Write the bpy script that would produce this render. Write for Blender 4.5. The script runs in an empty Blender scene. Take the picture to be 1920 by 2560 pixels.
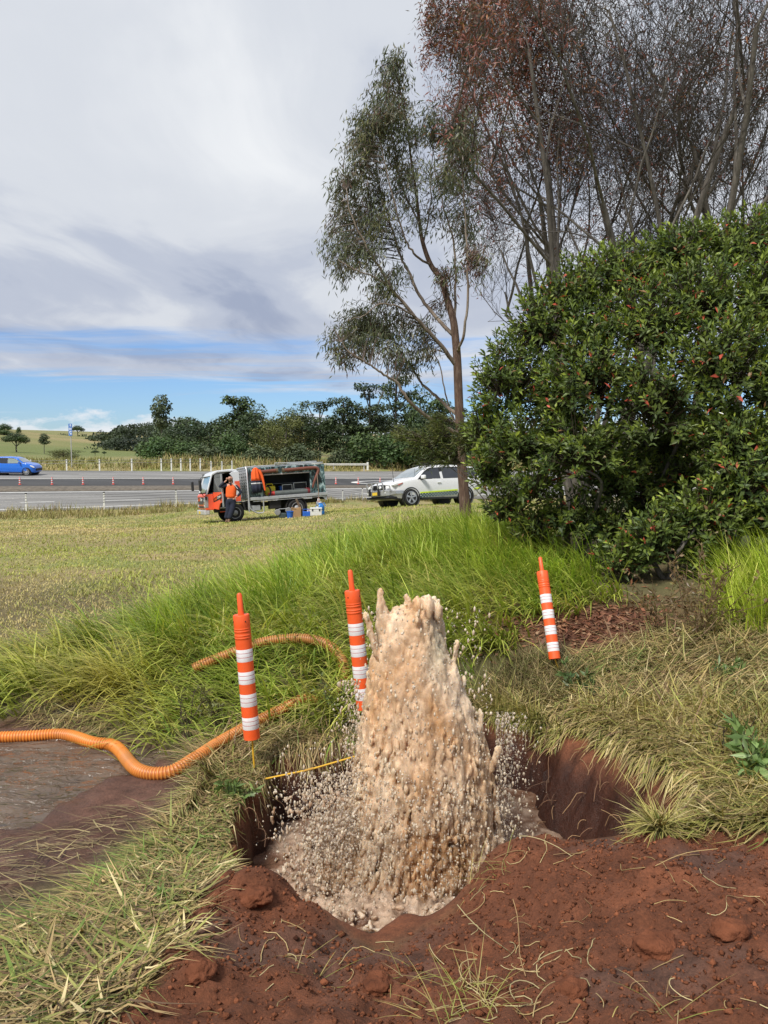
import bpy, bmesh, math, random
import numpy as np
from mathutils import Vector, Matrix

scene = bpy.context.scene
COL = scene.collection
R = math.radians
rng = np.random.default_rng(7)
random.seed(7)

# ------------------------------------------------------------------ camera
EYE = 2.4
PITCH = R(4.46)
FPX = 26.0 / 34.6 * 2560.0          # focal length in photo pixels (photo is 1920 x 2560)
cd = bpy.data.cameras.new('camera')
cd.sensor_fit = 'VERTICAL'
cd.sensor_height = 34.6
cd.sensor_width = 34.6
cd.lens = 26.0
cd.clip_start = 0.05
cd.clip_end = 6000
cam = bpy.data.objects.new('camera', cd)
cam.location = (0, 0, EYE)
cam.rotation_euler = (R(90) - PITCH, 0, 0)
COL.objects.link(cam)
scene.camera = cam

# ------------------------------------------------------------------ world: sky with a broken cloud deck
SUN_EL, SUN_AZ = R(52), R(215)      # azimuth clockwise from +Y: high, behind the camera and to its left
world = bpy.data.worlds.new('World')
scene.world = world
world.use_nodes = True
world.cycles.sampling_method = 'MANUAL'
world.cycles.sample_map_resolution = 256
wt = world.node_tree
for n in list(wt.nodes):
    wt.nodes.remove(n)
def wn(t, **kw):
    n = wt.nodes.new(t)
    for k, v in kw.items():
        setattr(n, k, v)
    return n
def wl(a, b):
    wt.links.new(a, b)
def wmath(op, a, b=None, clamp=False):
    n = wn('ShaderNodeMath', operation=op, use_clamp=clamp)
    for i, v in enumerate((a, b)):
        if v is None:
            continue
        if isinstance(v, (int, float)):
            n.inputs[i].default_value = v
        else:
            wl(v, n.inputs[i])
    return n.outputs[0]
def wramp(f, stops, interp='EASE'):
    n = wn('ShaderNodeValToRGB')
    n.color_ramp.interpolation = interp
    e = n.color_ramp.elements
    while len(e) < len(stops):
        e.new(0.5)
    for el, (p, c) in zip(e, stops):
        el.position = p
        el.color = c if len(c) == 4 else (*c, 1)
    wl(f, n.inputs[0])
    return n.outputs[0]
def wnoise(vec, scale, detail, rough, dist=0.0):
    n = wn('ShaderNodeTexNoise')
    n.inputs['Scale'].default_value = scale
    n.inputs['Detail'].default_value = detail
    n.inputs['Roughness'].default_value = rough
    n.inputs['Distortion'].default_value = dist
    wl(vec, n.inputs['Vector'])
    return n.outputs[0]
def wmap(vec, loc=(0, 0, 0), rot=(0, 0, 0), scl=(1, 1, 1)):
    n = wn('ShaderNodeMapping')
    n.inputs['Location'].default_value = loc
    n.inputs['Rotation'].default_value = rot
    n.inputs['Scale'].default_value = scl
    wl(vec, n.inputs['Vector'])
    return n.outputs[0]
def wmix(f, a, b, blend='MIX'):
    n = wn('ShaderNodeMix', data_type='RGBA', blend_type=blend)
    for s, v in ((n.inputs[0], f), (n.inputs[6], a), (n.inputs[7], b)):
        if isinstance(v, (int, float)):
            s.default_value = v
        elif isinstance(v, tuple):
            s.default_value = (*v, 1) if len(v) == 3 else v
        else:
            wl(v, s)
    return n.outputs[2]
sky = wn('ShaderNodeTexSky', sky_type='NISHITA', sun_disc=False, sun_elevation=SUN_EL, sun_rotation=SUN_AZ,
         air_density=1.0, dust_density=0.3, ozone_density=2.5)
tc = wn('ShaderNodeTexCoord')
sep = wn('ShaderNodeSeparateXYZ')
wl(tc.outputs['Generated'], sep.inputs[0])
dz = wmath('MAXIMUM', wmath('ADD', sep.outputs[2], 0.07), 0.03)
comb = wn('ShaderNodeCombineXYZ')                       # where the ray meets the cloud deck, in deck heights
wl(wmath('DIVIDE', sep.outputs[0], dz), comb.inputs[0])
wl(wmath('DIVIDE', sep.outputs[1], dz), comb.inputs[1])
deck = comb.outputs[0]
warp = wn('ShaderNodeVectorMath', operation='MULTIPLY_ADD')
nzw = wn('ShaderNodeTexNoise'); nzw.inputs['Scale'].default_value = 0.45; nzw.inputs['Detail'].default_value = 3
wl(deck, nzw.inputs['Vector'])
wl(nzw.outputs[1], warp.inputs[0]); warp.inputs[1].default_value = (1.1, 1.1, 0); wl(deck, warp.inputs[2])
deckw = warp.outputs[0]
# light and dark rolls of the deck: soft, drawn out along one direction
n1 = wnoise(wmap(deckw, loc=(-4.1, 5.4, 0), rot=(0, 0, R(-48)), scl=(1.0, 0.62, 1)), 0.55, 6, 0.46, 0.3)
n2 = wnoise(wmap(deckw, loc=(9.0, 3.0, 0), rot=(0, 0, R(-48)), scl=(1.5, 0.7, 1)), 1.1, 7, 0.55, 0.4)
tone = wmath('ADD', wmath('MULTIPLY', n1, 0.60), wmath('MULTIPLY', n2, 0.40))
ccol = wramp(tone, [(0.38, (2.7, 3.1, 4.1)), (0.47, (3.8, 4.15, 4.95)), (0.56, (5.1, 5.35, 5.8)), (0.70, (6.5, 6.65, 6.85))])
# cover: closed overhead, breaking into streaks towards the horizon
rad = wn('ShaderNodeVectorMath', operation='LENGTH'); wl(deck, rad.inputs[0])
n3 = wnoise(wmap(deckw, loc=(12.5, -2.3, 0), rot=(0, 0, R(-6)), scl=(0.32, 1.0, 1)), 0.85, 9, 0.62, 0.3)
cover = wmath('SUBTRACT', n3, wmath('MULTIPLY', wmath('SUBTRACT', rad.outputs['Value'], 4.5), 0.12))
cover = wramp(wmath('ADD', cover, 0.05), [(0.28, (0, 0, 0)), (0.50, (1, 1, 1))])
# streaks in the blue band
n4 = wnoise(wmap(deckw, loc=(9.5, 1.3, 0), scl=(0.16, 0.75, 1)), 0.9, 8, 0.62, 0.2)
streak = wramp(n4, [(0.50, (0, 0, 0)), (0.72, (0.75, 0.75, 0.75))])
# low cumulus along the horizon
n5 = wnoise(wmap(tc.outputs['Generated'], scl=(1, 1, 2.2)), 16, 8, 0.6, 0.0)
cum = wmath('SUBTRACT', wmath('ADD', n5, wmath('MULTIPLY', wmath('SUBTRACT', 0.040, sep.outputs[2]), 9.0)), 0.50)
cum = wmath('MULTIPLY', cum, 9.0, clamp=True)
blue = wmix(1.0, sky.outputs[0], (0.54, 0.70, 0.97), 'MULTIPLY')
c = wmix(streak, blue, (6.0, 6.4, 7.0))
c = wmix(wmath('MULTIPLY', cum, 0.75), c, (6.3, 6.45, 6.7))
c = wmix(cover, c, ccol)
bg = wn('ShaderNodeBackground')
wl(c, bg.inputs[0])
bg.inputs[1].default_value = 0.1
wo = wn('ShaderNodeOutputWorld')
wl(bg.outputs[0], wo.inputs[0])

# ------------------------------------------------------------------ sun through thin cloud, exposure
sl = bpy.data.lights.new('sun', 'SUN')
sl.energy = 3.3
sl.angle = R(14)
sl.color = (1.0, 0.955, 0.88)
sun = bpy.data.objects.new('sun', sl)
sv = Vector((math.sin(SUN_AZ) * math.cos(SUN_EL), math.cos(SUN_AZ) * math.cos(SUN_EL), math.sin(SUN_EL)))
sun.rotation_euler = (-sv).to_track_quat('-Z', 'Y').to_euler()
sun.location = sv * 50
COL.objects.link(sun)
scene.view_settings.view_transform = 'Standard'
scene.view_settings.look = 'None'
scene.view_settings.exposure = 0.45
scene.view_settings.gamma = 1.0
scene.view_settings.use_curve_mapping = False
scene.render.engine = 'CYCLES'
scene.cycles.use_denoising = True
scene.cycles.max_bounces = 5
scene.cycles.diffuse_bounces = 3
scene.cycles.glossy_bounces = 2
scene.cycles.transmission_bounces = 4
scene.cycles.transparent_max_bounces = 6
scene.cycles.caustics_reflective = False
scene.cycles.caustics_refractive = False

# ------------------------------------------------------------------ pixel -> place
cp, sp = math.cos(PITCH), math.sin(PITCH)
def ray(px, py):
    xc, yc = (px - 960) / FPX, -(py - 1280) / FPX
    return np.array([xc, cp + yc * sp, -sp + yc * cp])
def P(px, py, d):
    r = ray(px, py)
    return np.array([0, 0, EYE]) + r * (d / r[1])

# ------------------------------------------------------------------ numpy gradient noise
def _h(i, j, k, s):
    h = (i.astype(np.int64) * 374761393 + j.astype(np.int64) * 668265263 + k.astype(np.int64) * 2147483647 + s * 1274126177) & 0x7fffffff
    h = ((h ^ (h >> 13)) * 1274126177) & 0x7fffffff
    return ((h ^ (h >> 16)) & 0xffff) / 32767.5 - 1.0
def vnoise(x, y, z=None, seed=0):
    x = np.asarray(x, float); y = np.asarray(y, float)
    z = np.zeros_like(x) if z is None else np.asarray(z, float)
    i, j, k = np.floor(x), np.floor(y), np.floor(z)
    u, v, w = x - i, y - j, z - k
    u, v, w = [t * t * t * (t * (t * 6 - 15) + 10) for t in (u, v, w)]
    i, j, k = i.astype(np.int64), j.astype(np.int64), k.astype(np.int64)
    def L(a, b, t): return a + (b - a) * t
    c = lambda a, b, d: _h(i + a, j + b, k + d, seed)
    if not np.any(w):
        return L(L(c(0, 0, 0), c(1, 0, 0), u), L(c(0, 1, 0), c(1, 1, 0), u), v)
    return L(L(L(c(0, 0, 0), c(1, 0, 0), u), L(c(0, 1, 0), c(1, 1, 0), u), v),
             L(L(c(0, 0, 1), c(1, 0, 1), u), L(c(0, 1, 1), c(1, 1, 1), u), v), w)
def fbm(x, y, z=None, seed=0, oct=4, gain=0.5):
    s = 0; a = 1; f = 1; t = 0
    for o in range(oct):
        s = s + a * vnoise(np.asarray(x) * f, np.asarray(y) * f, None if z is None else np.asarray(z) * f, seed + o * 17)
        t += a; a *= gain; f *= 2.03
    return s / t
def sstep(a, b, x):
    t = np.clip((x - a) / (b - a), 0, 1)
    return t * t * (3 - 2 * t)

# ------------------------------------------------------------------ objects and properties
def tag(o, label=None, cat=None, group=None, kind=None):
    if label: o['label'] = label
    if cat: o['category'] = cat
    if group: o['group'] = group
    if kind: o['kind'] = kind
    return o
def empty(name, loc=(0, 0, 0), rot=(0, 0, 0)):
    o = bpy.data.objects.new(name, None)
    o.location = loc; o.rotation_euler = rot
    o.empty_display_size = 0.1
    COL.objects.link(o)
    return o
def link(name, me, mats, parent=None):
    o = bpy.data.objects.new(name, me)
    if mats is not None and not me.materials:
        for m in (mats if isinstance(mats, (list, tuple)) else [mats]):
            me.materials.append(m)
    COL.objects.link(o)
    if parent is not None:
        o.parent = parent
    return o
def dup(o, parent=None):
    c = o.copy(); COL.objects.link(c); c.parent = parent
    for ch in o.children:
        dup(ch, c)
    return c
def np_mesh(name, V, T, col=None, smooth=False, Q=None):
    """mesh from vertex array, triangle array (and quad array)"""
    me = bpy.data.meshes.new(name)
    V = np.ascontiguousarray(V, np.float32)
    T = np.zeros((0, 3), np.int32) if T is None else np.ascontiguousarray(T, np.int32)
    nq = 0 if Q is None else len(Q)
    me.vertices.add(len(V)); me.vertices.foreach_set('co', V.ravel())
    li = T.ravel()
    starts = np.arange(len(T), dtype=np.int32) * 3
    if nq:
        Q = np.ascontiguousarray(Q, np.int32)
        starts = np.concatenate([starts, len(li) + np.arange(nq, dtype=np.int32) * 4])
        li = np.concatenate([li, Q.ravel()])
    me.loops.add(len(li)); me.loops.foreach_set('vertex_index', li)
    me.polygons.add(len(starts)); me.polygons.foreach_set('loop_start', starts.astype(np.int32))
    if smooth:
        me.polygons.foreach_set('use_smooth', np.ones(len(starts), bool))
    if col is not None:
        a = me.attributes.new('col', 'FLOAT_COLOR', 'POINT')
        c4 = np.ones((len(V), 4), np.float32); c4[:, :col.shape[1]] = col
        a.data.foreach_set('color', c4.ravel())
    me.update(calc_edges=True)
    return me

class MB:
    """collects shapes into one mesh"""
    def __init__(s): s.v = []; s.f = []; s.m = []
    def add(s, vs, fs, m=0):
        b = len(s.v)
        s.v += [tuple(float(t) for t in p) for p in vs]
        s.f += [tuple(b + i for i in f) for f in fs]
        s.m += [m] * len(fs)
        return s
    def box(s, c, size, rot=None, m=0, taper=None):
        hx, hy, hz = [t / 2 for t in size]
        vs = [Vector((x * hx, y * hy, z * hz)) for z in (-1, 1) for y in (-1, 1) for x in (-1, 1)]
        if taper:
            for v in vs[4:]: v.x *= taper[0]; v.y *= taper[1]
        if rot is not None:
            M = rot if isinstance(rot, Matrix) else Matrix.Rotation(rot[2], 3, 'Z') @ Matrix.Rotation(rot[1], 3, 'Y') @ Matrix.Rotation(rot[0], 3, 'X')
            vs = [M @ v for v in vs]
        c = Vector(c)
        return s.add([v + c for v in vs], [(0, 2, 3, 1), (4, 5, 7, 6), (0, 1, 5, 4), (2, 6, 7, 3), (0, 4, 6, 2), (1, 3, 7, 5)], m)
    def tube(s, pts, r, n=8, m=0, cap=True):
        pts = [Vector(p) for p in pts]
        rr = r if isinstance(r, (list, tuple)) else [r] * len(pts)
        vs = []; up = None
        for i, p in enumerate(pts):
            a = pts[max(i - 1, 0)]; b = pts[min(i + 1, len(pts) - 1)]
            t = (b - a).normalized()
            if up is None:
                up = t.orthogonal().normalized()
            up = (up - t * up.dot(t)).normalized()
            w = t.cross(up)
            for k in range(n):
                an = 2 * math.pi * k / n
                vs.append(p + (up * math.cos(an) + w * math.sin(an)) * rr[i])
        fs = [(i * n + k, i * n + (k + 1) % n, (i + 1) * n + (k + 1) % n, (i + 1) * n + k) for i in range(len(pts) - 1) for k in range(n)]
        if cap:
            fs += [tuple(reversed(range(n))), tuple((len(pts) - 1) * n + k for k in range(n))]
        return s.add(vs, fs, m)
    def lathe(s, prof, c=(0, 0, 0), n=24, axis='Z', m=0):
        vs = []
        for r_, h in prof:
            for k in range(n):
                a = 2 * math.pi * k / n
                x, y = r_ * math.cos(a), r_ * math.sin(a)
                p = {'Z': (x, y, h), 'Y': (x, h, y), 'X': (h, x, y)}[axis]
                vs.append((p[0] + c[0], p[1] + c[1], p[2] + c[2]))
        fs = [(i * n + k, i * n + (k + 1) % n, (i + 1) * n + (k + 1) % n, (i + 1) * n + k) for i in range(len(prof) - 1) for k in range(n)]
        fs += [tuple(reversed(range(n))), tuple((len(prof) - 1) * n + k for k in range(n))]
        return s.add(vs, fs, m)
    def prism(s, poly, y0, y1, m=0):
        """polygon in XZ pushed from y0 to y1"""
        n = len(poly)
        vs = [(x, y0, z) for x, z in poly] + [(x, y1, z) for x, z in poly]
        fs = [tuple(range(n)), tuple(reversed(range(n, 2 * n)))] + [(i, n + i, n + (i + 1) % n, (i + 1) % n) for i in range(n)]
        return s.add(vs, fs, m)
    def ball(s, c, r, n=12, k=8, m=0):
        rx, ry, rz = r if isinstance(r, (tuple, list)) else (r, r, r)
        vs = [(c[0], c[1], c[2] - rz)]
        for i in range(1, k):
            ph = math.pi * i / k
            for j in range(n):
                a = 2 * math.pi * j / n
                vs.append((c[0] + rx * math.sin(ph) * math.cos(a), c[1] + ry * math.sin(ph) * math.sin(a), c[2] - rz * math.cos(ph)))
        vs.append((c[0], c[1], c[2] + rz))
        fs = [(0, 1 + (j + 1) % n, 1 + j) for j in range(n)]
        for i in range(k - 2):
            for j in range(n):
                a = 1 + i * n + j; b = 1 + i * n + (j + 1) % n
                fs.append((a, b, b + n, a + n))
        q = 1 + (k - 2) * n
        fs += [(q + j, q + (j + 1) % n, len(vs) - 1) for j in range(n)]
        return s.add(vs, fs, m)
    def build(s, name, mats, parent=None, smooth=False, bevel=0, seg=2, auto=40, fixn=True):
        me = bpy.data.meshes.new(name)
        me.from_pydata(s.v, [], s.f)
        for p, i in zip(me.polygons, s.m):
            p.material_index = i
        if fixn:
            bm = bmesh.new(); bm.from_mesh(me)
            bmesh.ops.recalc_face_normals(bm, faces=bm.faces)
            bm.to_mesh(me); bm.free()
        if smooth:
            for p in me.polygons: p.use_smooth = True
            if auto and hasattr(me, 'set_sharp_from_angle'):
                me.set_sharp_from_angle(angle=R(auto))
        o = link(name, me, mats, parent)
        if bevel:
            b = o.modifiers.new('bevel', 'BEVEL'); b.width = bevel; b.segments = seg; b.limit_method = 'ANGLE'; b.angle_limit = R(35)
        return o

# ------------------------------------------------------------------ materials
def newmat(name):
    m = bpy.data.materials.new(name); m.use_nodes = True
    t = m.node_tree
    b = t.nodes['Principled BSDF']
    return m, t, b
def N(t, ty, **kw):
    n = t.nodes.new(ty)
    for k, v in kw.items(): setattr(n, k, v)
    return n
def tnoise(t, scale, detail=4, rough=0.55, coord='Object', dist=0.0, scl=None):
    c_ = N(t, 'ShaderNodeTexCoord') if coord != 'Position' else N(t, 'ShaderNodeNewGeometry')
    n = N(t, 'ShaderNodeTexNoise')
    n.inputs['Scale'].default_value = scale; n.inputs['Detail'].default_value = detail
    n.inputs['Roughness'].default_value = rough; n.inputs['Distortion'].default_value = dist
    src = c_.outputs[coord]
    if scl:
        mp = N(t, 'ShaderNodeMapping'); mp.inputs['Scale'].default_value = scl
        t.links.new(src, mp.inputs[0]); src = mp.outputs[0]
    t.links.new(src, n.inputs['Vector'])
    return n.outputs[0]
def tramp(t, f, stops, interp='LINEAR'):
    n = N(t, 'ShaderNodeValToRGB'); e = n.color_ramp.elements
    n.color_ramp.interpolation = interp
    while len(e) < len(stops): e.new(0.5)
    for el, (p, c_) in zip(e, stops):
        el.position = p
        if isinstance(c_, (int, float)): c_ = (c_, c_, c_)
        el.color = (*c_, 1)
    t.links.new(f, n.inputs[0])
    return n.outputs[0]
def tmul(t, a, b, f=1.0, blend='MULTIPLY'):
    n = N(t, 'ShaderNodeMix', data_type='RGBA', blend_type=blend)
    for s_, v in ((n.inputs[0], f), (n.inputs[6], a), (n.inputs[7], b)):
        if isinstance(v, (int, float)): s_.default_value = v
        elif isinstance(v, tuple): s_.default_value = (*v, 1)
        else: t.links.new(v, s_)
    return n.outputs[2]
def tbump(t, b, h, strength=0.3, dist=0.02, prev=None):
    n = N(t, 'ShaderNodeBump'); n.inputs['Strength'].default_value = strength; n.inputs['Distance'].default_value = dist
    t.links.new(h, n.inputs['Height'])
    if prev is not None: t.links.new(prev, n.inputs['Normal'])
    t.links.new(n.outputs[0], b.inputs['Normal'])
    return n.outputs[0]
_mc = {}
def mat(name, col, rough=0.5, metal=0.0, var=0.12, nscale=6.0, bump=0.0, bscale=60.0, coat=0.0, spec=0.5, dirt=0.0, dcol=(0.12, 0.06, 0.035), coord='Object'):
    """plain surface: colour with a little mottling, optional fine relief and dirt"""
    if name in _mc: return _mc[name]
    m, t, b = newmat(name)
    n = tnoise(t, nscale, 5, coord=coord)
    out = tmul(t, tuple(col), tramp(t, n, [(0.25, 1 - var), (0.75, 1 + var)]))
    if dirt:
        d = tramp(t, tnoise(t, nscale * 0.7, 7, 0.65, coord=coord), [(0.5 - dirt * 0.25, 0.0), (0.78, dirt)])
        out = tmul(t, out, tuple(dcol), d, 'MIX')
    t.links.new(out, b.inputs['Base Color'])
    b.inputs['Metallic'].default_value = metal
    b.inputs['Specular IOR Level'].default_value = spec
    rr = N(t, 'ShaderNodeMapRange'); rr.inputs[1].default_value = 0.3; rr.inputs[2].default_value = 0.7
    rr.inputs[3].default_value = max(rough - 0.06, 0.02); rr.inputs[4].default_value = min(rough + 0.08, 1)
    t.links.new(tnoise(t, nscale * 2.3, 4, coord=coord), rr.inputs[0])
    t.links.new(rr.outputs[0], b.inputs['Roughness'])
    b.inputs['Coat Weight'].default_value = coat
    b.inputs['Coat Roughness'].default_value = 0.08
    if bump:
        tbump(t, b, tnoise(t, bscale, 5, coord=coord), bump, 0.01)
    _mc[name] = m
    return m
def attrmat(name, rough=0.6, trans=0.0, var=0.25, nscale=3.0, spec=0.35, bump=0.0, bscale=40, tint=(1, 1, 1), nsmall=40.0):
    """colour from the 'col' attribute, mottled in world space; trans = share of light let through (leaves)"""
    m, t, b = newmat(name)
    a = N(t, 'ShaderNodeAttribute'); a.attribute_name = 'col'
    n = tnoise(t, nscale, 4, coord='Position')
    c1 = tmul(t, a.outputs['Color'], tramp(t, n, [(0.28, 1 - var), (0.72, 1 + var)]))
    if tint != (1, 1, 1): c1 = tmul(t, c1, tint)
    t.links.new(c1, b.inputs['Base Color'])
    b.inputs['Roughness'].default_value = rough
    b.inputs['Specular IOR Level'].default_value = spec
    if bump: tbump(t, b, tnoise(t, bscale, 5, coord='Position'), bump, 0.01)
    if trans:
        tr = N(t, 'ShaderNodeBsdfTranslucent')
        t.links.new(tmul(t, c1, (1.25, 1.35, 0.7)), tr.inputs[0])
        mx = N(t, 'ShaderNodeMixShader'); mx.inputs[0].default_value = trans
        t.links.new(b.outputs[0], mx.inputs[1]); t.links.new(tr.outputs[0], mx.inputs[2])
        t.links.new(mx.outputs[0], t.nodes['Material Output'].inputs[0])
    return m
# ================================================================== ground
CTRL = [P(*a) for a in [
    # foreground bank and spoil
    (0, 2560, 2.17), (480, 2560, 2.15), (960, 2560, 2.12), (1440, 2560, 2.05), (1920, 2560, 1.98),
    (0, 2300, 3.0), (300, 2300, 3.05), (0, 2100, 4.2), (300, 2120, 4.1), (480, 2450, 2.5), (620, 2262, 3.3),
    (560, 2150, 4.1), (560, 2020, 4.75), (1500, 2300, 2.9), (1400, 2200, 3.2), (1650, 2110, 3.6), (1900, 2120, 3.5), (1100, 2480, 2.45),
    (760, 2480, 2.5), (980, 2420, 2.95), (1250, 2150, 3.6),
    # bollards, rims
    (635, 1935, 5.3), (930, 1855, 5.8), (1402, 1685, 6.8), (1240, 1795, 6.2), (690, 1900, 5.4), (1450, 1900, 5.0), (1600, 2030, 4.04),
    # right bank
    (1900, 2000, 4.0), (1900, 1800, 5.0), (1900, 1600, 6.8), (1500, 1580, 7.6), (1850, 1430, 9.0), (1500, 1440, 9.6), (1300, 1350, 12.0),
    (1165, 1313, 17.0), (1700, 1330, 14.0), (1900, 1300, 20.0),
    # left bank and mown paddock
    (0, 1700, 6.96), (300, 1690, 6.9), (0, 1560, 9.0), (0, 1450, 12.0), (0, 1380, 16.0), (0, 1330, 24.0), (0, 1303, 35.0),
    (700, 1560, 8.2), (700, 1700, 6.6), (800, 1400, 13.0), (800, 1340, 20.0), (400, 1400, 14.0), (400, 1330, 24.0), (1100, 1500, 8.6), (1100, 1600, 7.3),
    (590, 1303, 32.0), (735, 1289, 33.5), (660, 1292, 34), (1015, 1266, 31.0), (1190, 1260, 32.6), (420, 1300, 36.0), (1500, 1250, 36.0),
    (-500, 1303, 33.0), (-500, 1400, 13.0), (2400, 1240, 40.0), (2300, 1400, 10.0)]]
CTRL += [np.array(a) for a in [(0, 0, .85), (-3, 0.5, .8), (3, 0.5, 1.0), (-8, -6, .7), (8, -6, 1.2), (0, -40, .9), (-60, -40, .2), (60, -40, 1.6),
                               (-2.5, 5.0, 0.10), (-2.2, 4.6, 0.10), (-2.6, 5.6, 0.10), (-1.75, 5.35, 0.10), (-3.6, 4.9, 0.06), (-3.4, 5.7, 0.08), (-8, 5, 0.0),
                               (7, 3, 1.0), (9, 8, 1.4), (-9, 10, 0.3), (-9, 2, 0.6)]]
# road bands: photo column, row and distance of each line along the road
BAND = {
    0: [(-900, 1312, 43), (0, 1280, 43.5), (263, 1272, 44.2), (442, 1264, 46), (640, 1256, 52), (860, 1248.5, 62), (907, 1246, 66), (1200, 1240, 76), (1700, 1236, 92), (2400, 1230, 120)],
    1: [(-900, 1240, 51), (0, 1229, 52), (480, 1225, 55), (860, 1220, 69), (1200, 1217, 82), (1700, 1214, 98), (2400, 1210, 126)],
    2: [(-900, 1222, 53), (0, 1216, 54), (480, 1214.5, 57), (860, 1214, 71), (1200, 1212, 84), (1700, 1209, 100), (2400, 1206, 128)],
    3: [(-900, 1198, 57), (0, 1198, 58), (480, 1197.5, 61), (860, 1197, 75), (1200, 1195, 88), (1700, 1193, 105), (2400, 1190, 132)],
    4: [(-900, 1173, 67), (0, 1176, 68), (480, 1179, 71), (860, 1179, 84), (1200, 1178, 97), (1700, 1176, 114), (2400, 1174, 142)],
}
XR = np.linspace(-58, 62, 121)
BY, BZ = {}, {}
for k, a in BAND.items():
    pts = np.array([P(*q) for q in a])
    BY[k] = np.interp(XR, pts[:, 0], pts[:, 1]); BZ[k] = np.interp(XR, pts[:, 0], pts[:, 2])
    for it in range(6):                                           # ease the corners of the polyline
        for B in (BY, BZ):
            B[k][1:-1] = 0.25 * B[k][:-2] + 0.5 * B[k][1:-1] + 0.25 * B[k][2:]
def band(k, x): return np.interp(x, XR, BY[k]), np.interp(x, XR, BZ[k])
def road_z(x, y):
    """height of the carriageways at x, y"""
    ys = np.stack([band(k, x)[0] for k in range(5)]); zs = np.stack([band(k, x)[1] for k in range(5)])
    z = zs[0].copy()
    for k in range(4):
        t = np.clip((y - ys[k]) / (ys[k + 1] - ys[k]), 0, 1)
        z = np.where(y >= ys[k], zs[k] + (zs[k + 1] - zs[k]) * t, z)
    return z
for x in (-50, -38, -27, -20, -14, -9, -5, -2, 2, 8, 16, 28, 45):
    for k in (0, 1, 3, 4):
        y, z = band(k, x); CTRL.append(np.array([x, y, z]))
    y, z = band(4, x); CTRL.append(np.array([x, y + 6, z + 0.35])); CTRL.append(np.array([x, y + 28, z + 0.8]))
CTRL += [P(*a) for a in [(0, 1070, 260), (85, 1086, 262), (150, 1120, 200), (60, 1118, 180), (250, 1137, 165), (370, 1141, 130), (-300, 1050, 250),
                         (230, 1095, 330), (400, 1095, 330), (700, 1095, 300), (1100, 1090, 300), (1900, 1080, 300)]]
CTRL += [np.array(a, float) for a in [(0, 900, 18), (-500, 900, 30), (500, 900, 20), (-600, 200, 14), (600, 200, 8), (600, -40, 4), (-600, -40, 2)]]
CTRL = np.array(CTRL)
def tps_fit(pts):
    n = len(pts); X = pts[:, :2] / 10
    r2 = ((X[:, None] - X[None]) ** 2).sum(-1)
    K = np.where(r2 > 0, r2 * np.log(r2 + 1e-12), 0) + np.eye(n) * 2e-3
    Pm = np.hstack([np.ones((n, 1)), X])
    A = np.zeros((n + 3, n + 3)); A[:n, :n] = K; A[:n, n:] = Pm; A[n:, :n] = Pm.T
    return X, np.linalg.solve(A, np.concatenate([pts[:, 2], np.zeros(3)]))
TX, TW = tps_fit(CTRL)
def tps(x, y):
    x = np.ravel(x); y = np.ravel(y); out = np.empty(len(x))
    for s in range(0, len(x), 20000):
        q = np.stack([x[s:s + 20000], y[s:s + 20000]], 1) / 10
        r2 = ((q[:, None] - TX[None]) ** 2).sum(-1)
        out[s:s + 20000] = (r2 * np.log(r2 + 1e-12)) @ TW[:len(TX)] + TW[-3] + q @ TW[-2:]
    return out
# pit dug around the burst main (rim outline on the ground, metres)
PIT = np.array([(-.80, 5.38), (-.30, 5.62), (.35, 5.95), (.92, 6.15), (1.38, 5.85), (1.60, 5.15), (1.72, 4.3), (1.58, 3.78), (.62, 3.66),
                (.34, 3.42), (.10, 3.12), (-.30, 3.2), (-.62, 3.62), (-.86, 4.2), (-.86, 4.9)])
WATER_Z = -0.27
PUDDLE_Z = 0.15
def poly_sd(poly, x, y):
    """signed distance to a polygon, negative inside"""
    d = np.full(x.shape, 1e9); ins = np.zeros(x.shape, bool)
    n = len(poly)
    for i in range(n):
        ax, ay = poly[i]; bx, by = poly[(i + 1) % n]
        ex, ey = bx - ax, by - ay
        t = np.clip(((x - ax) * ex + (y - ay) * ey) / (ex * ex + ey * ey), 0, 1)
        d = np.minimum(d, np.hypot(x - ax - t * ex, y - ay - t * ey))
        c_ = ((ay > y) != (by > y)) & (x < (bx - ax) * (y - ay) / (by - ay + 1e-12) + ax)
        ins ^= c_
    return np.where(ins, -d, d)
def axis(lo, a, fine, b, mid, hi, g=1.09, m0=None):
    """coordinates: fine step in [a0,a1], mid step in [b0,b1], then growing"""
    v = list(np.arange(a[0], a[1] + 1e-6, fine))
    x = v[-1]
    while x < b[1]: x += mid; v.append(x)
    s = mid
    while x < hi: s *= g; x += s; v.append(x)
    x = v[0]; w = []
    while x > b[0]: x -= mid; w.append(x)
    s = mid
    while x > lo: s *= g; x -= s; w.append(x)
    return np.array(w[::-1] + v)
GX = axis(-700, (-2.6, 2.6), 0.033, (-9, 9), 0.10, 700, 1.12)
GY = axis(-60, (1.6, 6.6), 0.033, (0.8, 14), 0.10, 950, 1.085)
mx, my = np.meshgrid(GX, GY)
fx, fy = mx.ravel(), my.ravel()
base = tps(fx, fy)
near = (np.abs(fx) < 10) & (fy > 0) & (fy < 16)
sdp = poly_sd(PIT, fx + 0.10 * vnoise(fx * 3.1, fy * 3.1, seed=5) + 0.035 * vnoise(fx * 11, fy * 11, seed=6), fy + 0.10 * vnoise(fx * 3.3 + 9, fy * 3.3, seed=8))
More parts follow.
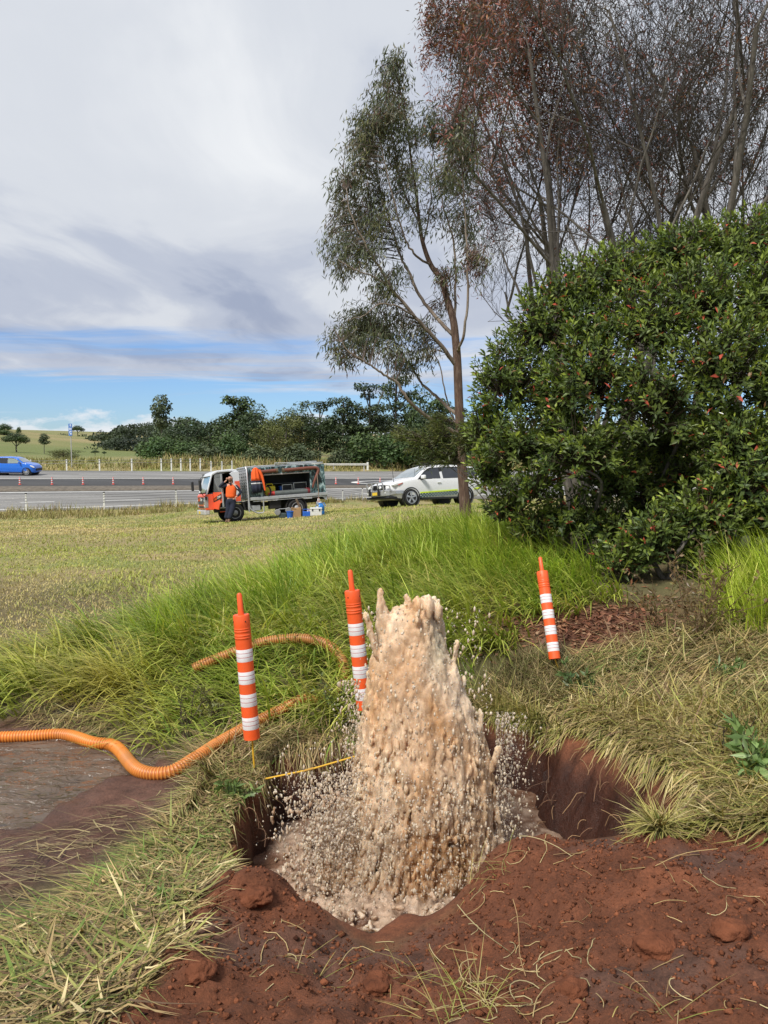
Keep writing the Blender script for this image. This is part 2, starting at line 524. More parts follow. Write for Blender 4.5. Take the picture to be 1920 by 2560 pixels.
# pit: steep at the back, left and right, a beach towards the camera
front = sstep(4.3, 3.5, fy) * sstep(1.0, 0.5, fx)
wall = 0.15 + 0.62 * front + 0.42 * sstep(.75, 1.15, fx) * sstep(5.9, 5.5, fy)
floor_z = -0.75 + 0.1 * vnoise(fx * 4, fy * 4, seed=3)
dig = sstep(0.0, 1.0, -sdp / wall)
soil = sstep(0.25, -0.05, sdp)
# spoil heap on the camera side, right, with clods
spoil_poly = np.array([(-.98, 1.2), (-.86, 2.05), (-.78, 2.3), (-.74, 2.55), (-.80, 2.9), (-.84, 3.25), (-.88, 3.7), (-.55, 3.6), (0, 3.1), (.4, 3.5), (.7, 3.75), (1.3, 3.72), (1.9, 3.65), (3.2, 3.6), (4, 2.5), (3.6, 0.2), (-1.0, 0.0)])
sds = poly_sd(spoil_poly, fx + 0.09 * vnoise(fx * 4, fy * 4, seed=15), fy + 0.09 * vnoise(fx * 4 + 3, fy * 4, seed=16))
spoil = sstep(0.05, -0.10, sds)
# puddle at the left
PUD = np.array([P(-700, 1840, 5.95)[:2], P(0, 1838, 5.95)[:2], P(180, 1845, 5.9)[:2], P(330, 1858, 5.75)[:2], P(440, 1885, 5.6)[:2], P(400, 1935, 5.3)[:2], P(300, 1985, 5.0)[:2], P(200, 2030, 4.7)[:2], P(0, 2075, 4.45)[:2], P(-700, 2075, 4.45)[:2]])
sdw = poly_sd(PUD, fx + 0.22 * vnoise(fx * 2.1, fy * 2.6, seed=21) + .06 * vnoise(fx * 9, fy * 9, seed=23), fy + 0.11 * vnoise(fx * 4, fy * 4, seed=22) + .04 * vnoise(fx * 12, fy * 12, seed=24))
MUDP = np.array([P(-400, 1820, 6.1)[:2], P(150, 1790, 6.3)[:2], P(330, 1850, 5.8)[:2], P(520, 1930, 5.3)[:2], P(420, 2030, 4.75)[:2], P(330, 2130, 4.2)[:2], P(180, 2220, 3.7)[:2], P(0, 2290, 3.3)[:2], P(-500, 2330, 3.2)[:2]])
sdm = poly_sd(MUDP, fx + 0.2 * vnoise(fx * 2.2, fy * 2.2, seed=31), fy + 0.2 * vnoise(fx * 2.4, fy * 2.4, seed=32))
mud = sstep(0.15, -0.15, sdm)
dry = P(190, 1760, 6.5)                                              # bare dark earth behind the puddle
bare = np.exp(-(((fx - dry[0]) / .42) ** 2 + ((fy - dry[1]) / .36) ** 2) * 1.2)
lit = P(1480, 1560, 7.75)                                            # brown leaf litter under the shrub
litter = np.exp(-(((fx - lit[0]) / .9) ** 2 + ((fy - lit[1]) / .65) ** 2))
z = base.copy()
z += near * (0.030 * fbm(fx * 1.7, fy * 1.7, seed=40) * (1 - spoil))
lump = np.maximum(fbm(fx * 5.5, fy * 5.5, seed=50, oct=4, gain=0.55), -0.25)
z += near * spoil * (0.085 * lump + 0.030 * np.abs(vnoise(fx * 11, fy * 11, seed=52)) + 0.022 * np.abs(vnoise(fx * 24, fy * 24, seed=53)) + 0.010 * vnoise(fx * 34, fy * 34, seed=54))
for (px, py, d, r_, h_) in [(625, 2255, 3.3, .20, .15), (560, 2340, 2.95, .16, .08), (470, 2470, 2.45, .16, .09), (1300, 2160, 3.5, .25, .07), (1650, 2150, 3.3, .35, .07), (700, 2400, 2.85, .2, .05)]:
    q = P(px, py, d)
    z += h_ * np.exp(-((fx - q[0]) ** 2 + (fy - q[1]) ** 2) / r_ ** 2)
rough_m = mud * (1 - sstep(0.0, -0.1, sdw))
z += near * rough_m * (0.03 * fbm(fx * 6, fy * 3.5, seed=60) + 0.010 * vnoise(fx * 22, fy * 22, seed=61))
z = z + near * sstep(0.12, -0.22, sdw) * (-0.10 + np.minimum(0, PUDDLE_Z - 0.0 - z)) * 1.0     # bed of the puddle
shore = near & (sdw > -0.02) & (sdw < 0.6) & (fx < -1.2)
z = np.where(shore, np.maximum(z, PUDDLE_Z + 0.015 + 0.05 * np.maximum(sdw, 0) + 0.02 * fbm(fx * 7, fy * 7, seed=64)), z)
z = z + (floor_z - z) * dig * near
digc = sstep(.02, .22, dig)
z += near * digc * (0.055 * fbm(fx * 7, fy * 7, seed=70, oct=4, gain=.6) + 0.03 * np.abs(vnoise(fx * 16, fy * 16, seed=71)))
# hollow under the right bank
cave = np.exp(-(((fx - 1.16) / .20) ** 2 + ((fy - 4.36) / .26) ** 2) ** 2)
z -= near * 0.50 * cave * dig
# keep the sheet below the carriageways
yr0, _ = band(0, fx); yr4, _ = band(4, fx)
onroad = (np.abs(fx) < 62) & (fy > yr0 + 0.25) & (fy < yr4 - 0.25)
z = np.where(onroad, np.minimum(z, road_z(fx, fy)) - 0.45, z)
mead = (fy > 14)
z += mead * 0.05 * fbm(fx * .35, fy * .35, seed=80)
GZ = z.reshape(my.shape)
def HZ(x, y):
    """height of the finished ground"""
    x = np.asarray(x, float); y = np.asarray(y, float)
    i = np.clip(np.searchsorted(GX, x) - 1, 0, len(GX) - 2); j = np.clip(np.searchsorted(GY, y) - 1, 0, len(GY) - 2)
    u = np.clip((x - GX[i]) / (GX[i + 1] - GX[i]), 0, 1); v = np.clip((y - GY[j]) / (GY[j + 1] - GY[j]), 0, 1)
    return (GZ[j, i] * (1 - u) + GZ[j, i + 1] * u) * (1 - v) + (GZ[j + 1, i] * (1 - u) + GZ[j + 1, i + 1] * u) * v
def grid_lookup(F):
    F = F.reshape(my.shape)
    def f(x, y):
        i = np.clip(np.searchsorted(GX, x), 0, len(GX) - 1); j = np.clip(np.searchsorted(GY, y), 0, len(GY) - 1)
        return F[j, i]
    return f
SOIL, SPOIL, MUD, DIG, PUDS, BARE, LIT = [grid_lookup(a) for a in (soil, spoil, mud, dig, sdw, bare, litter)]
SDP = grid_lookup(sdp)
def G(px, py, lo=1.2, hi=900):
    """where the sight line through a photo pixel meets the ground"""
    r = ray(px, py); ds = np.geomspace(lo, hi, 1500)
    pt = np.array([0, 0, EYE]) + r * (ds / r[1])[:, None]
    below = pt[:, 2] < HZ(pt[:, 0], pt[:, 1])
    i = int(np.argmax(below)) if below.any() else len(ds) - 1
    a, b = ds[max(i - 1, 0)], ds[i]
    for _ in range(30):
        m_ = (a + b) / 2; p_ = np.array([0, 0, EYE]) + r * (m_ / r[1])
        if p_[2] < HZ(p_[0], p_[1]): b = m_
        else: a = m_
    return np.array([0, 0, EYE]) + r * (b / r[1])
# colours of the ground itself
def C3(*c): return np.array(c)
n_a = fbm(fx * 0.9, fy * 0.9, seed=90)[:, None]; n_b = fbm(fx * 5, fy * 5, seed=91)[:, None]; n_c = fbm(fx * .09, fy * .09, seed=92)[:, None]
col = C3(.27, .22, .10) * np.ones((len(fx), 1))
col = col + (C3(.19, .205, .06) - col) * sstep(-.25, .35, n_a + n_c * .8)
col = col + (C3(.31, .235, .12) - col) * sstep(.05, .5, n_b * .6 - n_a * .7)
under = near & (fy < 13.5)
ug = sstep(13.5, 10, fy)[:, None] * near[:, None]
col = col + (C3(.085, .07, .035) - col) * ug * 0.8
far_m = sstep(75, 120, fy)[:, None]
meadow = C3(.135, .16, .045) + (C3(.27, .215, .10) - C3(.135, .16, .045)) * sstep(-.3, .35, n_c + .35 * fbm(fx * .03, fy * .03, seed=95)[:, None])
col = col + (meadow - col) * far_m
hillg = (np.exp(-(((fx + 70) / 42) ** 2 + ((fy - 160) / 60) ** 2)))[:, None]
col = col + (C3(.13, .155, .045) - col) * np.clip(hillg * 1.3, 0, 1)
redsoil = C3(.148, .052, .024) * (1 + .35 * n_b) + C3(.03, .012, .006) * sstep(.1, .5, n_a)
col = col + (redsoil - col) * np.clip(np.maximum(spoil, soil) * near, 0, 1)[:, None]
gravel = sstep(.22, .5, fbm(fx * 2.2 + 3, fy * 2.2, seed=97) - 0.08) * spoil * near
col = col + (C3(.085, .055, .044) - col) * (gravel * .6)[:, None]
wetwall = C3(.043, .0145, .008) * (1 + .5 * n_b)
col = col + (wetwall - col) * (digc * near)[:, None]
mudc = C3(.105, .052, .036) * (1 + .4 * n_b)
col = col + (mudc - col) * (mud * near * (1 - spoil))[:, None]
col = col + (C3(.045, .033, .026) - col) * (np.clip(bare * 1.5, 0, 1) * near)[:, None]
col = col + (C3(.11, .045, .025) - col) * (np.clip(litter * 1.4, 0, 1) * near * (1 - dig))[:, None]
wet = np.clip(digc * 0.85 + mud * sstep(-.1, .5, 0.25 + fbm(fx * 3, fy * 3, seed=98)), 0, 1) * near
col4 = np.hstack([np.clip(col, 0.004, 1), wet[:, None]])
nx, ny = len(GX), len(GY)
idx = np.arange(nx * ny).reshape(ny, nx)
quads = np.stack([idx[:-1, :-1], idx[:-1, 1:], idx[1:, 1:], idx[1:, :-1]], -1).reshape(-1, 4)
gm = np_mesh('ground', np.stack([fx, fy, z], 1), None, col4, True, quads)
m, t, b = newmat('ground_soil_and_turf')
a = N(t, 'ShaderNodeAttribute'); a.attribute_name = 'col'
c1 = tmul(t, a.outputs['Color'], tramp(t, tnoise(t, 9, 8, 0.68, 'Position'), [(0.3, 0.62), (0.7, 1.42)]))
c1 = tmul(t, c1, tramp(t, tnoise(t, 90, 4, 0.6, 'Position'), [(0.3, 0.75), (0.7, 1.28)]))
t.links.new(c1, b.inputs['Base Color'])
rr = N(t, 'ShaderNodeMapRange'); rr.inputs[3].default_value = 0.92; rr.inputs[4].default_value = 0.30
t.links.new(a.outputs['Alpha'], rr.inputs[0]); t.links.new(rr.outputs[0], b.inputs['Roughness'])
b.inputs['Specular IOR Level'].default_value = 0.35
p_ = tbump(t, b, tnoise(t, 38, 7, 0.75, 'Position'), 0.75, 0.022)
tbump(t, b, tnoise(t, 240, 3, 0.6, 'Position'), 0.5, 0.005, p_)
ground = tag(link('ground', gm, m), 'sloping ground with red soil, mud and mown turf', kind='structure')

# ------------------------------------------------------------------ carriageways
def asphalt(name, col, patch=0.25):
    m, t, b = newmat(name)
    c1 = tmul(t, col, tramp(t, tnoise(t, 0.35, 6, 0.6, 'Position', scl=(0.25, 1.4, 1)), [(0.3, 1 - patch), (0.7, 1 + patch)]))
    c1 = tmul(t, c1, tramp(t, tnoise(t, 30, 4, 0.7, 'Position'), [(0.3, 0.8), (0.7, 1.2)]))
    t.links.new(c1, b.inputs['Base Color']); b.inputs['Roughness'].default_value = 0.85
    tbump(t, b, tnoise(t, 60, 4, 0.7, 'Position'), 0.3, 0.01)
    return m
M_GREY = asphalt('old_grey_asphalt', (.20, .195, .185))
M_DARK = asphalt('fresh_dark_asphalt', (.052, .052, .053), 0.35)
M_MED = mat('broken_median', (.13, .11, .085), 0.95, var=0.45, nscale=4, bump=0.6, bscale=12)
M_LINE = mat('road_paint', (.72, .72, .69), 0.7, var=0.15, nscale=2, dirt=0.5, dcol=(.3, .29, .27))
def strip(name, k0, k1, m, dz, lip=0.3, crown=0.0, x0=-56, x1=60, n=161, kind='structure', nu=5):
    xs = np.linspace(x0, x1, n); V = []; 
    for x in xs:
        ya, za = band(k0, x) if not callable(k0) else k0(x)
        yb, zb = band(k1, x) if not callable(k1) else k1(x)
        V.append((x, ya - 0.02, za - lip))
        for u in np.linspace(0, 1, nu):
            V.append((x, ya + (yb - ya) * u, za + (zb - za) * u + dz + crown * math.sin(math.pi * u)))
        V.append((x, yb + 0.02, zb - lip))
    w = nu + 2
    Q = [(i * w + j, (i + 1) * w + j, (i + 1) * w + j + 1, i * w + j + 1) for i in range(n - 1) for j in range(w - 1)]
    return tag(link(name, np_mesh(name, np.array(V), None, None, False, np.array(Q)), m), kind=kind)
road_near = strip('road', 0, 1, M_GREY, 0.0)
median = strip('median', 1, 2, M_MED, 0.03, crown=0.07)
turn_lane = strip('turning_lane', 2, 3, M_DARK, 0.0)
road_far = strip('road', 3, 4, M_GREY, 0.02)
tag(road_near, 'near grey carriageway behind the cable fence'); tag(road_far, 'far grey carriageway the blue car drives on')
tag(turn_lane, 'dark asphalt turning lane between the carriageways'); tag(median, 'rough broken strip beside the dark lane')
def along(k0, k1, u):
    def f(x):
        ya, za = band(k0, x); yb, zb = band(k1, x)
        return ya + (yb - ya) * u, za + (zb - za) * u
    return f
def line(parent, k0, k1, u, w, x0, x1, dz):
    xs = np.arange(x0, x1 + 1e-6, min(1.0, (x1 - x0) / 2)); V = []
    for x in xs:
        for s in (-.5, .5):
            ya, za = band(k0, x); yb, zb = band(k1, x); uu = u + s * w / (yb - ya)
            V.append((x, ya + (yb - ya) * uu, za + (zb - za) * uu + dz))
    n = len(xs)
    Q = [(2 * i, 2 * i + 2, 2 * i + 3, 2 * i + 1) for i in range(n - 1)]
    return link('lane_marking', np_mesh('lane_marking', np.array(V), None, None, False, np.array(Q)), M_LINE, parent)
line(road_near, 0, 1, 0.10, 0.2, -56, 58, 0.008)
line(road_near, 0, 1, 0.94, 0.22, -56, 58, 0.008)
for x in (-37, -29.5, -22, -17, -9, -2, 5): line(road_near, 0, 1, 0.42, 0.16, x - 0.5, x + 2.2, 0.008)
line(road_far, 3, 4, 0.03, 0.22, -56, 58, 0.028)
line(road_far, 3, 4, 0.86, 0.2, -24, -12, 0.028)
for x in (-40, -32, -25.5, -19, -12.5, -6, 0.5): line(road_far, 3, 4, 0.52, 0.16, x, x + 3, 0.028)
# white painted loop where the turning lane ends
V = []; Q = []
th = np.linspace(R(100), R(260), 24)
for a_ in th:
    for rr_ in (1.0, 1.1):
        x = 4.0 + 6.5 * math.cos(a_) * rr_; ya, za = band(2, x); yb, zb = band(3, x); u = 0.45 + 0.30 * math.sin(a_) * rr_
        V.append((x, ya + (yb - ya) * u, za + (zb - za) * u + 0.01))
Q = [(2 * i, 2 * i + 2, 2 * i + 3, 2 * i + 1) for i in range(len(th) - 1)]
link('lane_marking', np_mesh('lane_marking', np.array(V), None, None, False, np.array(Q)), M_LINE, turn_lane)

# ------------------------------------------------------------------ standing water
def water_mat(name, col, rough, bs, bstr, scl=(1, 1, 1)):
    m, t, b = newmat(name)
    c1 = tmul(t, col, tramp(t, tnoise(t, 2.2, 5, 0.6, 'Position'), [(0.3, 0.8), (0.7, 1.25)]))
    t.links.new(c1, b.inputs['Base Color']); b.inputs['Roughness'].default_value = rough
    b.inputs['IOR'].default_value = 1.33; b.inputs['Specular IOR Level'].default_value = 0.5
    p_ = tbump(t, b, tnoise(t, bs, 4, 0.6, 'Position', 0.6, scl), bstr, 0.10)
    tbump(t, b, tnoise(t, bs * 3.1, 3, 0.6, 'Position', 0.4, scl), bstr * 0.6, 0.01, p_)
    return m
M_PUD = water_mat('muddy_puddle_water', (.12, .085, .062), 0.06, 5.5, 1.0, (0.6, 1.5, 1))
xs = np.linspace(-9, -1.3, 150); ys = np.linspace(4.1, 6.4, 70)
qx, qy = np.meshgrid(xs, ys); qx = qx.ravel(); qy = qy.ravel()
qz = PUDDLE_Z + 0.010 * fbm(qx * 5, qy * 9, seed=101) + 0.006 * vnoise(qx * 15, qy * 24, seed=102)
ii = np.arange(len(qx)).reshape(len(ys), len(xs))
keep = (HZ(qx, qy) < PUDDLE_Z + 0.06) & (PUDS(qx, qy) < 0.35)
Q = np.stack([ii[:-1, :-1], ii[:-1, 1:], ii[1:, 1:], ii[1:, :-1]], -1).reshape(-1, 4)
Q = Q[keep[Q].all(1)]
tag(link('water', np_mesh('water', np.stack([qx, qy, qz], 1), None, None, True, Q), M_PUD), 'muddy brown puddle under the orange hose', kind='structure')
# ================================================================== grass
def in_poly(poly, x, y): return poly_sd(np.asarray(poly), x, y) < 0
def pixpoly(pts): return np.array([G(px, py)[:2] for px, py in pts])
def scatter(poly, n, seed=1, dens=None):
    """n points inside a ground polygon; dens(x, y) in 0..1 thins them"""
    r = np.random.default_rng(seed); poly = np.asarray(poly)
    lo, hi = poly.min(0), poly.max(0); out = []; tot = 0
    for _ in range(200):
        q = lo + (hi - lo) * r.random((max(n, 2000), 2))
        k = in_poly(poly, q[:, 0], q[:, 1])
        if dens is not None: k &= r.random(len(q)) < dens(q[:, 0], q[:, 1])
        out.append(q[k]); tot += k.sum()
        if tot >= n: break
    return np.concatenate(out)[:n]
def blades(root, az, L, W, lean, bend, col, segs=3, drape=0.0, tipcol=1.15, twist=None):
    """tapering curved ribbons; lean = start tilt from upright, bend = further tilt along the blade"""
    n = len(root); V = np.zeros((n, 2 * segs + 1, 3)); p = root.copy(); root = root.copy()
    hx, hy = np.cos(az), np.sin(az)
    tw = az + (np.pi / 2 if twist is None else np.pi / 2 + twist)
    sx, sy = np.cos(tw), np.sin(tw)
    hgt = np.zeros(n); base_z = root[:, 2].copy(); off = root[:, 2] - HZ(root[:, 0], root[:, 1])
    cols = np.zeros((n, 2 * segs + 1, 3))
    for k in range(segs + 1):
        f = k / segs
        if k:
            th = lean + bend * (k - 0.5) / segs
            p[:, 0] += np.sin(th) * hx * L / segs; p[:, 1] += np.sin(th) * hy * L / segs
            hgt = hgt + np.cos(th) * L / segs
        if np.any(drape):
            gz = np.maximum(HZ(p[:, 0], p[:, 1]), base_z - off - 0.06 - 0.75 * np.hypot(p[:, 0] - root[:, 0], p[:, 1] - root[:, 1]))
            zz = (base_z + hgt) * (1 - drape) + (gz + off + np.maximum(hgt, -off * 0.6)) * drape
        else:
            zz = base_z + hgt
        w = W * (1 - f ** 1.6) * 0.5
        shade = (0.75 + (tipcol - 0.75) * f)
        if k < segs:
            for s, j in ((-1, 2 * k), (1, 2 * k + 1)):
                V[:, j, 0] = p[:, 0] + s * sx * w; V[:, j, 1] = p[:, 1] + s * sy * w; V[:, j, 2] = zz
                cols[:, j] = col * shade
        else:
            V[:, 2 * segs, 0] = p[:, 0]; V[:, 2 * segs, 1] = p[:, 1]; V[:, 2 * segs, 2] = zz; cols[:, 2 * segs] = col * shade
    tri = []
    for k in range(segs - 1):
        a = 2 * k; tri += [(a, a + 1, a + 3), (a, a + 3, a + 2)]
    tri.append((2 * segs - 2, 2 * segs - 1, 2 * segs))
    T = (np.array(tri)[None] + (np.arange(n) * (2 * segs + 1))[:, None, None]).reshape(-1, 3)
    return V.reshape(-1, 3), T, cols.reshape(-1, 3)
def join(parts):
    V = []; T = []; C = []; o = 0
    for v, t_, c_ in parts:
        V.append(v); T.append(t_ + o); C.append(c_); o += len(v)
    return np.concatenate(V), np.concatenate(T), np.concatenate(C)
def pick(r, n, table, jit=0.18):
    """colours drawn from (weight, rgb) rows"""
    w = np.array([a for a, _ in table], float); w /= w.sum()
    c_ = np.array([b for _, b in table])[r.choice(len(table), n, p=w)]
    return c_ * (1 + jit * r.standard_normal((n, 1)))
M_GRASS = attrmat('long_grass', 0.48, trans=0.3, tint=(1.15, 1.12, 1.0), var=0.22, nscale=1.6, spec=0.35)
M_STRAW = attrmat('cut_grass', 0.6, trans=0.08, var=0.25, nscale=2.2, spec=0.3)
M_LAWN = attrmat('mown_grass', 0.65, trans=0.15, tint=(1.15, 1.13, 1.08), var=0.28, nscale=0.5, spec=0.25)
FRESH = [(3, (.27, .355, .06)), (2.0, (.17, .26, .045)), (2.6, (.38, .43, .10)), (1.2, (.47, .43, .15))]
def with_z(q, dz=0.0): return np.column_stack([q, HZ(q[:, 0], q[:, 1]) + dz])
def tufts(poly, nt, per, seed, Lr, W, az0, azs, lean, bend, table, spread=0.12, dens=None, yellow=None):
    r = np.random.default_rng(seed)
    c_ = scatter(poly, nt, seed, dens); nt = len(c_)
    taz = az0 + azs * r.standard_normal(nt) + 0.9 * fbm(c_[:, 0] * .8, c_[:, 1] * .8, seed=seed)
    tl = Lr[0] + (Lr[1] - Lr[0]) * np.clip(0.5 + 0.6 * fbm(c_[:, 0] * 1.1, c_[:, 1] * 1.1, seed=seed + 3) + 0.15 * r.standard_normal(nt), 0, 1)
    tcol = pick(r, nt, table, 0.12)
    if yellow is not None:
        f = np.clip(yellow(c_[:, 0], c_[:, 1]) + .15 * r.standard_normal(nt), 0, 1)[:, None]
        tcol = tcol * (1 - f) + np.array((.40, .36, .09)) * f
    i = np.repeat(np.arange(nt), per); n = len(i)
    q = c_[i] + spread * r.standard_normal((n, 2))
    k = (SOIL(q[:, 0], q[:, 1]) < 0.25); q = q[k]; i = i[k]; n = len(i)
    az = taz[i] + 0.55 * r.standard_normal(n)
    L = tl[i] * r.uniform(0.55, 1.15, n)
    return blades(with_z(q, -0.02), az, L, W * r.uniform(0.6, 1.35, n), np.abs(lean + 0.25 * r.standard_normal(n)), bend * r.uniform(0.5, 1.5, n),
                  np.clip(tcol[i] * (1 + .16 * r.standard_normal((n, 1))), .01, 1), 4)
bank = pixpoly([(-350, 1640), (60, 1640), (330, 1560), (560, 1490), (800, 1395), (1000, 1350), (1150, 1335), (1300, 1345), (1480, 1440), (1560, 1500),
                (1430, 1540), (1340, 1560), (1260, 1640), (1180, 1710), (1040, 1770), (900, 1850), (760, 1840), (650, 1830), (500, 1890), (430, 1880), (330, 1800), (250, 1740), (100, 1750), (0, 1800), (-350, 1830)])
yl = G(250, 1720)
parts = [tufts(bank, 1350, 16, 11, (.40, .85), .0185, R(205), .35, .62, 1.25, FRESH, .10, None,
               lambda x, y: 0.75 * np.exp(-(((x - yl[0]) / .75) ** 2 + ((y - yl[1]) / .75) ** 2)) + 0.3 * sstep(.1, .5, fbm(x * .9, y * .9, seed=2)))]
ridge = pixpoly([(330, 1580), (560, 1500), (800, 1395), (1000, 1345), (1150, 1330), (1300, 1335), (1480, 1430), (1500, 1490), (1300, 1500), (1150, 1440), (1000, 1440), (800, 1490), (600, 1600), (420, 1660)])
parts.append(tufts(ridge, 620, 16, 12, (.45, .9), .015, R(200), .8, .25, 1.1, [(3, (.29, .39, .06)), (2, (.19, .29, .045)), (2.4, (.40, .46, .10))], .08))
V, T, C = join(parts)
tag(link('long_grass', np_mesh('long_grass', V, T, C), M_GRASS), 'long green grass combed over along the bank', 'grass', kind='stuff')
# bright tall clump at the right
rc = pixpoly([(1790, 1480), (1840, 1440), (2000, 1420), (2100, 1500), (2050, 1620), (1900, 1600), (1800, 1560)])
V, T, C = tufts(rc, 130, 22, 13, (.5, .95), .011, R(170), .8, .15, 0.9, [(3, (.34, .42, .05)), (2, (.26, .36, .04)), (1, (.42, .42, .12))], .07)
tag(link('tall_grass', np_mesh('tall_grass', V, T, C), M_GRASS), 'bright yellow green grass clump beside the shrub', 'grass', kind='stuff')

# flattened and cut grass lying about
STRAW = [(3.2, (.46, .33, .155)), (2.6, (.36, .275, .11)), (1.8, (.27, .27, .08)), (1.6, (.17, .24, .055)), (2.0, (.20, .125, .07)), (1.3, (.60, .50, .26))]
def lying(poly, n, seed, Lr, W, az0, azs, lean, table, dens=None, lift=0.05, bend=0.5, drape=1.0, patch=0.9, green=.30):
    r = np.random.default_rng(seed)
    q = scatter(poly, n, seed, dens); n = len(q)
    az = az0 + azs * r.standard_normal(n) + 0.8 * fbm(q[:, 0] * 1.7, q[:, 1] * 1.7, seed=seed + 5)
    az = np.where(r.random(n) < 0.45, r.uniform(0, 2 * np.pi, n), az)
    L = r.uniform(*Lr, n) * np.clip(.38 + 1.7 * np.maximum(SDP(q[:, 0], q[:, 1]), 0), .38, 1)
    pn = fbm(q[:, 0] * 1.5, q[:, 1] * 1.5, seed=seed + 9)
    c1, c2 = pick(r, n, table[:3] + table[4:], .2), pick(r, n, table[2:4] + table[1:2], .2)
    c_ = np.where((pn + .35 * r.standard_normal(n) > green)[:, None] & (patch > 0), c2, c1)
    return blades(with_z(q, 0.005) + np.column_stack([np.zeros((n, 2)), lift * r.random(n)]), az, L, W * (.45 + 1.3 * r.random(n) ** 2),
                  lean + 0.16 * r.standard_normal(n), bend * r.standard_normal(n) * .6 + bend * .4, np.clip(c_, .01, 1), 3, drape, 1.05, r.uniform(-.7, .7, n))
ok = lambda x, y: (1 - np.clip(SPOIL(x, y) * 1.1, 0, 1)) * (SDP(x, y) > 0.0) * (1 - .93 * sstep(.3, .9, MUD(x, y)))
leftp = pixpoly([(-420, 2370), (0, 2350), (180, 2280), (330, 2180), (430, 2080), (520, 1950), (640, 1935), (700, 1890), (660, 1960), (600, 2050), (570, 2130), (560, 2230), (470, 2340), (420, 2430), (330, 2490), (250, 2600), (-450, 2620)])
parts = [lying(leftp, 15500, 21, (.08, .32), .0105, R(200), .8, 1.50, STRAW[:3] + [(2.4, (.18, .26, .06))] + STRAW[4:], ok, .03, green=.12)]
parts.append(lying(leftp, 900, 22, (.16, .30), .012, R(190), .9, 1.25, [(3, (.22, .24, .06)), (2, (.30, .30, .08)), (2, (.14, .2, .04)), (1, (.2, .2, .06))], ok, .03, .8, .6))
mudp = pixpoly([(-400, 2100), (150, 2080), (420, 1960), (430, 2030), (330, 2120), (180, 2215), (0, 2290), (-400, 2320)])
parts.append(lying(mudp, 600, 23, (.08, .32), .006, R(200), .5, 1.52, [(3, (.30, .22, .11)), (2, (.18, .12, .07)), (2, (.38, .31, .15)), (1, (.2, .16, .07)), (1, (.3, .24, .12))], None, .01))
barep = pixpoly([(60, 1800), (120, 1720), (260, 1700), (330, 1780), (300, 1850), (120, 1850)])
parts.append(lying(barep, 1100, 24, (.1, .3), .006, R(230), .8, 1.4, STRAW, None, .02))
hump = pixpoly([(480, 1900), (560, 1850), (700, 1830), (900, 1850), (900, 1890), (690, 1900), (640, 1970), (520, 1960)])
parts.append(lying(leftp, 8500, 26, (.04, .13), .0095, 0, 3, 1.45, STRAW, ok, .06, .5, .8, green=.15))
parts.append(lying(hump, 3200, 25, (.15, .4), .008, R(240), .8, 1.3, STRAW, lambda x, y: (SDP(x, y) > 0) * 1.0, .06))
V, T, C = join(parts)
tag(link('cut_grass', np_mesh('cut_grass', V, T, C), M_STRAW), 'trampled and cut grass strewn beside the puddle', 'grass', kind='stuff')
rightp = pixpoly([(1225, 1800), (1250, 1740), (1330, 1700), (1450, 1650), (1600, 1590), (1920, 1520), (2150, 1600), (2150, 2100), (1900, 2105), (1660, 2095), (1600, 2030), (1450, 1900), (1330, 1830)])
okr = lambda x, y: (SDP(x, y) > -0.02) * (1 - SPOIL(x, y)) * (1 - .9 * np.clip(LIT(x, y) * 1.3, 0, 1))
parts = [lying(rightp, 16000, 31, (.12, .42), .0105, R(215), .75, 1.32, STRAW, okr, .08, .6)]
nearp = pixpoly([(1340, 1850), (1500, 1770), (1700, 1760), (2100, 1800), (2150, 2100), (1900, 2105), (1660, 2095), (1600, 2030), (1450, 1900)])
YG = [(3, (.44, .355, .13)), (3, (.37, .325, .095)), (1.6, (.28, .29, .07)), (1, (.15, .20, .045)), (1.4, (.52, .43, .20)), (1.2, (.36, .265, .12))]
parts.append(lying(nearp, 13000, 32, (.18, .44), .011, R(222), .5, 1.25, YG, lambda x, y: (SDP(x, y) > -0.01) * (1 - SPOIL(x, y)), .04, .9, .85))
rimp = pixpoly([(1235, 1800), (1260, 1760), (1330, 1790), (1460, 1870), (1620, 2000), (1680, 2080), (1640, 2090), (1590, 2030), (1450, 1910), (1330, 1840)])
parts.append(lying(rightp, 6500, 36, (.04, .13), .0095, 0, 3, 1.35, STRAW, lambda x, y: (SDP(x, y) > .12) * okr(x, y), .12, .5, .8))
parts.append(lying(rimp, 2600, 33, (.22, .5), .008, R(215), .5, 1.1, YG, lambda x, y: (SDP(x, y) > .0) * 1.0, .05, 1.3, 0.0))
scrub = pixpoly([(1200, 1720), (1290, 1660), (1400, 1640), (1480, 1700), (1420, 1780), (1300, 1790), (1220, 1790)])
parts.append(lying(scrub, 4200, 34, (.1, .3), .007, R(215), 1.4, .9, [(3, (.15, .14, .05)), (2, (.22, .19, .08)), (2, (.15, .15, .045)), (1, (.11, .13, .035)), (1.5, (.17, .11, .06)), (1.5, (.36, .29, .14))], None, .05, .8, .5))
backrim = pixpoly([(960, 1820), (1100, 1760), (1230, 1730), (1250, 1790), (1100, 1840), (960, 1880)])
parts.append(lying(backrim, 3000, 35, (.12, .35), .008, R(235), .6, 1.1, STRAW, lambda x, y: (SDP(x, y) > -.02) * 1.0, .05, 1.1, .6))
V, T, C = join(parts)
tag(link('flattened_grass', np_mesh('flattened_grass', V, T, C), M_STRAW), 'flattened straw coloured grass hanging over the pit edge', 'grass', kind='stuff')

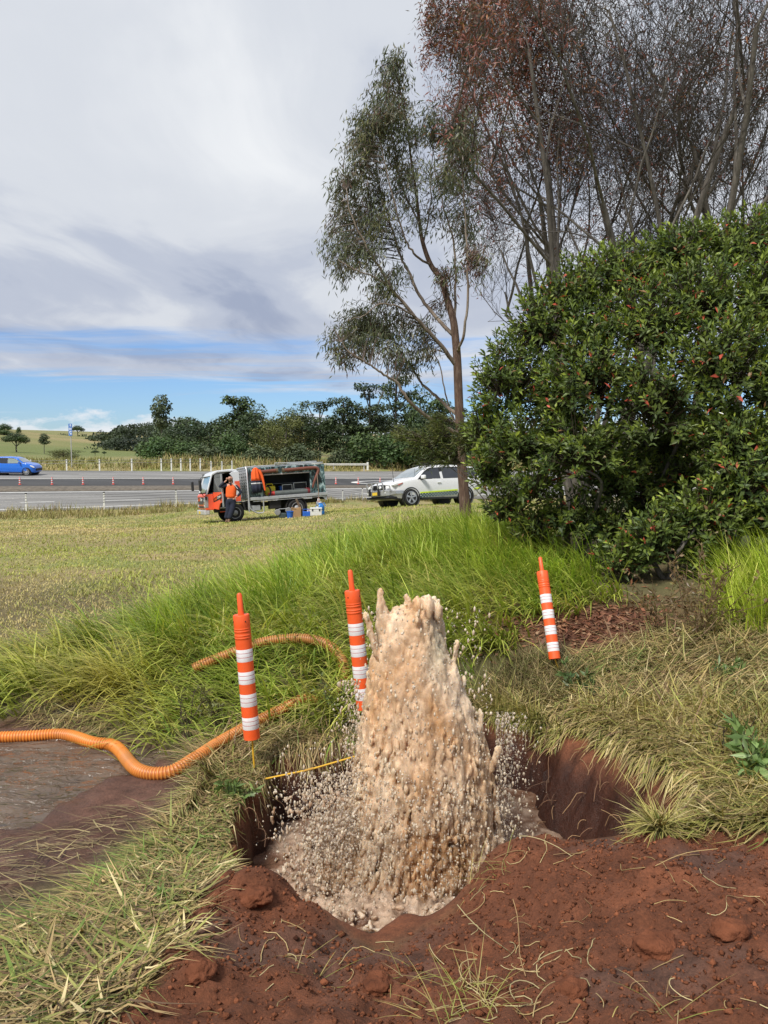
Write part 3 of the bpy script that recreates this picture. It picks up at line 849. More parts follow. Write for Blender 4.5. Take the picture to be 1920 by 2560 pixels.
# mown paddock, out to the road
lawnp = np.array([(-26, 43), (-14, 43.4), (-8, 48), (-3, 58), (2, 62), (9, 40), (4.5, 14), (2.5, 10.5), (-.2, 9.4), (-1.9, 8.2), (-3.4, 7.6), (-6, 6.6), (-9, 9)])
def lawn(n, seed):
    r = np.random.default_rng(seed)
    lo, hi = 7.0, 60.0
    y = lo * (hi / lo) ** r.random(n * 3); x = (r.random(n * 3) - .5) * 2 * (y * .52)
    k = in_poly(lawnp, x, y) & (~in_poly(bank, x, y)); x, y = x[k][:n], y[k][:n]; n = len(x)
    pn = fbm(x * .55, y * .35, seed=seed); pn2 = fbm(x * .2 + 5, y * .12, seed=seed + 1)
    f = sstep(-.42, .22, pn * .7 + pn2 * .9 + .2 * r.standard_normal(n))[:, None]
    c_ = pick(r, n, [(3, (.52, .43, .20)), (2, (.42, .36, .15)), (1.0, (.27, .20, .11))], .15) * (1 - f) + pick(r, n, [(3, (.30, .33, .075)), (2, (.38, .38, .10)), (1.5, (.21, .28, .06))], .15) * f
    L = r.uniform(.025, .06, n) * (1 + .6 * (pn > .3)); W = .006 + .0009 * y
    q = np.column_stack([x, y, HZ(x, y) - .005])
    return blades(q, r.uniform(0, 2 * np.pi, n), L + .0008 * y, W, np.abs(.75 + .35 * r.standard_normal(n)), r.uniform(0, .6, n), np.clip(c_, .01, 1), 1)
V, T, C = lawn(105000, 41)
tag(link('mown_grass', np_mesh('mown_grass', V, T, C), M_LAWN), 'mown straw and green grass around the truck', 'grass', kind='stuff')
# rough verge beside the near carriageway and dry grass beyond the far one
def verge(n, seed, yf, x0, x1, Lr, W, table, up=.35):
    r = np.random.default_rng(seed); x = r.uniform(x0, x1, n); y = yf(x, r.random(n))
    cl = fbm(x * .5, y * .5, seed=seed); k = r.random(n) < sstep(-.35, .25, cl) + .12; x, y, cl = x[k], y[k], cl[k]; n = len(x)
    q = np.column_stack([x, y, HZ(x, y) - .03])
    L = r.uniform(*Lr, n) * (1 + .7 * np.clip(cl, -.5, 1))
    return blades(q, r.uniform(0, 2 * np.pi, n), L, W * r.uniform(.6, 1.4, n), np.abs(up * r.standard_normal(n)), r.uniform(.1, 1.1, n), np.clip(pick(r, n, table, .2) * (1 + .35 * cl[:, None]), .01, 1), 2)
VT = [(3, (.34, .285, .13)), (2, (.22, .19, .085)), (2, (.19, .2, .055)), (1, (.16, .105, .06))]
V, T, C = join([verge(15000, 51, lambda x, u: band(0, x)[0] - .3 - u * np.clip(9 - np.abs(x + 22) * .3, 1.2, 9), -27, 4, (.16, .42), .028, VT),
                verge(2200, 53, lambda x, u: band(0, x)[0] - .1 - u * 1.2, -27, 6, (.3, .65), .03, VT)])
tag(link('verge_grass', np_mesh('verge_grass', V, T, C), M_LAWN), 'rough dry grass along the near road edge', 'grass', kind='stuff')
V, T, C = join([verge(9000, 52, lambda x, u: band(4, x)[0] + .4 + u * 5.0, -42, 40, (.2, .5), .06, [(3, (.40, .33, .15)), (2, (.31, .26, .10)), (1.5, (.2, .21, .06))]),
                verge(6000, 55, lambda x, u: band(4, x)[0] + 2 + u * 16, -46, -20, (.25, .6), .09, [(3, (.24, .215, .09)), (2, (.19, .19, .07)), (2, (.15, .17, .05))]), verge(11000, 54, lambda x, u: band(4, x)[0] + 3 + u * 14, -24, 40, (.5, 1.15), .10, [(3, (.26, .215, .10)), (2, (.19, .165, .08)), (2, (.15, .17, .05)), (1, (.34, .28, .13))])])
tag(link('roadside_grass', np_mesh('roadside_grass', V, T, C), M_LAWN), 'tall dry grass beyond the far carriageway', 'grass', kind='stuff')

# brown leaf litter under the shrub
r = np.random.default_rng(61)
lq = np.column_stack([lit[0] + .75 * r.standard_normal(2600), lit[1] + .48 * r.standard_normal(2600)])
lq = lq[(SDP(lq[:, 0], lq[:, 1]) > .1)]; n = len(lq)
def flat_leaves(q, L, W, c_, lift=.012):
    az = r.uniform(0, 6.283, len(q)); d_ = np.column_stack([np.cos(az), np.sin(az), .35 * r.standard_normal(len(q))]); p_ = with_z(q, lift * r.random(len(q)) + .004)
    s_ = np.column_stack([-np.sin(az), np.cos(az), .5 * r.standard_normal(len(q))])
    V = np.stack([p_, p_ + d_ * L[:, None] * .5 + s_ * W[:, None] * .5, p_ + d_ * L[:, None], p_ + d_ * L[:, None] * .5 - s_ * W[:, None] * .5], 1).reshape(-1, 3)
    T = (np.array([(0, 1, 2), (0, 2, 3)])[None] + (np.arange(len(q)) * 4)[:, None, None]).reshape(-1, 3)
    return V, T, np.repeat(np.clip(c_, .01, 1), 4, 0)
V, T, C = flat_leaves(lq, r.uniform(.05, .11, n), r.uniform(.015, .03, n), pick(r, n, [(3, (.19, .075, .04)), (2, (.12, .05, .03)), (2, (.26, .13, .07)), (1, (.30, .19, .11))], .2))
tag(link('leaf_litter', np_mesh('leaf_litter', V, T, C), M_STRAW), 'brown fallen leaves below the shrub', 'leaves', kind='stuff')
# ================================================================== trees and shrubs
def unit(v): return v / np.maximum(np.linalg.norm(v, axis=-1, keepdims=True), 1e-9)
def leafset(pos, d, nrm, L, W, col, fold=0.25, droop=0.0):
    """pointed leaves: base, two flanks, tip; folded along the midrib"""
    n = len(pos); d = unit(d); s = unit(np.cross(d, nrm)); u = np.cross(s, d)
    L = np.asarray(L)[:, None] * np.ones((n, 1)); W = np.asarray(W)[:, None] * np.ones((n, 1))
    mid = pos + d * L * .45
    tip = pos + d * L + np.array([0, 0, -1]) * L * droop
    V = np.stack([pos, mid + s * W * .5 + u * W * fold, tip, mid - s * W * .5 + u * W * fold], 1).reshape(-1, 3)
    T = (np.array([(0, 1, 2), (0, 2, 3)])[None] + (np.arange(n) * 4)[:, None, None]).reshape(-1, 3)
    return V, T, np.repeat(col, 4, 0)
def segset(a, b_, ra, rb, col, n=3):
    """many thin tapering rods"""
    a = np.asarray(a, float); b_ = np.asarray(b_, float); k = len(a)
    d = unit(b_ - a); ref = np.where(np.abs(d[:, 2:3]) > .9, np.array([[1., 0, 0]]), np.array([[0, 0, 1.]]))
    u = unit(np.cross(d, ref)); w = np.cross(d, u)
    V = np.zeros((k, 2 * n, 3))
    for i in range(n):
        c_, s_ = math.cos(2 * math.pi * i / n), math.sin(2 * math.pi * i / n)
        o = u * c_ + w * s_
        V[:, i] = a + o * np.asarray(ra)[:, None]; V[:, n + i] = b_ + o * np.asarray(rb)[:, None]
    tri = []
    for i in range(n):
        j = (i + 1) % n; tri += [(i, j, n + j), (i, n + j, n + i)]
    T = (np.array(tri)[None] + (np.arange(k) * 2 * n)[:, None, None]).reshape(-1, 3)
    return V.reshape(-1, 3), T, np.repeat(col, 2 * n, 0)
def bark(name, c_, c2, scale=14):
    m, t, b = newmat(name)
    n = tnoise(t, scale, 7, 0.65, 'Object', 0.3, (1, 1, 0.18))
    out = tramp(t, n, [(0.3, tuple(x * .45 for x in c_)), (0.5, c_), (0.7, c2)])
    t.links.new(out, b.inputs['Base Color']); b.inputs['Roughness'].default_value = 0.9
    tbump(t, b, n, 0.9, 0.04)
    return m
M_BARK = bark('stringy_bark', (.105, .062, .042), (.19, .135, .10), 22)
M_LIMB = bark('smooth_gum_bark', (.19, .145, .11), (.33, .28, .23), 8)
M_GREYB = bark('grey_bark', (.115, .10, .085), (.21, .19, .165), 10)
M_GUM = attrmat('gum_leaves', 0.42, trans=0.18, var=0.2, nscale=1.2, spec=0.4)
M_LEAF = attrmat('glossy_leaves', 0.48, trans=0.2, var=0.25, nscale=1.1, spec=0.32)
M_FAR = attrmat('distant_leaves', 0.55, trans=0.12, var=0.35, nscale=0.35, spec=0.3)
M_TWIG = attrmat('twigs', 0.85, var=0.2, nscale=2)
def spline(pts, n=10):
    """Catmull-Rom through points"""
    p = np.asarray(pts, float); p = np.vstack([2 * p[0] - p[1], p, 2 * p[-1] - p[-2]]); out = []
    for i in range(1, len(p) - 2):
        for u in np.linspace(0, 1, n, endpoint=False):
            a, b_, c_, d = p[i - 1], p[i], p[i + 1], p[i + 2]
            out.append(.5 * ((2 * b_) + (c_ - a) * u + (2 * a - 5 * b_ + 4 * c_ - d) * u * u + (3 * b_ - a - 3 * c_ + d) * u ** 3))
    out.append(p[-2]); return np.array(out)

# ------------------------------------------------------------------ the gum tree by the white car
TD = 17.0
tb = G(1166, 1312, 14, 20); 
def TP(px, py, dd=0.0): return P(px, py, TD + dd)
gum = empty('gum_tree', (tb[0], tb[1], tb[2] - .05))
def local(o, pts): return np.asarray(pts) - np.array(o.location)
TRUNK = [(1167, 1316, 0), (1160, 1230, 0), (1153, 1140, 0), (1147, 1000, 0), (1143, 900, 0), (1139, 850, 0), (1133, 800, 0), (1118, 750, .1), (1103, 700, .1), (1077, 662, .2), (1058, 610, .2), (1049, 560, .2), (1039, 470, .2), (1028, 400, .1), (1018, 320, 0), (1005, 245, 0), (990, 180, 0)]
LIMBS = [[(1141, 915, 0), (1100, 861, -.2), (1041, 794, -.5), (980, 720, -.7), (950, 670, -.8), (916, 613, -.9), (880, 540, -.9), (865, 470, -.8)],
         [(1133, 838, 0), (1087, 791, .3), (1050, 738, .5), (1020, 680, .7), (1001, 638, .8), (970, 543, .8), (945, 450, .8), (935, 360, .6), (940, 300, .5)],
         [(1147, 1085, 0), (1133, 1078, -.1), (1072, 1043, -.4), (1020, 1000, -.7), (992, 957, -.8), (952, 932, -1), (918, 907, -1.1), (880, 885, -1.2), (850, 850, -1.2)],
         [(1146, 1040, 0), (1103, 1003, .4), (1057, 963, .7), (1035, 926, .8), (1010, 890, .9), (985, 850, .9)],
         [(1146, 1060, 0), (1130, 1040, .5), (1110, 970, .8), (1098, 910, 1.0), (1070, 860, 1.0), (1050, 800, 1.1)],
         [(1142, 880, 0), (1152, 860, -.3), (1164, 803, -.5), (1170, 690, -.6), (1166, 600, -.6), (1160, 500, -.6), (1156, 400, -.5), (1160, 320, -.4)],
         [(1136, 810, 0), (1138, 720, .3), (1134, 606, .5), (1112, 527, .6), (1090, 440, .6), (1080, 350, .6)],
         [(1077, 662, .2), (1040, 640, -.2), (1010, 590, -.4), (985, 500, -.6), (960, 400, -.7), (950, 330, -.6)],
         [(1041, 794, -.5), (1000, 770, -.8), (950, 760, -1.0), (905, 790, -1.2), (870, 800, -1.3)],
         [(1058, 610, .2), (1075, 520, .5), (1078, 430, .7), (1085, 350, .8)],
         [(980, 720, -.7), (930, 690, -1), (880, 670, -1.1), (845, 650, -1.1)],
         [(1049, 560, .2), (1010, 480, .6), (990, 400, .8), (975, 300, .7), (970, 220, .5)]]
tm = MB(); pts = spline([TP(*a) for a in TRUNK], 6)
tr = np.interp(np.linspace(0, 1, len(pts)), [0, .06, .15, .42, .55, .75, 1], [.155, .115, .10, .075, .055, .03, .008])
tm.tube(local(gum, pts), list(tr), 12)
tm.build('trunk', M_BARK, gum, True, auto=0)
skel = [(pts[i], pts[i + 1]) for i in range(len(pts) * 2 // 5, len(pts) - 1)]
for li, l in enumerate(LIMBS):
    q = spline([TP(*a) for a in l], 6)
    r0 = [.050, .045, .05, .042, .022, .036, .032, .028, .022, .02, .02, .022][li]
    q = q + .02 * np.stack([vnoise(np.arange(len(q)) * .9, np.full(len(q), li + k * 7.), seed=k) for k in range(3)], 1) * (np.arange(len(q))[:, None] > 2)
    MB().tube(local(gum, q), list(np.linspace(r0, .007, len(q))), 7).build('limb', M_LIMB, gum, True, auto=0)
    skel += [(q[i], q[i + 1]) for i in range(3, len(q) - 1)]
CL = [(985, 172, 34, 42, 1), (972, 235, 55, 48, 1.2), (945, 300, 60, 48, 1.2), (905, 335, 42, 48, .9), (998, 310, 42, 50, .8), (1035, 335, 32, 40, .6), (885, 395, 46, 46, 1), (945, 385, 70, 50, 1.1),
      (1072, 325, 30, 36, .7), (1080, 285, 22, 22, .25), (1155, 325, 46, 48, 1.1), (1145, 395, 42, 46, 1), (1180, 380, 30, 40, .5), (868, 465, 44, 50, 1), (930, 480, 66, 56, 1.1), (1005, 450, 44, 50, .7), (1070, 430, 34, 44, .5), (1110, 440, 26, 40, .4),
      (850, 548, 40, 50, 1), (900, 560, 58, 48, 1), (960, 560, 40, 46, .5), (835, 622, 34, 44, 1), (872, 640, 50, 44, .9), (925, 640, 40, 36, .5), (1100, 540, 40, 56, .45), (1165, 540, 34, 60, .5), (1040, 540, 30, 50, .3), (1165, 455, 30, 40, .5),
      (975, 690, 44, 26, .5), (845, 690, 22, 22, .3), (1000, 605, 28, 30, .25), (955, 720, 30, 24, .4),
      (885, 800, 52, 46, 1.1), (850, 848, 44, 44, 1.1), (930, 800, 46, 38, .8), (955, 850, 56, 36, .8), (905, 868, 46, 34, .8), (1005, 872, 48, 30, .8), (1010, 912, 40, 30, .7), (1045, 835, 34, 34, .5), (1060, 885, 34, 40, .4), (945, 745, 34, 24, .5), (985, 800, 40, 26, .5), (840, 890, 20, 20, .3), (870, 905, 20, 14, .2),
      (1120, 705, 22, 44, .5), (1110, 760, 20, 40, .35), (1195, 655, 30, 50, .7), (1190, 590, 26, 40, .4), (1150, 640, 20, 40, .25)]
r = np.random.default_rng(61)
lp, lc, ta, tbb = [], [], [], []
sk = np.array([(a + b_) / 2 for a, b_ in skel])
for ci, (cx, cy, rx, ry, w) in enumerate(CL):
    dd = -1.0 + 2.0 * r.random() if ci > 1 else 0
    dd = float(np.clip(dd, -1.1, 1.1)); c0 = TP(cx, cy, dd); R3 = np.array([rx, 0, ry]) * 1.15 / FPX * TD; R3[1] = R3[0] * 1.0
    ns = int(26 * w + 5 + rx * ry / 85 * w)
    for s in range(ns):
        e = r.standard_normal(3); e = e / np.linalg.norm(e) * r.random() ** .45
        tip = c0 + e * R3
        k = np.argmin(((sk - tip) ** 2).sum(1) + .3 * (sk[:, 2] > tip[2])); st = sk[k]
        midp = st + (tip - st) * .6 + np.array([0, 0, .12])
        ta += [st, midp]; tbb += [midp, tip]
        nl = int(r.integers(9, 16))
        u = r.random(nl) ** .6
        pp = midp + (tip - midp) * u[:, None] + .10 * r.standard_normal((nl, 3))
        lp.append(pp)
        brown = (ci in (44, 45, 46, 47)) or r.random() < .10
        base_c = np.array((.11, .06, .045)) if brown and r.random() < .6 else np.array([(.105, .122, .062), (.080, .098, .056), (.155, .155, .062), (.125, .11, .07)][r.choice(4, p=[.4, .3, .15, .15])])
        lc.append(base_c * (1 + .18 * r.standard_normal((nl, 1))))
lp = np.concatenate(lp); lc = np.clip(np.concatenate(lc), .015, 1); n = len(lp)
d = np.stack([.55 * r.standard_normal(n) - .15, .5 * r.standard_normal(n), -1 + .45 * r.standard_normal(n)], 1)
V, T, C = leafset(lp - np.array(gum.location), d, r.standard_normal((n, 3)), r.uniform(.10, .19, n), r.uniform(.018, .032, n), lc, .1)
link('crown', np_mesh('crown', V, T, C), M_GUM, gum)
ta = np.array(ta) - np.array(gum.location); tbb = np.array(tbb) - np.array(gum.location)
V, T, C = segset(ta, tbb, np.full(len(ta), .006), np.full(len(ta), .003), np.tile((.13, .10, .08), (len(ta), 1)))
link('twigs', np_mesh('twigs', V, T, C), M_TWIG, gum)
tag(gum, 'tall gum tree with drooping grey green leaves, its trunk in front of the white car', 'tree')

# ------------------------------------------------------------------ thin dark trees behind the shrub
def bare_tree(name, px, py, d, height, seed, spread, nstem, leaf=None, label='', levels=5, lean=(0, 0), tw=(.075, .064, .056), xmin=-99):
    r = np.random.default_rng(seed); b0 = P(px, py, d); b0[2] = HZ(b0[0], b0[1]) - .1
    root = empty(name, b0)
    segs = [[] for _ in range(4)]; tips = []; trunk = MB(); limb = []
    def grow(p, dr, L, rad, lv):
        if p[0] + b0[0] < xmin + .5 * math.sin(p[2] * 1.3): return
        ns = [7, 6, 5, 4, 3, 3][lv]; pts_ = [p]; rs = [rad]
        for k in range(ns):
            dr = unit(dr + np.array([0, 0, .10 if lv > 0 else .05]) + [.06, .10, .14, .18, .22, .26][lv] * r.standard_normal(3))
            if p[0] + dr[0] * L / ns + b0[0] < xmin + .4 * math.sin(p[2] * 1.3): dr = unit(dr * np.array([.0, 1, 1]) + np.array([.25, 0, .1]))
            p = p + dr * L / ns; pts_.append(p); rs.append(rad * (1 - .55 * (k + 1) / ns))
            if lv < levels and (k > 1 or lv > 1):
                for _ in range([1, 1, 2, 2, 1, 0][lv] if r.random() < [.8, .9, .82, .72, .48, 0][lv] else 0):
                    ax = unit(np.cross(dr, r.standard_normal(3)))
                    an = r.uniform(.35, .85)
                    nd = unit(dr * math.cos(an) + ax * math.sin(an) * np.array([1.15, 1.0, .8]))
                    grow(p, nd, L * r.uniform(.42, .68), rs[-1] * r.uniform(.45, .7), lv + 1)
        if lv <= 1: limb.append((np.array(pts_), rs))
        else:
            for a, b_, ra, rb in zip(pts_[:-1], pts_[1:], rs[:-1], rs[1:]): segs[min(lv, 3)].append((a, b_, max(ra, .0058), max(rb, .0045)))
        if lv >= 3: tips.append((pts_[-1], dr))
    for s in range(nstem):
        a = 2 * math.pi * (s + r.random() * .6) / nstem
        dr = unit(np.array([math.cos(a) * spread + lean[0], math.sin(a) * spread * .7 + lean[1], 1.0]))
        grow(np.zeros(3) + np.array([math.cos(a), math.sin(a), 0]) * .1, dr, height * r.uniform(.7, 1.0), .115 * r.uniform(.8, 1.15), 0)
    for k, (q, rs) in enumerate(limb):
        trunk.tube(q, rs, 7 if rs[0] > .03 else 5, cap=False)
    trunk.build('trunk', M_GREYB, root, True, auto=0)
    sg = [s for l in segs for s in l]
    a = np.array([s[0] for s in sg]); b_ = np.array([s[1] for s in sg])
    c_ = np.tile(tw, (len(sg), 1)) * (1 + .2 * r.standard_normal((len(sg), 1)))
    V, T, C = segset(a, b_, np.array([s[2] for s in sg]), np.array([s[3] for s in sg]), np.clip(c_, .01, 1))
    link('twigs', np_mesh('twigs', V, T, C), M_TWIG, root)
    if leaf is not None:
        lp, ld, lc = [], [], []
        for p, dr in tips:
            w = leaf(p + b0)
            if r.random() < w:
                k = int(r.integers(7, 15))
                lp.append(p + .15 * r.standard_normal((k, 3))); ld.append(dr * .4 + np.array([0, 0, -.55]) + .5 * r.standard_normal((k, 3)))
                red = r.random() < .62
                cb = np.array((.185, .062, .045)) if red else np.array([(.10, .075, .05), (.115, .10, .06), (.24, .105, .045)][r.choice(3)])
                lc.append(cb * (1 + .25 * r.standard_normal((k, 1))))
        lp = np.concatenate(lp); n = len(lp)
        V, T, C = leafset(lp, np.concatenate(ld), r.standard_normal((n, 3)), r.uniform(.10, .20, n), r.uniform(.022, .036, n), np.clip(np.concatenate(lc), .01, 1), .1)
        link('crown', np_mesh('crown', V, T, C), M_GUM, root)
    tag(root, label, 'tree', 'thin dark trees behind the shrub')
    print(name, len(sg), len(tips))
    return root
def redleaf(p):
    """leaves hang thick in the upper left of the crown and thin out to the right"""
    px = 960 + p[0] / p[1] * FPX; el = (p[2] - EYE) / p[1]
    return float(np.clip(1.7 - (px - 1150) / 230, .07, 1) * np.clip((el - .25) / .12, .10, 1)) 
bare_tree('red_leaved_tree', 1470, 1290, 19.5, 11.6, 71, .36, 5, redleaf, 'slender tree with dark red leaves rising above the left half of the shrub', 5, (-.04, 0), xmin=1.5)
bare_tree('bare_tree', 1440, 1290, 22.5, 11.5, 72, .30, 4, lambda p: .10, 'bare many stemmed tree just right of the red leaved one', 5, (.05, 0), xmin=2.9)
bare_tree('bare_tree', 1700, 1290, 19.0, 11.0, 73, .32, 4, lambda p: .07, 'bare grey tree with forked trunks above the middle of the shrub', 5, (.0, 0))
bare_tree('bare_tree', 1890, 1290, 20.0, 11.6, 74, .30, 4, lambda p: .05, 'bare brown tree with dense twigs at the right edge of the photo', 5, (-.05, 0), (.085, .067, .052))

# ------------------------------------------------------------------ broad leaved shrubs
def shrub(name, lobes, seed, n_whorl, base, label, stems, leafL=(.085, .145), gaps=0.0):
    r = np.random.default_rng(seed); root = empty(name, base); o = np.array(base)
    C0 = np.array([l[0] for l in lobes]); R0 = np.array([l[1] for l in lobes]); w = (R0 ** 2).sum(1); w = w / w.sum()
    P0 = []; D0 = []
    while len(P0) < n_whorl:
        k = r.choice(len(lobes), p=w); e = unit(r.standard_normal(3)); e[2] = e[2] if e[2] > -.55 else -e[2] * .3
        rr_ = 1.0 - (.42 * r.random() ** 2.2 if r.random() < .8 else r.uniform(.35, .6))
        p = C0[k] + e * R0[k] * rr_
        q = ((p - C0) / R0); ins = (q ** 2).sum(1); ins[k] = 9
        if ins.min() < .42: continue                                   # buried inside another lobe
        if p[2] < HZ(p[0], p[1]) + .08: continue
        if gaps and vnoise(p[0:1] * 1.6, p[1:2] * 1.6, p[2:3] * 1.6, seed=seed)[0] < -1 + gaps: continue
        P0.append(p); D0.append(unit(e * np.array([1, 1, .7]) + np.array([0, 0, .75]) + .25 * r.standard_normal(3)))
    P0 = np.array(P0); D0 = np.array(D0); n = len(P0)
    lp, ld, ln, lc, ll, tipn = [], [], [], [], [], []
    hue = fbm(P0[:, 0] * .9, P0[:, 1] * .9, P0[:, 2] * .9, seed=seed)
    for i in range(n):
        k = int(r.integers(8, 14)); u = np.linspace(0, 1, k)
        a = np.arange(k) * 2.4 + r.random() * 6.28
        ax = unit(np.cross(D0[i], [0.31, .2, .9])); bx = np.cross(D0[i], ax)
        out = ax * np.cos(a)[:, None] + bx * np.sin(a)[:, None]
        lp.append(P0[i] - D0[i] * (.20 * (1 - u))[:, None])
        ld.append(out * (1.05 - .55 * u)[:, None] + D0[i] * (.30 + .75 * u)[:, None] + .15 * r.standard_normal((k, 3)))
        ln.append(np.tile(D0[i], (k, 1)) + .2 * r.standard_normal((k, 3)))
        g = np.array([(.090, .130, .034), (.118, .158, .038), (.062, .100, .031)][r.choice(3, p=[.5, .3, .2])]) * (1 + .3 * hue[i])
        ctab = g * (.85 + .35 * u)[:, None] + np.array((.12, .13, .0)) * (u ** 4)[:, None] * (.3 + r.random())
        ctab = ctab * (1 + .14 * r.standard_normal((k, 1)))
        red = r.random(k) < .014
        ctab[red] = np.array((.50, .10, .06)) * (1 + .2 * r.standard_normal())
        pale = r.random(k) < .012
        ctab[pale] = np.array((.24, .14, .07))
        lc.append(ctab); ll.append(r.uniform(*leafL, k) * (1 - .25 * u))
    lp, ld, ln, lc, ll = [np.concatenate(a) for a in (lp, ld, ln, lc, ll)]
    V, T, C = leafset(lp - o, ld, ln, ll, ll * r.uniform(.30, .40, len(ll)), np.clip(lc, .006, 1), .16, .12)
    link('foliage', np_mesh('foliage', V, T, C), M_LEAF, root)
    # woody stems up to the lobes and twigs to the whorls
    for k, (cx, cy) in enumerate(stems):
        sm = MB()
        b_ = np.array([cx, cy, HZ(cx, cy) - .1])
        for j in range(3):
            tgt = C0[r.choice(len(C0))] + r.standard_normal(3) * .2
            q = spline([b_, b_ + (tgt - b_) * .35 + np.array([0, 0, .3]) + .12 * r.standard_normal(3), b_ + (tgt - b_) * .7 + .15 * r.standard_normal(3), tgt], 4)
            sm.tube(q - o, list(np.linspace(.035, .010, len(q))), 6, cap=False)
        sm.build('stem', M_GREYB, root, True, auto=0)
    k = np.argmin(((P0[:, None] - C0[None]) ** 2).sum(-1), 1)
    st = C0[k] + (P0 - C0[k]) * r.uniform(.2, .5, (n, 1)); st[:, 2] -= .2
    V, T, C = segset(st - o, P0 - o, np.full(n, .007), np.full(n, .004), np.tile((.06, .045, .03), (n, 1)))
    link('twigs', np_mesh('twigs', V, T, C), M_TWIG, root)
    # white blossoms
    for i in r.choice(n, 7, replace=False):
        bm_ = MB()
        for j in range(5):
            a = j * 1.2566; bm_.ball((math.cos(a) * .016, math.sin(a) * .016, 0), (.014, .014, .006), 6, 4)
        f = bm_.build('flower', mat('white_petal', (.75, .73, .70), .6), root, True)
        f.location = P0[i] - o + D0[i] * .05; f.rotation_euler = r.uniform(-1, 1, 3)
    tag(root, label, 'shrub')
    return root
def lob(px, py, d, rx, rz, ry=None): return (P(px, py, d), np.array([rx, ry or rx, rz]))
big = [lob(1270, 960, 10.6, .55, .75), lob(1300, 1110, 10.4, .60, .60), lob(1360, 830, 10.8, .60, .70), lob(1330, 1210, 10.2, .45, .38), lob(1440, 740, 10.9, .60, .62), lob(1480, 950, 10.1, .75, .80), lob(1450, 1120, 9.9, .65, .60),
       lob(1560, 690, 10.9, .65, .55), lob(1620, 820, 10.1, .75, .75), lob(1640, 1010, 9.7, .75, .75), lob(1700, 640, 10.9, .65, .50), lob(1760, 760, 10.1, .75, .70), lob(1800, 920, 9.6, .75, .75), lob(1850, 620, 10.8, .70, .55), lob(1930, 600, 10.9, .6, .6),
       lob(1910, 760, 10, .7, .75), lob(1940, 950, 9.6, .7, .8), lob(2050, 700, 10.6, .9, .9), lob(2080, 950, 10.2, .9, .9), lob(1430, 1290, 10.3, .55, .40), lob(1560, 1200, 10.4, .6, .5), lob(1540, 1330, 10.2, .55, .42), lob(1620, 1380, 10.3, .5, .38), lob(1700, 1200, 10.6, .6, .5), lob(1480, 830, 10.6, .6, .6), lob(1380, 1000, 10.8, .6, .7), lob(1650, 1120, 10.9, .7, .55), lob(1780, 1080, 10.6, .7, .6), lob(1640, 1270, 10.7, .6, .4), lob(1760, 1250, 10.6, .6, .5), lob(1222, 1170, 11.0, .36, .42), lob(1262, 1262, 10.8, .36, .30), lob(1215, 1060, 11.0, .34, .45), lob(1345, 1310, 10.4, .42, .30)]
sb = G(1600, 1425, 8.5, 12)
shrub('leafy_shrub', big, 81, 6800, (sb[0], 10.6, HZ(sb[0], 10.6) - .05), 'big dark green leafy shrub with scattered red leaves, taller than the bollards beside it', [(2.6, 10.7), (3.3, 10.5), (4.2, 10.6), (5.0, 10.4)])
small = [lob(1640, 1330, 9.0, .42, .36), lob(1560, 1390, 9.2, .36, .28), lob(1760, 1280, 8.9, .50, .42), lob(1850, 1200, 9.0, .5, .5), lob(1930, 1290, 8.9, .5, .45), lob(1830, 1100, 9.2, .5, .5), lob(1740, 1370, 9.0, .40, .25), lob(1930, 1120, 9.2, .5, .5)]
sb = G(1760, 1430, 8, 10)
shrub('leafy_shrub', small, 82, 1200, (sb[0], 9.1, HZ(sb[0], 9.1) - .05), 'lower leafy bush in front of the big shrub, above the right bollard', [(3.4, 9.1), (4.1, 9.1)])

# fine leaved wattle hanging round the foot of the gum
r = np.random.default_rng(88); wt_ = empty('wattle_shrub', (2.2, 13.8, HZ(2.2, 13.8) - .05)); o_ = np.array(wt_.location)
CW = [(1040, 1105, 46, 34), (1000, 1085, 30, 24), (1085, 1085, 40, 40), (1105, 1130, 44, 40), (1060, 1145, 40, 26), (1150, 1100, 40, 50), (1215, 1140, 44, 44), (1255, 1200, 40, 44), (1275, 1250, 34, 34), (1120, 1150, 36, 18), (1100, 1050, 34, 26), (1200, 1080, 40, 50), (1270, 1290, 34, 28)]
lp, ld, lc, sa, sb_ = [], [], [], [], []
for cx, cy, rx, ry in CW:
    for k in range(int(rx * ry / 26)):
        e = unit(r.standard_normal(3)) * r.random() ** .5; c0 = P(cx, cy, 13.8); p_ = c0 + e * np.array([rx, rx, ry]) / FPX * 13.8
        st = np.array([2.2, 13.8, max(c0[2] - .3, 1.0)]) * .25 + c0 * .75; sa.append(st); sb_.append(p_)
        nl = int(r.integers(10, 18)); u = r.random(nl)
        lp.append(p_ + (st - p_) * (.35 * u)[:, None] + .03 * r.standard_normal((nl, 3)))
        ld.append(unit(p_ - st) + .75 * r.standard_normal((nl, 3)) + np.array([0, 0, -.1])); lc.append(np.array([(.105, .125, .03), (.075, .10, .028), (.14, .15, .04)][r.choice(3)]) * (1 + .2 * r.standard_normal((nl, 1))))
lp = np.concatenate(lp); n = len(lp)
V, T, C = leafset(lp - o_, np.concatenate(ld), r.standard_normal((n, 3)), r.uniform(.07, .13, n), r.uniform(.010, .018, n), np.clip(np.concatenate(lc), .01, 1), .1)
link('foliage', np_mesh('foliage', V, T, C), M_GUM, wt_)
V, T, C = segset(np.array(sa) - o_, np.array(sb_) - o_, np.full(len(sa), .005), np.full(len(sa), .003), np.tile((.07, .055, .04), (len(sa), 1)))
link('twigs', np_mesh('twigs', V, T, C), M_TWIG, wt_)
sm = MB()
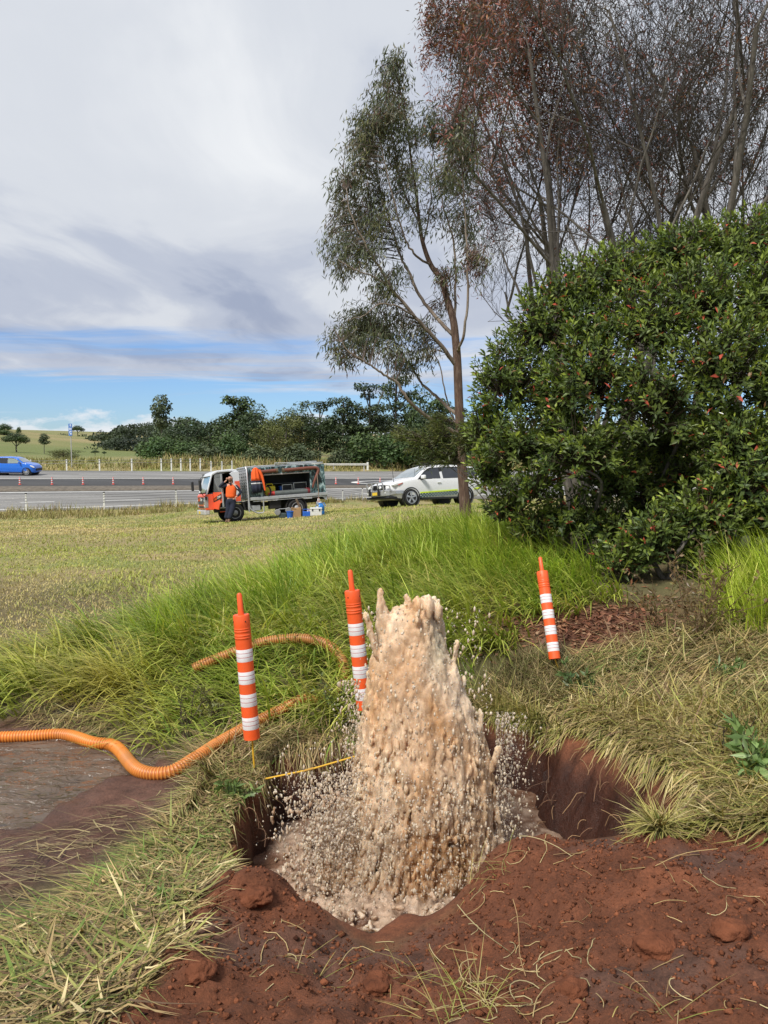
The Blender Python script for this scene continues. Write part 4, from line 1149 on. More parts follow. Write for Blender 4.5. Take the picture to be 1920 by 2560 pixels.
for k in range(6):
    tgt = P(*CW[(2 * k + 3) % 13][:2], 13.8) - o_; sm.tube(spline([(0, 0, -.1), tgt * .4 + np.array([.1, 0, .15]), tgt], 5), list(np.linspace(.014, .005, 11)), 6, cap=False)
sm.build('stem', M_GREYB, wt_, True, auto=0)
tag(wt_, 'olive fine leaved wattle between the gum trunk and the big shrub', 'shrub')
# ================================================================== trees beyond the road
def crown_mesh(name, seed, lobes, n, size, table, flat=0.0, hang=0.0):
    """crown of many small leaf clumps on the shells of lobes; unit tall, foot at the origin"""
    r = np.random.default_rng(seed)
    C0 = np.array([l[:3] for l in lobes], float); R0 = np.array([l[3:6] for l in lobes], float)
    w = R0.prod(1) ** .66; w /= w.sum(); k = r.choice(len(lobes), n, p=w)
    e = unit(r.standard_normal((n, 3))); rad = 1 - .55 * r.random((n, 1)) ** 1.8
    bump_ = 1 + .22 * vnoise(e[:, 0] * 3 + k, e[:, 1] * 3, e[:, 2] * 3, seed=seed)[:, None]
    p = C0[k] + e * R0[k] * rad * bump_
    ok_ = p[:, 2] > .01; p, e, k = p[ok_], e[ok_], k[ok_]; n = len(p)
    lobe_c = pick(r, len(lobes), table, .12)
    c_ = lobe_c[k] * (1 + .22 * r.standard_normal((n, 1)))
    up = np.array([0, 0, 1.0])
    nr = unit(e * (1 - flat) + up * (.35 + flat) + .5 * r.standard_normal((n, 3)))
    d = unit(np.cross(nr, r.standard_normal((n, 3)))) + np.array([0, 0, -hang])
    L = size * r.uniform(.6, 1.4, n)
    V, T, C = leafset(p, d, nr, L, L * .62, np.clip(c_, .006, 1), .12)
    return np_mesh(name, V, T, C)
def trunk_mesh(name, seed, h, r0, limbs):
    r = np.random.default_rng(seed); mb = MB()
    q = spline([(0, 0, -.03), (.01, 0, h * .35), (.02 * r.standard_normal(), .01, h * .7), (0, 0, h)], 4)
    mb.tube(q, list(np.linspace(r0, r0 * .5, len(q))), 7, cap=False)
    for (x, y, z_) in limbs:
        s = np.array([0, 0, h * r.uniform(.45, .9)])
        mb.tube(spline([s, (s + np.array([x, y, z_])) / 2 + np.array([0, 0, .02]), (x, y, z_)], 3), [r0 * .45] * 6 + [r0 * .15], 5, cap=False)
    o = mb.build(name, M_GREYB, None, True, auto=0); me = o.data
    bpy.data.objects.remove(o); return me
DK = [(3, (.045, .07, .026)), (2, (.058, .088, .03)), (1, (.035, .058, .028))]
GY_ = [(3, (.085, .11, .055)), (2, (.10, .125, .06)), (1, (.06, .085, .04))]
OL = [(3, (.105, .115, .032)), (2, (.085, .10, .03)), (1, (.13, .12, .04))]
BR = [(3, (.055, .095, .028)), (2, (.045, .085, .03)), (1, (.07, .11, .03))]
PROTO = {}
def proto(key, lobes, n, size, table, seed, flat=0, hang=0, th=.5, tr_=.022):
    PROTO[key] = (crown_mesh('crown_' + key, seed, lobes, n, size, table, flat, hang),
                  trunk_mesh('trunk_' + key, seed, th, tr_, [tuple(l[:3]) for l in lobes[:6]]))
rr_ = np.random.default_rng(5)
def ring(n, z_, rad, r_, rz, jit=.05):
    return [(rad * math.cos(a) + jit * rr_.standard_normal(), rad * math.sin(a) + jit * rr_.standard_normal(), z_ + jit * rr_.standard_normal(), r_, r_, rz) for a in np.arange(n) * 6.283 / n + rr_.random() * 6]
proto('round', [(0, 0, .80, .24, .24, .19)] + ring(5, .62, .24, .20, .17) + ring(6, .40, .30, .21, .17) + ring(5, .2, .30, .2, .16), 4200, .045, DK, 1, .2)
proto('round_b', [(.05, 0, .84, .17, .17, .15), (-.12, .05, .72, .18, .18, .14)] + ring(5, .55, .27, .19, .16, .07) + ring(6, .32, .3, .2, .16, .07) + ring(4, .15, .26, .2, .13), 4200, .045, DK, 2, .2)
proto('layered', [(0, 0, .93, .13, .13, .05)] + ring(3, .84, .16, .15, .05) + ring(4, .70, .24, .18, .055) + ring(5, .56, .27, .18, .055) + ring(5, .42, .29, .19, .055) + ring(5, .28, .3, .19, .06) + ring(5, .13, .28, .18, .06), 4600, .046, [(3, (.055, .078, .035)), (2, (.07, .095, .045)), (1, (.04, .062, .03))], 3, .8, 0, .9)
proto('layered_b', [(.04, 0, .92, .15, .15, .06)] + ring(4, .80, .2, .15, .05, .06) + ring(4, .66, .26, .17, .05, .06) + ring(5, .50, .28, .18, .055, .06) + ring(5, .34, .3, .19, .06, .06) + ring(5, .16, .3, .19, .07, .06), 4600, .046, [(3, (.05, .075, .032)), (2, (.066, .09, .04)), (1, (.045, .07, .035))], 4, .8, 0, .9)
proto('airy', [(0, 0, .90, .13, .13, .08), (-.1, .03, .78, .12, .12, .08), (.12, 0, .76, .13, .13, .09), (0, -.05, .66, .14, .14, .08), (-.13, 0, .58, .11, .11, .07), (.14, .05, .56, .11, .11, .07), (.02, 0, .5, .12, .12, .06)], 1500, .042, GY_, 6, .1, .3, .85, .014)
proto('olive', [(0, 0, .80, .25, .25, .16)] + ring(5, .64, .26, .2, .14) + ring(5, .42, .28, .2, .16) + ring(4, .2, .22, .2, .16), 3800, .04, OL, 7, .3)
proto('bush', ring(5, .45, .30, .30, .34, .08) + [(0, 0, .62, .32, .32, .32)] + ring(6, .25, .42, .26, .24, .08), 3000, .075, BR, 8, .2, 0, .4, .03)
proto('pale_bush', ring(5, .5, .30, .28, .30, .1) + [(0, 0, .66, .3, .3, .28)] + ring(6, .25, .46, .26, .22, .1), 2600, .085, GY_, 9, .3, 0, .4, .03)
proto('open', [(-.15, 0, .90, .14, .14, .08), (.12, 0, .86, .13, .13, .09), (-.02, .05, .72, .15, .15, .08), (.2, 0, .62, .15, .15, .1), (-.22, 0, .62, .13, .13, .08), (0, 0, .5, .2, .2, .1)], 2000, .05, DK, 10, .4, 0, .8, .02)
proto('crowned', [(0, 0, .78, .30, .30, .18)] + ring(6, .62, .30, .20, .15), 3000, .05, DK, 11, .3, 0, .55, .03)
def far_tree(key, px, top, bot, d, wpx, label, name='broadleaf_tree', cat='tree', tint=None, grp='trees beyond the road'):
    """px column, rows of top and foot in the photo, distance, width in photo pixels"""
    a = P(px, bot, d); g = float(HZ(a[0], d)); h = P(px, top, d)[2] - g
    root = empty(name, (a[0], d, g)); sx = wpx / FPX * d
    for part_, me, m in (('crown', PROTO[key][0], M_FAR), ('trunk', PROTO[key][1], M_GREYB)):
        o = link(part_, me, m, root)
        wd = {'airy': .5, 'open': .66, 'bush': 1.2, 'pale_bush': 1.3, 'crowned': .95}.get(key, .9)
        o.scale = (sx / wd, sx / wd, h * 1.03)
    root.rotation_euler[2] = rr_.uniform(0, 6.28)
    tag(root, label, cat, grp)
FAR = [
    ('airy', 406, 988, 1150, 125, 70, 'lone thin gum with open crown standing above the dark wood at left', 'gum_tree'),
    ('round', 470, 1042, 1155, 108, 110, 'dark rounded tree right below the lone thin gum'),
    ('round_b', 430, 1075, 1157, 96, 120, 'broad dark tree at the left end of the roadside wood'),
    ('open', 600, 990, 1120, 128, 110, 'tree with a gap of sky through its crown, above the truck cab'),
    ('round', 640, 1008, 1150, 118, 110, 'tall dark tree beside the one with the sky gap'),
    ('round_b', 545, 1045, 1155, 110, 120, 'dark tree rising behind the truck cab'),
    ('olive', 716, 1020, 1150, 112, 110, 'olive yellow tree in the middle of the roadside wood'),
    ('olive', 672, 1048, 1152, 104, 80, 'smaller olive tree just left of the olive yellow one'),
    ('round', 750, 1008, 1152, 120, 100, 'dark tree right behind the olive yellow one'),
    ('layered', 800, 1004, 1155, 112, 120, 'dark tree with layered boughs above the truck tray'),
    ('layered_b', 858, 993, 1155, 110, 110, 'second dark layered tree, between truck and white car'),
    ('layered', 925, 962, 1158, 112, 140, 'tallest layered dark tree, left of the gum trunk'),
    ('layered_b', 990, 940, 1150, 122, 130, 'tall dark tree behind the low branch of the gum'),
    ('round_b', 1055, 960, 1150, 118, 110, 'dark tree behind the gum trunk'),
    ('open', 1105, 1000, 1150, 112, 90, 'open crowned tree right behind the gum trunk'),
    ('crowned', 1075, 1025, 1150, 104, 120, 'dark umbrella crowned tree behind the white car'),
    ('layered', 1150, 1020, 1160, 108, 120, 'dark tree half hidden by the big shrub'),
    ('round_b', 1420, 1010, 1165, 115, 170, 'dark tree glimpsed through gaps in the shrub'),
]
for f in FAR:
    far_tree(*f[:7], *(f[7:] if len(f) > 7 else ()))
BUSH = [
    ('bush', 400, 1085, 1160, 90, 110, 'dark bush at the foot of the lone thin gum'),
    ('bush', 585, 1078, 1162, 92, 95, 'rich green bush above the truck cab'),
    ('pale_bush', 520, 1108, 1163, 88, 120, 'pale grey green bush left of the truck rack'),
    ('pale_bush', 655, 1110, 1163, 88, 110, 'pale bush above the hanging orange jacket'),
    ('pale_bush', 745, 1106, 1163, 89, 110, 'pale bush above the truck tray'),
    ('bush', 940, 1078, 1160, 94, 150, 'deep green rounded bush left of the white car roof'),
    ('bush', 1020, 1072, 1160, 96, 130, 'deep green bush behind the low gum branch'),
    ('pale_bush', 850, 1118, 1164, 91, 70, 'small pale bush between truck and white car'),
    ('bush', 1110, 1090, 1162, 97, 110, 'green bush above the white car roof'),
    ('bush', 470, 1100, 1160, 89, 90, 'dark bush above the left fence posts'),
]
for f in BUSH: far_tree(*f, 'roadside_bush', 'bush', None, 'bushes beyond the road')
MEAD = [
    ('crowned', 42, 1080, 1143, 150, 62, 'round dark paddock tree above the blue car', 'paddock_tree', 'tree'),
    ('airy', 111, 1084, 1146, 148, 36, 'thin leaning paddock tree right of the round one', 'paddock_tree', 'tree'),
    ('olive', 160, 1122, 1158, 96, 85, 'yellow green bush left of the blue sign', 'paddock_bush', 'bush'),
    ('crowned', 238, 1125, 1146, 150, 20, 'small dark tree right of the blue sign', 'paddock_tree', 'tree'),
    ('crowned', 261, 1128, 1144, 150, 12, 'tiny dark tree, second right of the blue sign', 'paddock_tree', 'tree'),
    ('crowned', 195, 1063, 1098, 300, 34, 'lone tree on the skyline above the blue sign', 'skyline_tree', 'tree'),
    ('bush', 12, 1058, 1075, 255, 30, 'low dark bush on the hill top at far left', 'skyline_bush', 'bush'),
    ('bush', 46, 1066, 1078, 255, 12, 'small bush on the hill skyline above the round paddock tree', 'skyline_bush', 'bush'),
    ('bush', 10, 1074, 1090, 235, 45, 'dark scrub on the slope below the hill top', 'skyline_bush', 'bush'),
]
for f in MEAD: far_tree(*f[:8], f[8], None, 'paddock trees and bushes')
# far wood on the ridge: reads as one mass
r = np.random.default_rng(95); parts = []
def wood(x0, x1, topf, d0, d1, n):
    for i in range(n):
        px = r.uniform(x0, x1); d = r.uniform(d0, d1); top = topf(px) + r.uniform(-4, 12)
        a = P(px, top, d); rad = r.uniform(2.5, 4.6); k = 220
        e = unit(r.standard_normal((k, 3))); e[:, 2] = np.abs(e[:, 2]) * 1.1 - .35
        c0 = np.array([a[0], d, a[2] - rad])
        cc = np.array([(.045, .062, .034), (.055, .075, .036), (.038, .052, .034)][r.choice(3)]) * r.uniform(.8, 1.25)
        L = rad * r.uniform(.13, .28, k)
        parts.append(leafset(c0 + e * rad * (1 - .35 * r.random((k, 1))), r.standard_normal((k, 3)), e + .4 * r.standard_normal((k, 3)), L, L * .7, np.clip(cc * (1 + .2 * r.standard_normal((k, 1))), .005, 1), .1))
wood(225, 420, lambda x: np.interp(x, [225, 260, 310, 360, 420], [1085, 1072, 1058, 1052, 1050]), 255, 320, 46)
wood(225, 420, lambda x: np.interp(x, [225, 300, 420], [1100, 1085, 1075]), 190, 250, 30)
wood(85, 235, lambda x: np.interp(x, [85, 150, 235], [1086, 1078, 1082]), 268, 320, 26)
wood(400, 1250, lambda x: 1040 + 8 * math.sin(x * .05), 170, 230, 60)
V, T, C = join(parts)
tag(link('distant_wood', np_mesh('distant_wood', V, T, C), M_FAR), 'dark wood covering the far ridge', 'wood', kind='stuff')

# ------------------------------------------------------------------ roadside furniture
M_WPOST = mat('white_post_paint', (.72, .72, .68), .55, var=.08, dirt=.35, dcol=(.35, .30, .22))
M_CAP = mat('dark_cap', (.05, .05, .05), .6)
M_WIRE = mat('steel_cable', (.12, .12, .12), .45, metal=.6)
def fence_line(label_w, posts, hgt, name, grp, w, wires, labels, cap=True, wr=.012):
    tops = []
    for (x, y, zg), lb in zip(posts, labels):
        if lb is None: continue                                          # out of sight in the photo
        mb = MB().box((0, 0, hgt / 2 - .1), (w, w * .55, hgt + .2))
        e = empty(name, (x, y, zg)); mb.build('shaft', M_WPOST, e, bevel=.006)
        if cap: MB().box((0, 0, hgt + .012), (w * 1.15, w * .7, .07)).build('cap', M_CAP, e, bevel=.005)
        tag(e, lb, 'fence post', grp)
    if wires:
        we = empty('cable_run', posts[0])
        for hz in wires:
            q = []
            for i in range(len(posts) - 1):
                a, b_ = np.array(posts[i]), np.array(posts[i + 1])
                for u in np.linspace(0, 1, 5, endpoint=False): q.append(a + (b_ - a) * u + np.array([0, -w * .4, hz - .03 * 4 * u * (1 - u) * .5]))
            q.append(np.array(posts[-1]) + np.array([0, -w * .4, hz]))
            MB().tube(np.array(q) - np.array(posts[0]), wr, 5).build('cable', M_WIRE, we)
        tag(we, label_w, 'cable')
npost = [(-125, 1281, 43.2), (69, 1277, 43.3), (263, 1270, 43.9), (442, 1263, 45.7)]
npos = []
for px, py, d in npost:
    a = P(px, py, d); npos.append((a[0], d - .15))
npos += [(-9.3, 48.9), (-6.6, 53.4), (-4.9, 57.4)]
for px, d in ((857, 61.6), (907, 65.6)):
    npos.append((P(px, 1247, d)[0], d - .1))
npos = [(x, min(y, float(band(0, x)[0]) - .25)) for x, y in npos]
npos = [(x, y, float(HZ(x, y))) for x, y in npos]
fence_line('slack steel cables strung along the near white posts', npos, 1.0, 'fence_post', 'white posts of the near cable fence', .09, (.9, .76, .6, .46),
           [None, 'near white post below the blue car', 'near white post, second right of the blue car', 'near white post closest to the truck front',
            None, None, None, 'near white post just right of the truck', 'near white post between the truck and the white car'])
fp = []
for px in (-20, 103, 192, 273, 352, 427, 452, 475, 497, 520, 544, 568, 590):
    d = float(np.interp(px, [0, 352, 600], [70.5, 73.5, 77]))
    x = P(px, 1170, d)[0]; y = float(band(4, x)[0]) + .9; fp.append((x, y, float(HZ(x, y))))
fence_line('thin wires of the far white fence', fp, 1.15, 'far_fence_post', 'white posts of the far fence', .12, (1.05, .8),
           [None] + ['far white fence post ' + s for s in ('at the nose of the blue car', 'beside the blue sign pole', 'right of the blue sign pole', 'below the dry grass knoll', 'at the start of the dark bushes',
            'second from the start of the dark bushes', 'above and left of the truck windscreen', 'just left of the truck roof', 'above the truck windscreen', 'above the truck cab roof', 'behind the truck roof', 'beside the truck rack')], cap=False, wr=.015)
x = P(918, 1150, 86)[0]; y = float(band(4, x)[0]) + 2.2
e = empty('marker_post', (x, y, float(HZ(x, y)))); MB().box((0, 0, .42), (.22, .1, .95)).build('shaft', M_WPOST, e, bevel=.01); tag(e, 'single stout white marker post beyond the road, left of the white car', 'post')
# guard rail end
xa, xb = P(790, 1160, 84)[0], P(872, 1160, 84)[0]; y = float(band(4, xb)[0]) + 1.6; zg = float(HZ((xa + xb) / 2, y))
e = empty('guard_rail', ((xa + xb) / 2, y, zg)); L_ = xb - xa + 4
mb = MB(); prof = [(.0, .55), (.05, .6), (0, .66), (.05, .72), (.0, .78)]
V = [(s * L_ / 2, -p_[0], p_[1]) for s in (-1, 1) for p_ in prof] + [(s * L_ / 2, .04 - p_[0], p_[1]) for s in (-1, 1) for p_ in prof]
F = [(i, i + 1, i + 6, i + 5) for i in range(4)] + [(10 + i, 15 + i, 16 + i, 11 + i) for i in range(4)] + [(i, 10 + i, 11 + i, i + 1) for i in range(4)] + [(5 + i, 6 + i, 16 + i, 15 + i) for i in range(4)] + [(0, 5, 15, 10), (4, 14, 19, 9)]
mb.add(V, F); mb.build('beam', mat('galvanised', (.5, .49, .45), .5, metal=.4, var=.2), e)
for i in range(3): MB().box((-L_ / 2 + .4 + i * (L_ - .8) / 2, .1, .35), (.12, .1, .9)).build('post', mat('galvanised', (.5, .49, .45)), e)
tag(e, 'end of a pale guard rail just right of the truck tail, beyond the road', 'guard rail')
# small orange and white lane bollards
M_ORANGE = mat('orange_plastic', (.86, .105, .018), .46, var=.10, nscale=11, dirt=.35, dcol=(.50, .15, .06))
M_RPINK = mat('faded_red_plastic', (.68, .13, .10), .5, var=.1)
M_WREF = mat('white_reflective', (.80, .79, .80), .38, var=.07, nscale=14, dirt=.5, dcol=(.50, .40, .33))
lb = {55: 'below the blue car door', 136: 'below the front of the blue car', 213: 'third from the left', 288: 'fourth from the left', 362: 'fifth from the left', 434: 'nearest to the truck front', 841: 'right of the truck tail', 895: 'left of the white car bonnet', 950: 'above the white car bonnet'}
proto_b = None
for px, s_ in lb.items():
    d = float(np.interp(px, [0, 480, 860], [55.2, 58.2, 72.2])); x = P(px, 1210, d)[0]
    ya, za = band(2, x); yb, zb = band(3, x); u = .22
    loc = (x, ya + (yb - ya) * u, za + (zb - za) * u)
    sc = 1.0 if px < 600 else 1.15
    if proto_b is None:
        proto_b = empty('lane_bollard', loc)
        MB().lathe([(.10, 0), (.10, .03), (.06, .05), (.055, .50), (.05, .53), (0.01, .54)], n=14).build('tube', M_RPINK, proto_b, True)
        for h0 in (.12, .27, .42): MB().lathe([(.058, h0), (.061, h0 + .005), (.061, h0 + .06), (.058, h0 + .065)], n=14).build('band', M_WREF, proto_b, True)
        o = proto_b
    else:
        o = dup(proto_b); o.location = loc
    o.scale = (sc,) * 3
    tag(o, 'small red and white lane bollard ' + s_, 'bollard', 'small bollards along the dark lane')
# blue sign
d = 74.0; x = P(202, 1170, d)[0]; y = float(band(4, x)[0]) + 3.0
sg = empty('blue_sign', (x, y, float(HZ(x, y)))); k = y / FPX
ht = (1170 - 1090) * k + .6
MB().tube([(0, 0, -.2), (0, 0, ht + .2)], .05, 8).build('pole', mat('galvanised', (.5, .49, .45)), sg, True)
bh, bw = 30 * k, 9.0 * k
bd = MB().box((0, -.08, ht - bh / 2 + .55), (bw, .05, bh)).build('panel', mat('sign_blue', (.03, .10, .36), .4, var=.06), sg, bevel=.01)
M_SGW = mat('sign_white', (.72, .76, .82), .4)
zt = ht + .55
MB().box((0, -.1075, zt - bh / 2), (bw * .94, .003, bh * .98)).build('border', mat('sign_light_blue', (.10, .22, .52), .4), bd)
for (u, v, w, h) in [(.58, .10, .3, .07), (.52, .17, .16, .08), (.68, .19, .12, .06), (.5, .38, .8, .035), (.5, .44, .8, .035), (.5, .50, .7, .03), (.34, .70, .12, .2), (.66, .65, .3, .08), (.66, .83, .34, .12)]:
    MB().box(((u - .5) * bw, -.111, zt - v * bh), (w * bw, .003, h * bh)).build('symbol', M_SGW, bd)
tag(sg, 'tall narrow blue road sign with white symbols on a pole', 'sign')
# ================================================================== burst main: water
def splash_mat(name, rough=0.22, trans=0.22, bs=110, bstr=.5):
    m, t, b = newmat(name)
    a = N(t, 'ShaderNodeAttribute'); a.attribute_name = 'col'
    c1 = tmul(t, a.outputs['Color'], tramp(t, tnoise(t, 26, 6, .65, 'Position', .3, (1, 1, .45)), [(.3, .72), (.7, 1.3)]))
    t.links.new(c1, b.inputs['Base Color']); b.inputs['Roughness'].default_value = rough; b.inputs['IOR'].default_value = 1.33
    b.inputs['Specular IOR Level'].default_value = .6
    p_ = tbump(t, b, tnoise(t, bs, 4, .65, 'Position'), bstr, .012)
    tbump(t, b, tnoise(t, bs * 3.5, 2, .5, 'Position'), bstr * .7, .004, p_)
    if name == 'muddy_splash':
        b.inputs['Subsurface Weight'].default_value = .55; b.inputs['Subsurface Radius'].default_value = (1.0, .75, .5); b.inputs['Subsurface Scale'].default_value = .05
    if not trans: return m
    tr = N(t, 'ShaderNodeBsdfTranslucent'); t.links.new(c1, tr.inputs[0])
    mx = N(t, 'ShaderNodeMixShader'); mx.inputs[0].default_value = trans
    t.links.new(b.outputs[0], mx.inputs[1]); t.links.new(tr.outputs[0], mx.inputs[2]); t.links.new(mx.outputs[0], t.nodes['Material Output'].inputs[0])
    return m
M_SPLASH = splash_mat('muddy_splash', .26, 0.0)
JD = 4.72
ENV = np.array([  # photo row, left and right edge of the column
    (1490, 1015, 1050), (1520, 998, 1068), (1560, 972, 1082), (1600, 950, 1096), (1660, 930, 1118), (1720, 922, 1150), (1800, 908, 1188), (1880, 896, 1212), (1960, 888, 1226),
    (2040, 868, 1240), (2120, 838, 1256), (2200, 785, 1262), (2270, 755, 1235), (2330, 770, 1160), (2380, 850, 1050)], float)
ez = np.array([P(960, a[0], JD)[2] for a in ENV]); el = np.array([P(a[1], a[0], JD)[0] for a in ENV]); er = np.array([P(a[2], a[0], JD)[0] for a in ENV])
ZB, ZT = ez.min(), ez.max()
def env(z_):
    l = np.interp(z_, ez[::-1], el[::-1]); r_ = np.interp(z_, ez[::-1], er[::-1]); return (l + r_) / 2, (r_ - l) / 2
r = np.random.default_rng(201)
def ring_pt(th, rho, z_, squash=.85):
    c_, h = env(z_); return np.array([c_ + math.cos(th) * rho * h, JD + math.sin(th) * rho * np.minimum(h, .42) * squash, z_])
def blob_mesh(pts_, rad_, sq, voxel):
    """melt points of given radius into one surface; sq > 1 draws it out upwards"""
    pts_ = np.array(pts_); pts_[:, 2] = WATER_Z + (pts_[:, 2] - WATER_Z) / sq
    me = np_mesh('spray_points', pts_, None)
    ra = me.attributes.new('rad', 'FLOAT', 'POINT'); ra.data.foreach_set('value', np.array(rad_, np.float32))
    po = bpy.data.objects.new('spray_points', me); COL.objects.link(po)
    ng = bpy.data.node_groups.new('spray', 'GeometryNodeTree')
    ng.interface.new_socket('Geometry', in_out='INPUT', socket_type='NodeSocketGeometry'); ng.interface.new_socket('Geometry', in_out='OUTPUT', socket_type='NodeSocketGeometry')
    gi = ng.nodes.new('NodeGroupInput'); go = ng.nodes.new('NodeGroupOutput')
    at = ng.nodes.new('GeometryNodeInputNamedAttribute'); at.data_type = 'FLOAT'; at.inputs['Name'].default_value = 'rad'
    mp = ng.nodes.new('GeometryNodeMeshToPoints'); pv = ng.nodes.new('GeometryNodePointsToVolume'); vm = ng.nodes.new('GeometryNodeVolumeToMesh')
    pv.resolution_mode = 'VOXEL_SIZE'; pv.inputs['Voxel Size'].default_value = voxel; pv.inputs['Density'].default_value = 1.0
    vm.resolution_mode = 'GRID'; vm.inputs['Threshold'].default_value = .1
    L_ = ng.links.new
    L_(gi.outputs[0], mp.inputs['Mesh']); L_(at.outputs['Attribute'], mp.inputs['Radius']); L_(mp.outputs[0], pv.inputs['Points']); L_(at.outputs['Attribute'], pv.inputs['Radius'])
    L_(pv.outputs[0], vm.inputs['Volume']); L_(vm.outputs[0], go.inputs[0])
    mo = po.modifiers.new('spray', 'NODES'); mo.node_group = ng
    ev = po.evaluated_get(bpy.context.evaluated_depsgraph_get())
    me2 = bpy.data.meshes.new_from_object(ev); nv = len(me2.vertices)
    co = np.empty(nv * 3, np.float32); me2.vertices.foreach_get('co', co); co = co.reshape(-1, 3).astype(float)
    no = np.empty(nv * 3, np.float32); me2.vertices.foreach_get('normal', no); no = no.reshape(-1, 3)
    co[:, 2] = WATER_Z + (co[:, 2] - WATER_Z) * sq
    bpy.data.objects.remove(po)
    me2.polygons.foreach_set('use_smooth', np.ones(len(me2.polygons), bool)); me2.materials.clear()
    print('spray mesh', nv)
    return me2, co, no
pts_, rad_ = [], []
def put(p, q): pts_.append(p); rad_.append(q)
# solid heart
for i in range(3800):
    z_ = ZB + (ZT - ZB - .22) * r.random() ** .9; th = r.random() * 6.283; rho = .86 * math.sqrt(r.random())
    top_cut = np.clip((ZT - z_) / .6, .3, 1)
    put(ring_pt(th, rho * top_cut ** .3, z_), r.uniform(.050, .075) * (1 if z_ > .1 else .75))
for i in range(1900):
    z_ = r.uniform(ZB, .42); th = r.random() * 6.283; rho = .94 * math.sqrt(r.uniform(.35, 1)); put(ring_pt(th, rho, z_), r.uniform(.026, .048))
# thin strands running down the surface
for s in range(3000):
    th = r.random() * 6.283; rho = r.uniform(.90, 1.02); z0 = ZB + (ZT - ZB) * r.random() ** .9; L = r.uniform(.08, .6); n_ = int(L / .022) + 2
    dth = r.normal(0, .10); q0 = r.uniform(.0060, .0120)
    for k in range(n_):
        z_ = z0 - L * k / n_
        if z_ < ZB or z_ > ZT - .10: continue
        if r.random() < .12: continue
        put(ring_pt(th + dth * k / n_, rho + .035 * math.sin(k * .5 + s), z_) + r.normal(0, .004, 3), q0 * r.uniform(.75, 1.25))
# crown: tongues of water thrown up at the top
def spike(pix, r0, r1, n_=26, wob=.005):
    q = spline([P(a, b_, JD + c_) for a, b_, c_ in pix], n_)
    for k, p in enumerate(q):
        f = k / (len(q) - 1); put(p + r.normal(0, wob, 3), r0 + (r1 - r0) * f + (.004 if k > len(q) - 4 else 0))
spike([(962, 1640, -.05), (958, 1560, -.05), (953, 1510, -.05), (951, 1480, -.05)], .042, .009)
spike([(975, 1620, -.05), (966, 1570, -.05), (960, 1530, -.05)], .045, .020)
spike([(945, 1640, -.1), (930, 1590, -.12), (920, 1553, -.12), (912, 1540, -.12)], .018, .008)
spike([(1010, 1560, .02), (1020, 1520, .02), (1017, 1492, .02)], .030, .009)
for i in range(160):
    put(P(r.normal(1058, 14), r.uniform(1512, 1620), JD + r.normal(0, .05)), r.uniform(.018, .034))
for i in range(60):
    put(P(r.uniform(1005, 1095), r.uniform(1500, 1560), JD + r.normal(0, .06)), r.uniform(.006, .012))
spike([(1080, 1600, 0), (1088, 1550, 0), (1090, 1520, 0), (1091, 1508, 0)], .022, .007)
spike([(1100, 1660, 0), (1108, 1610, .02), (1104, 1570, .02), (1096, 1545, .02)], .022, .010)
spike([(1128, 1690, -.02), (1134, 1650, -.02), (1140, 1625, -.02), (1143, 1612, -.02)], .011, .010)
spike([(1150, 1740, -.02), (1158, 1710, -.02), (1160, 1700, -.02)], .010, .008)
spike([(1225, 1930, -.1), (1240, 1890, -.1), (1248, 1872, -.1)], .011, .010)
spike([(1195, 1830, -.1), (1203, 1800, -.1), (1204, 1785, -.1)], .012, .008)
SQ = 2.2
wm_, co, no = blob_mesh(pts_, rad_, SQ, .0088)
dsp = .012 * (np.abs(vnoise(co[:, 0] * 26, co[:, 1] * 26, co[:, 2] * 6, seed=210)) - .3) + .006 * vnoise(co[:, 0] * 48, co[:, 1] * 48, co[:, 2] * 22, seed=212) + .006 * vnoise(co[:, 0] * 95, co[:, 1] * 95, co[:, 2] * 70, seed=214)
co = co + no * dsp[:, None]; nv = len(co)
cx, hw = env(co[:, 2]); edge = np.clip(np.abs(co[:, 0] - cx) / np.maximum(hw, .05), 0, 1.3)
nz_ = fbm(co[:, 0] * 5, co[:, 1] * 5, co[:, 2] * 2.2, seed=216, oct=4)
f = np.clip(.5 + 1.1 * nz_ + .35 * (edge - .6) + 6 * dsp, 0, 1)[:, None]
cc = np.array((.51, .295, .145)) * (1 - f) + np.array((.71, .54, .38)) * f
low = sstep(.35, -.3, co[:, 2])[:, None]
cc = cc * (1 - low * .25) + np.array((.42, .30, .22)) * low * .25
top_g = np.clip((np.exp(-(((co[:, 0] - .34) / .07) ** 2 + ((co[:, 2] - 1.22) / .14) ** 2))), 0, 1)[:, None]
cc = cc * (1 - .6 * top_g) + np.array((.34, .34, .25)) * .6 * top_g
a = wm_.attributes.new('col', 'FLOAT_COLOR', 'POINT'); a.data.foreach_set('color', np.hstack([cc, np.ones((nv, 1))]).astype(np.float32).ravel())
jet = empty('water_jet', (.05, JD, WATER_Z))
jl = np.array(jet.location)
co2 = co - jl; wm_.vertices.foreach_set('co', co2.astype(np.float32).ravel())
wm_.materials.clear(); wm_.name = 'column'
link('column', wm_, M_SPLASH, jet)
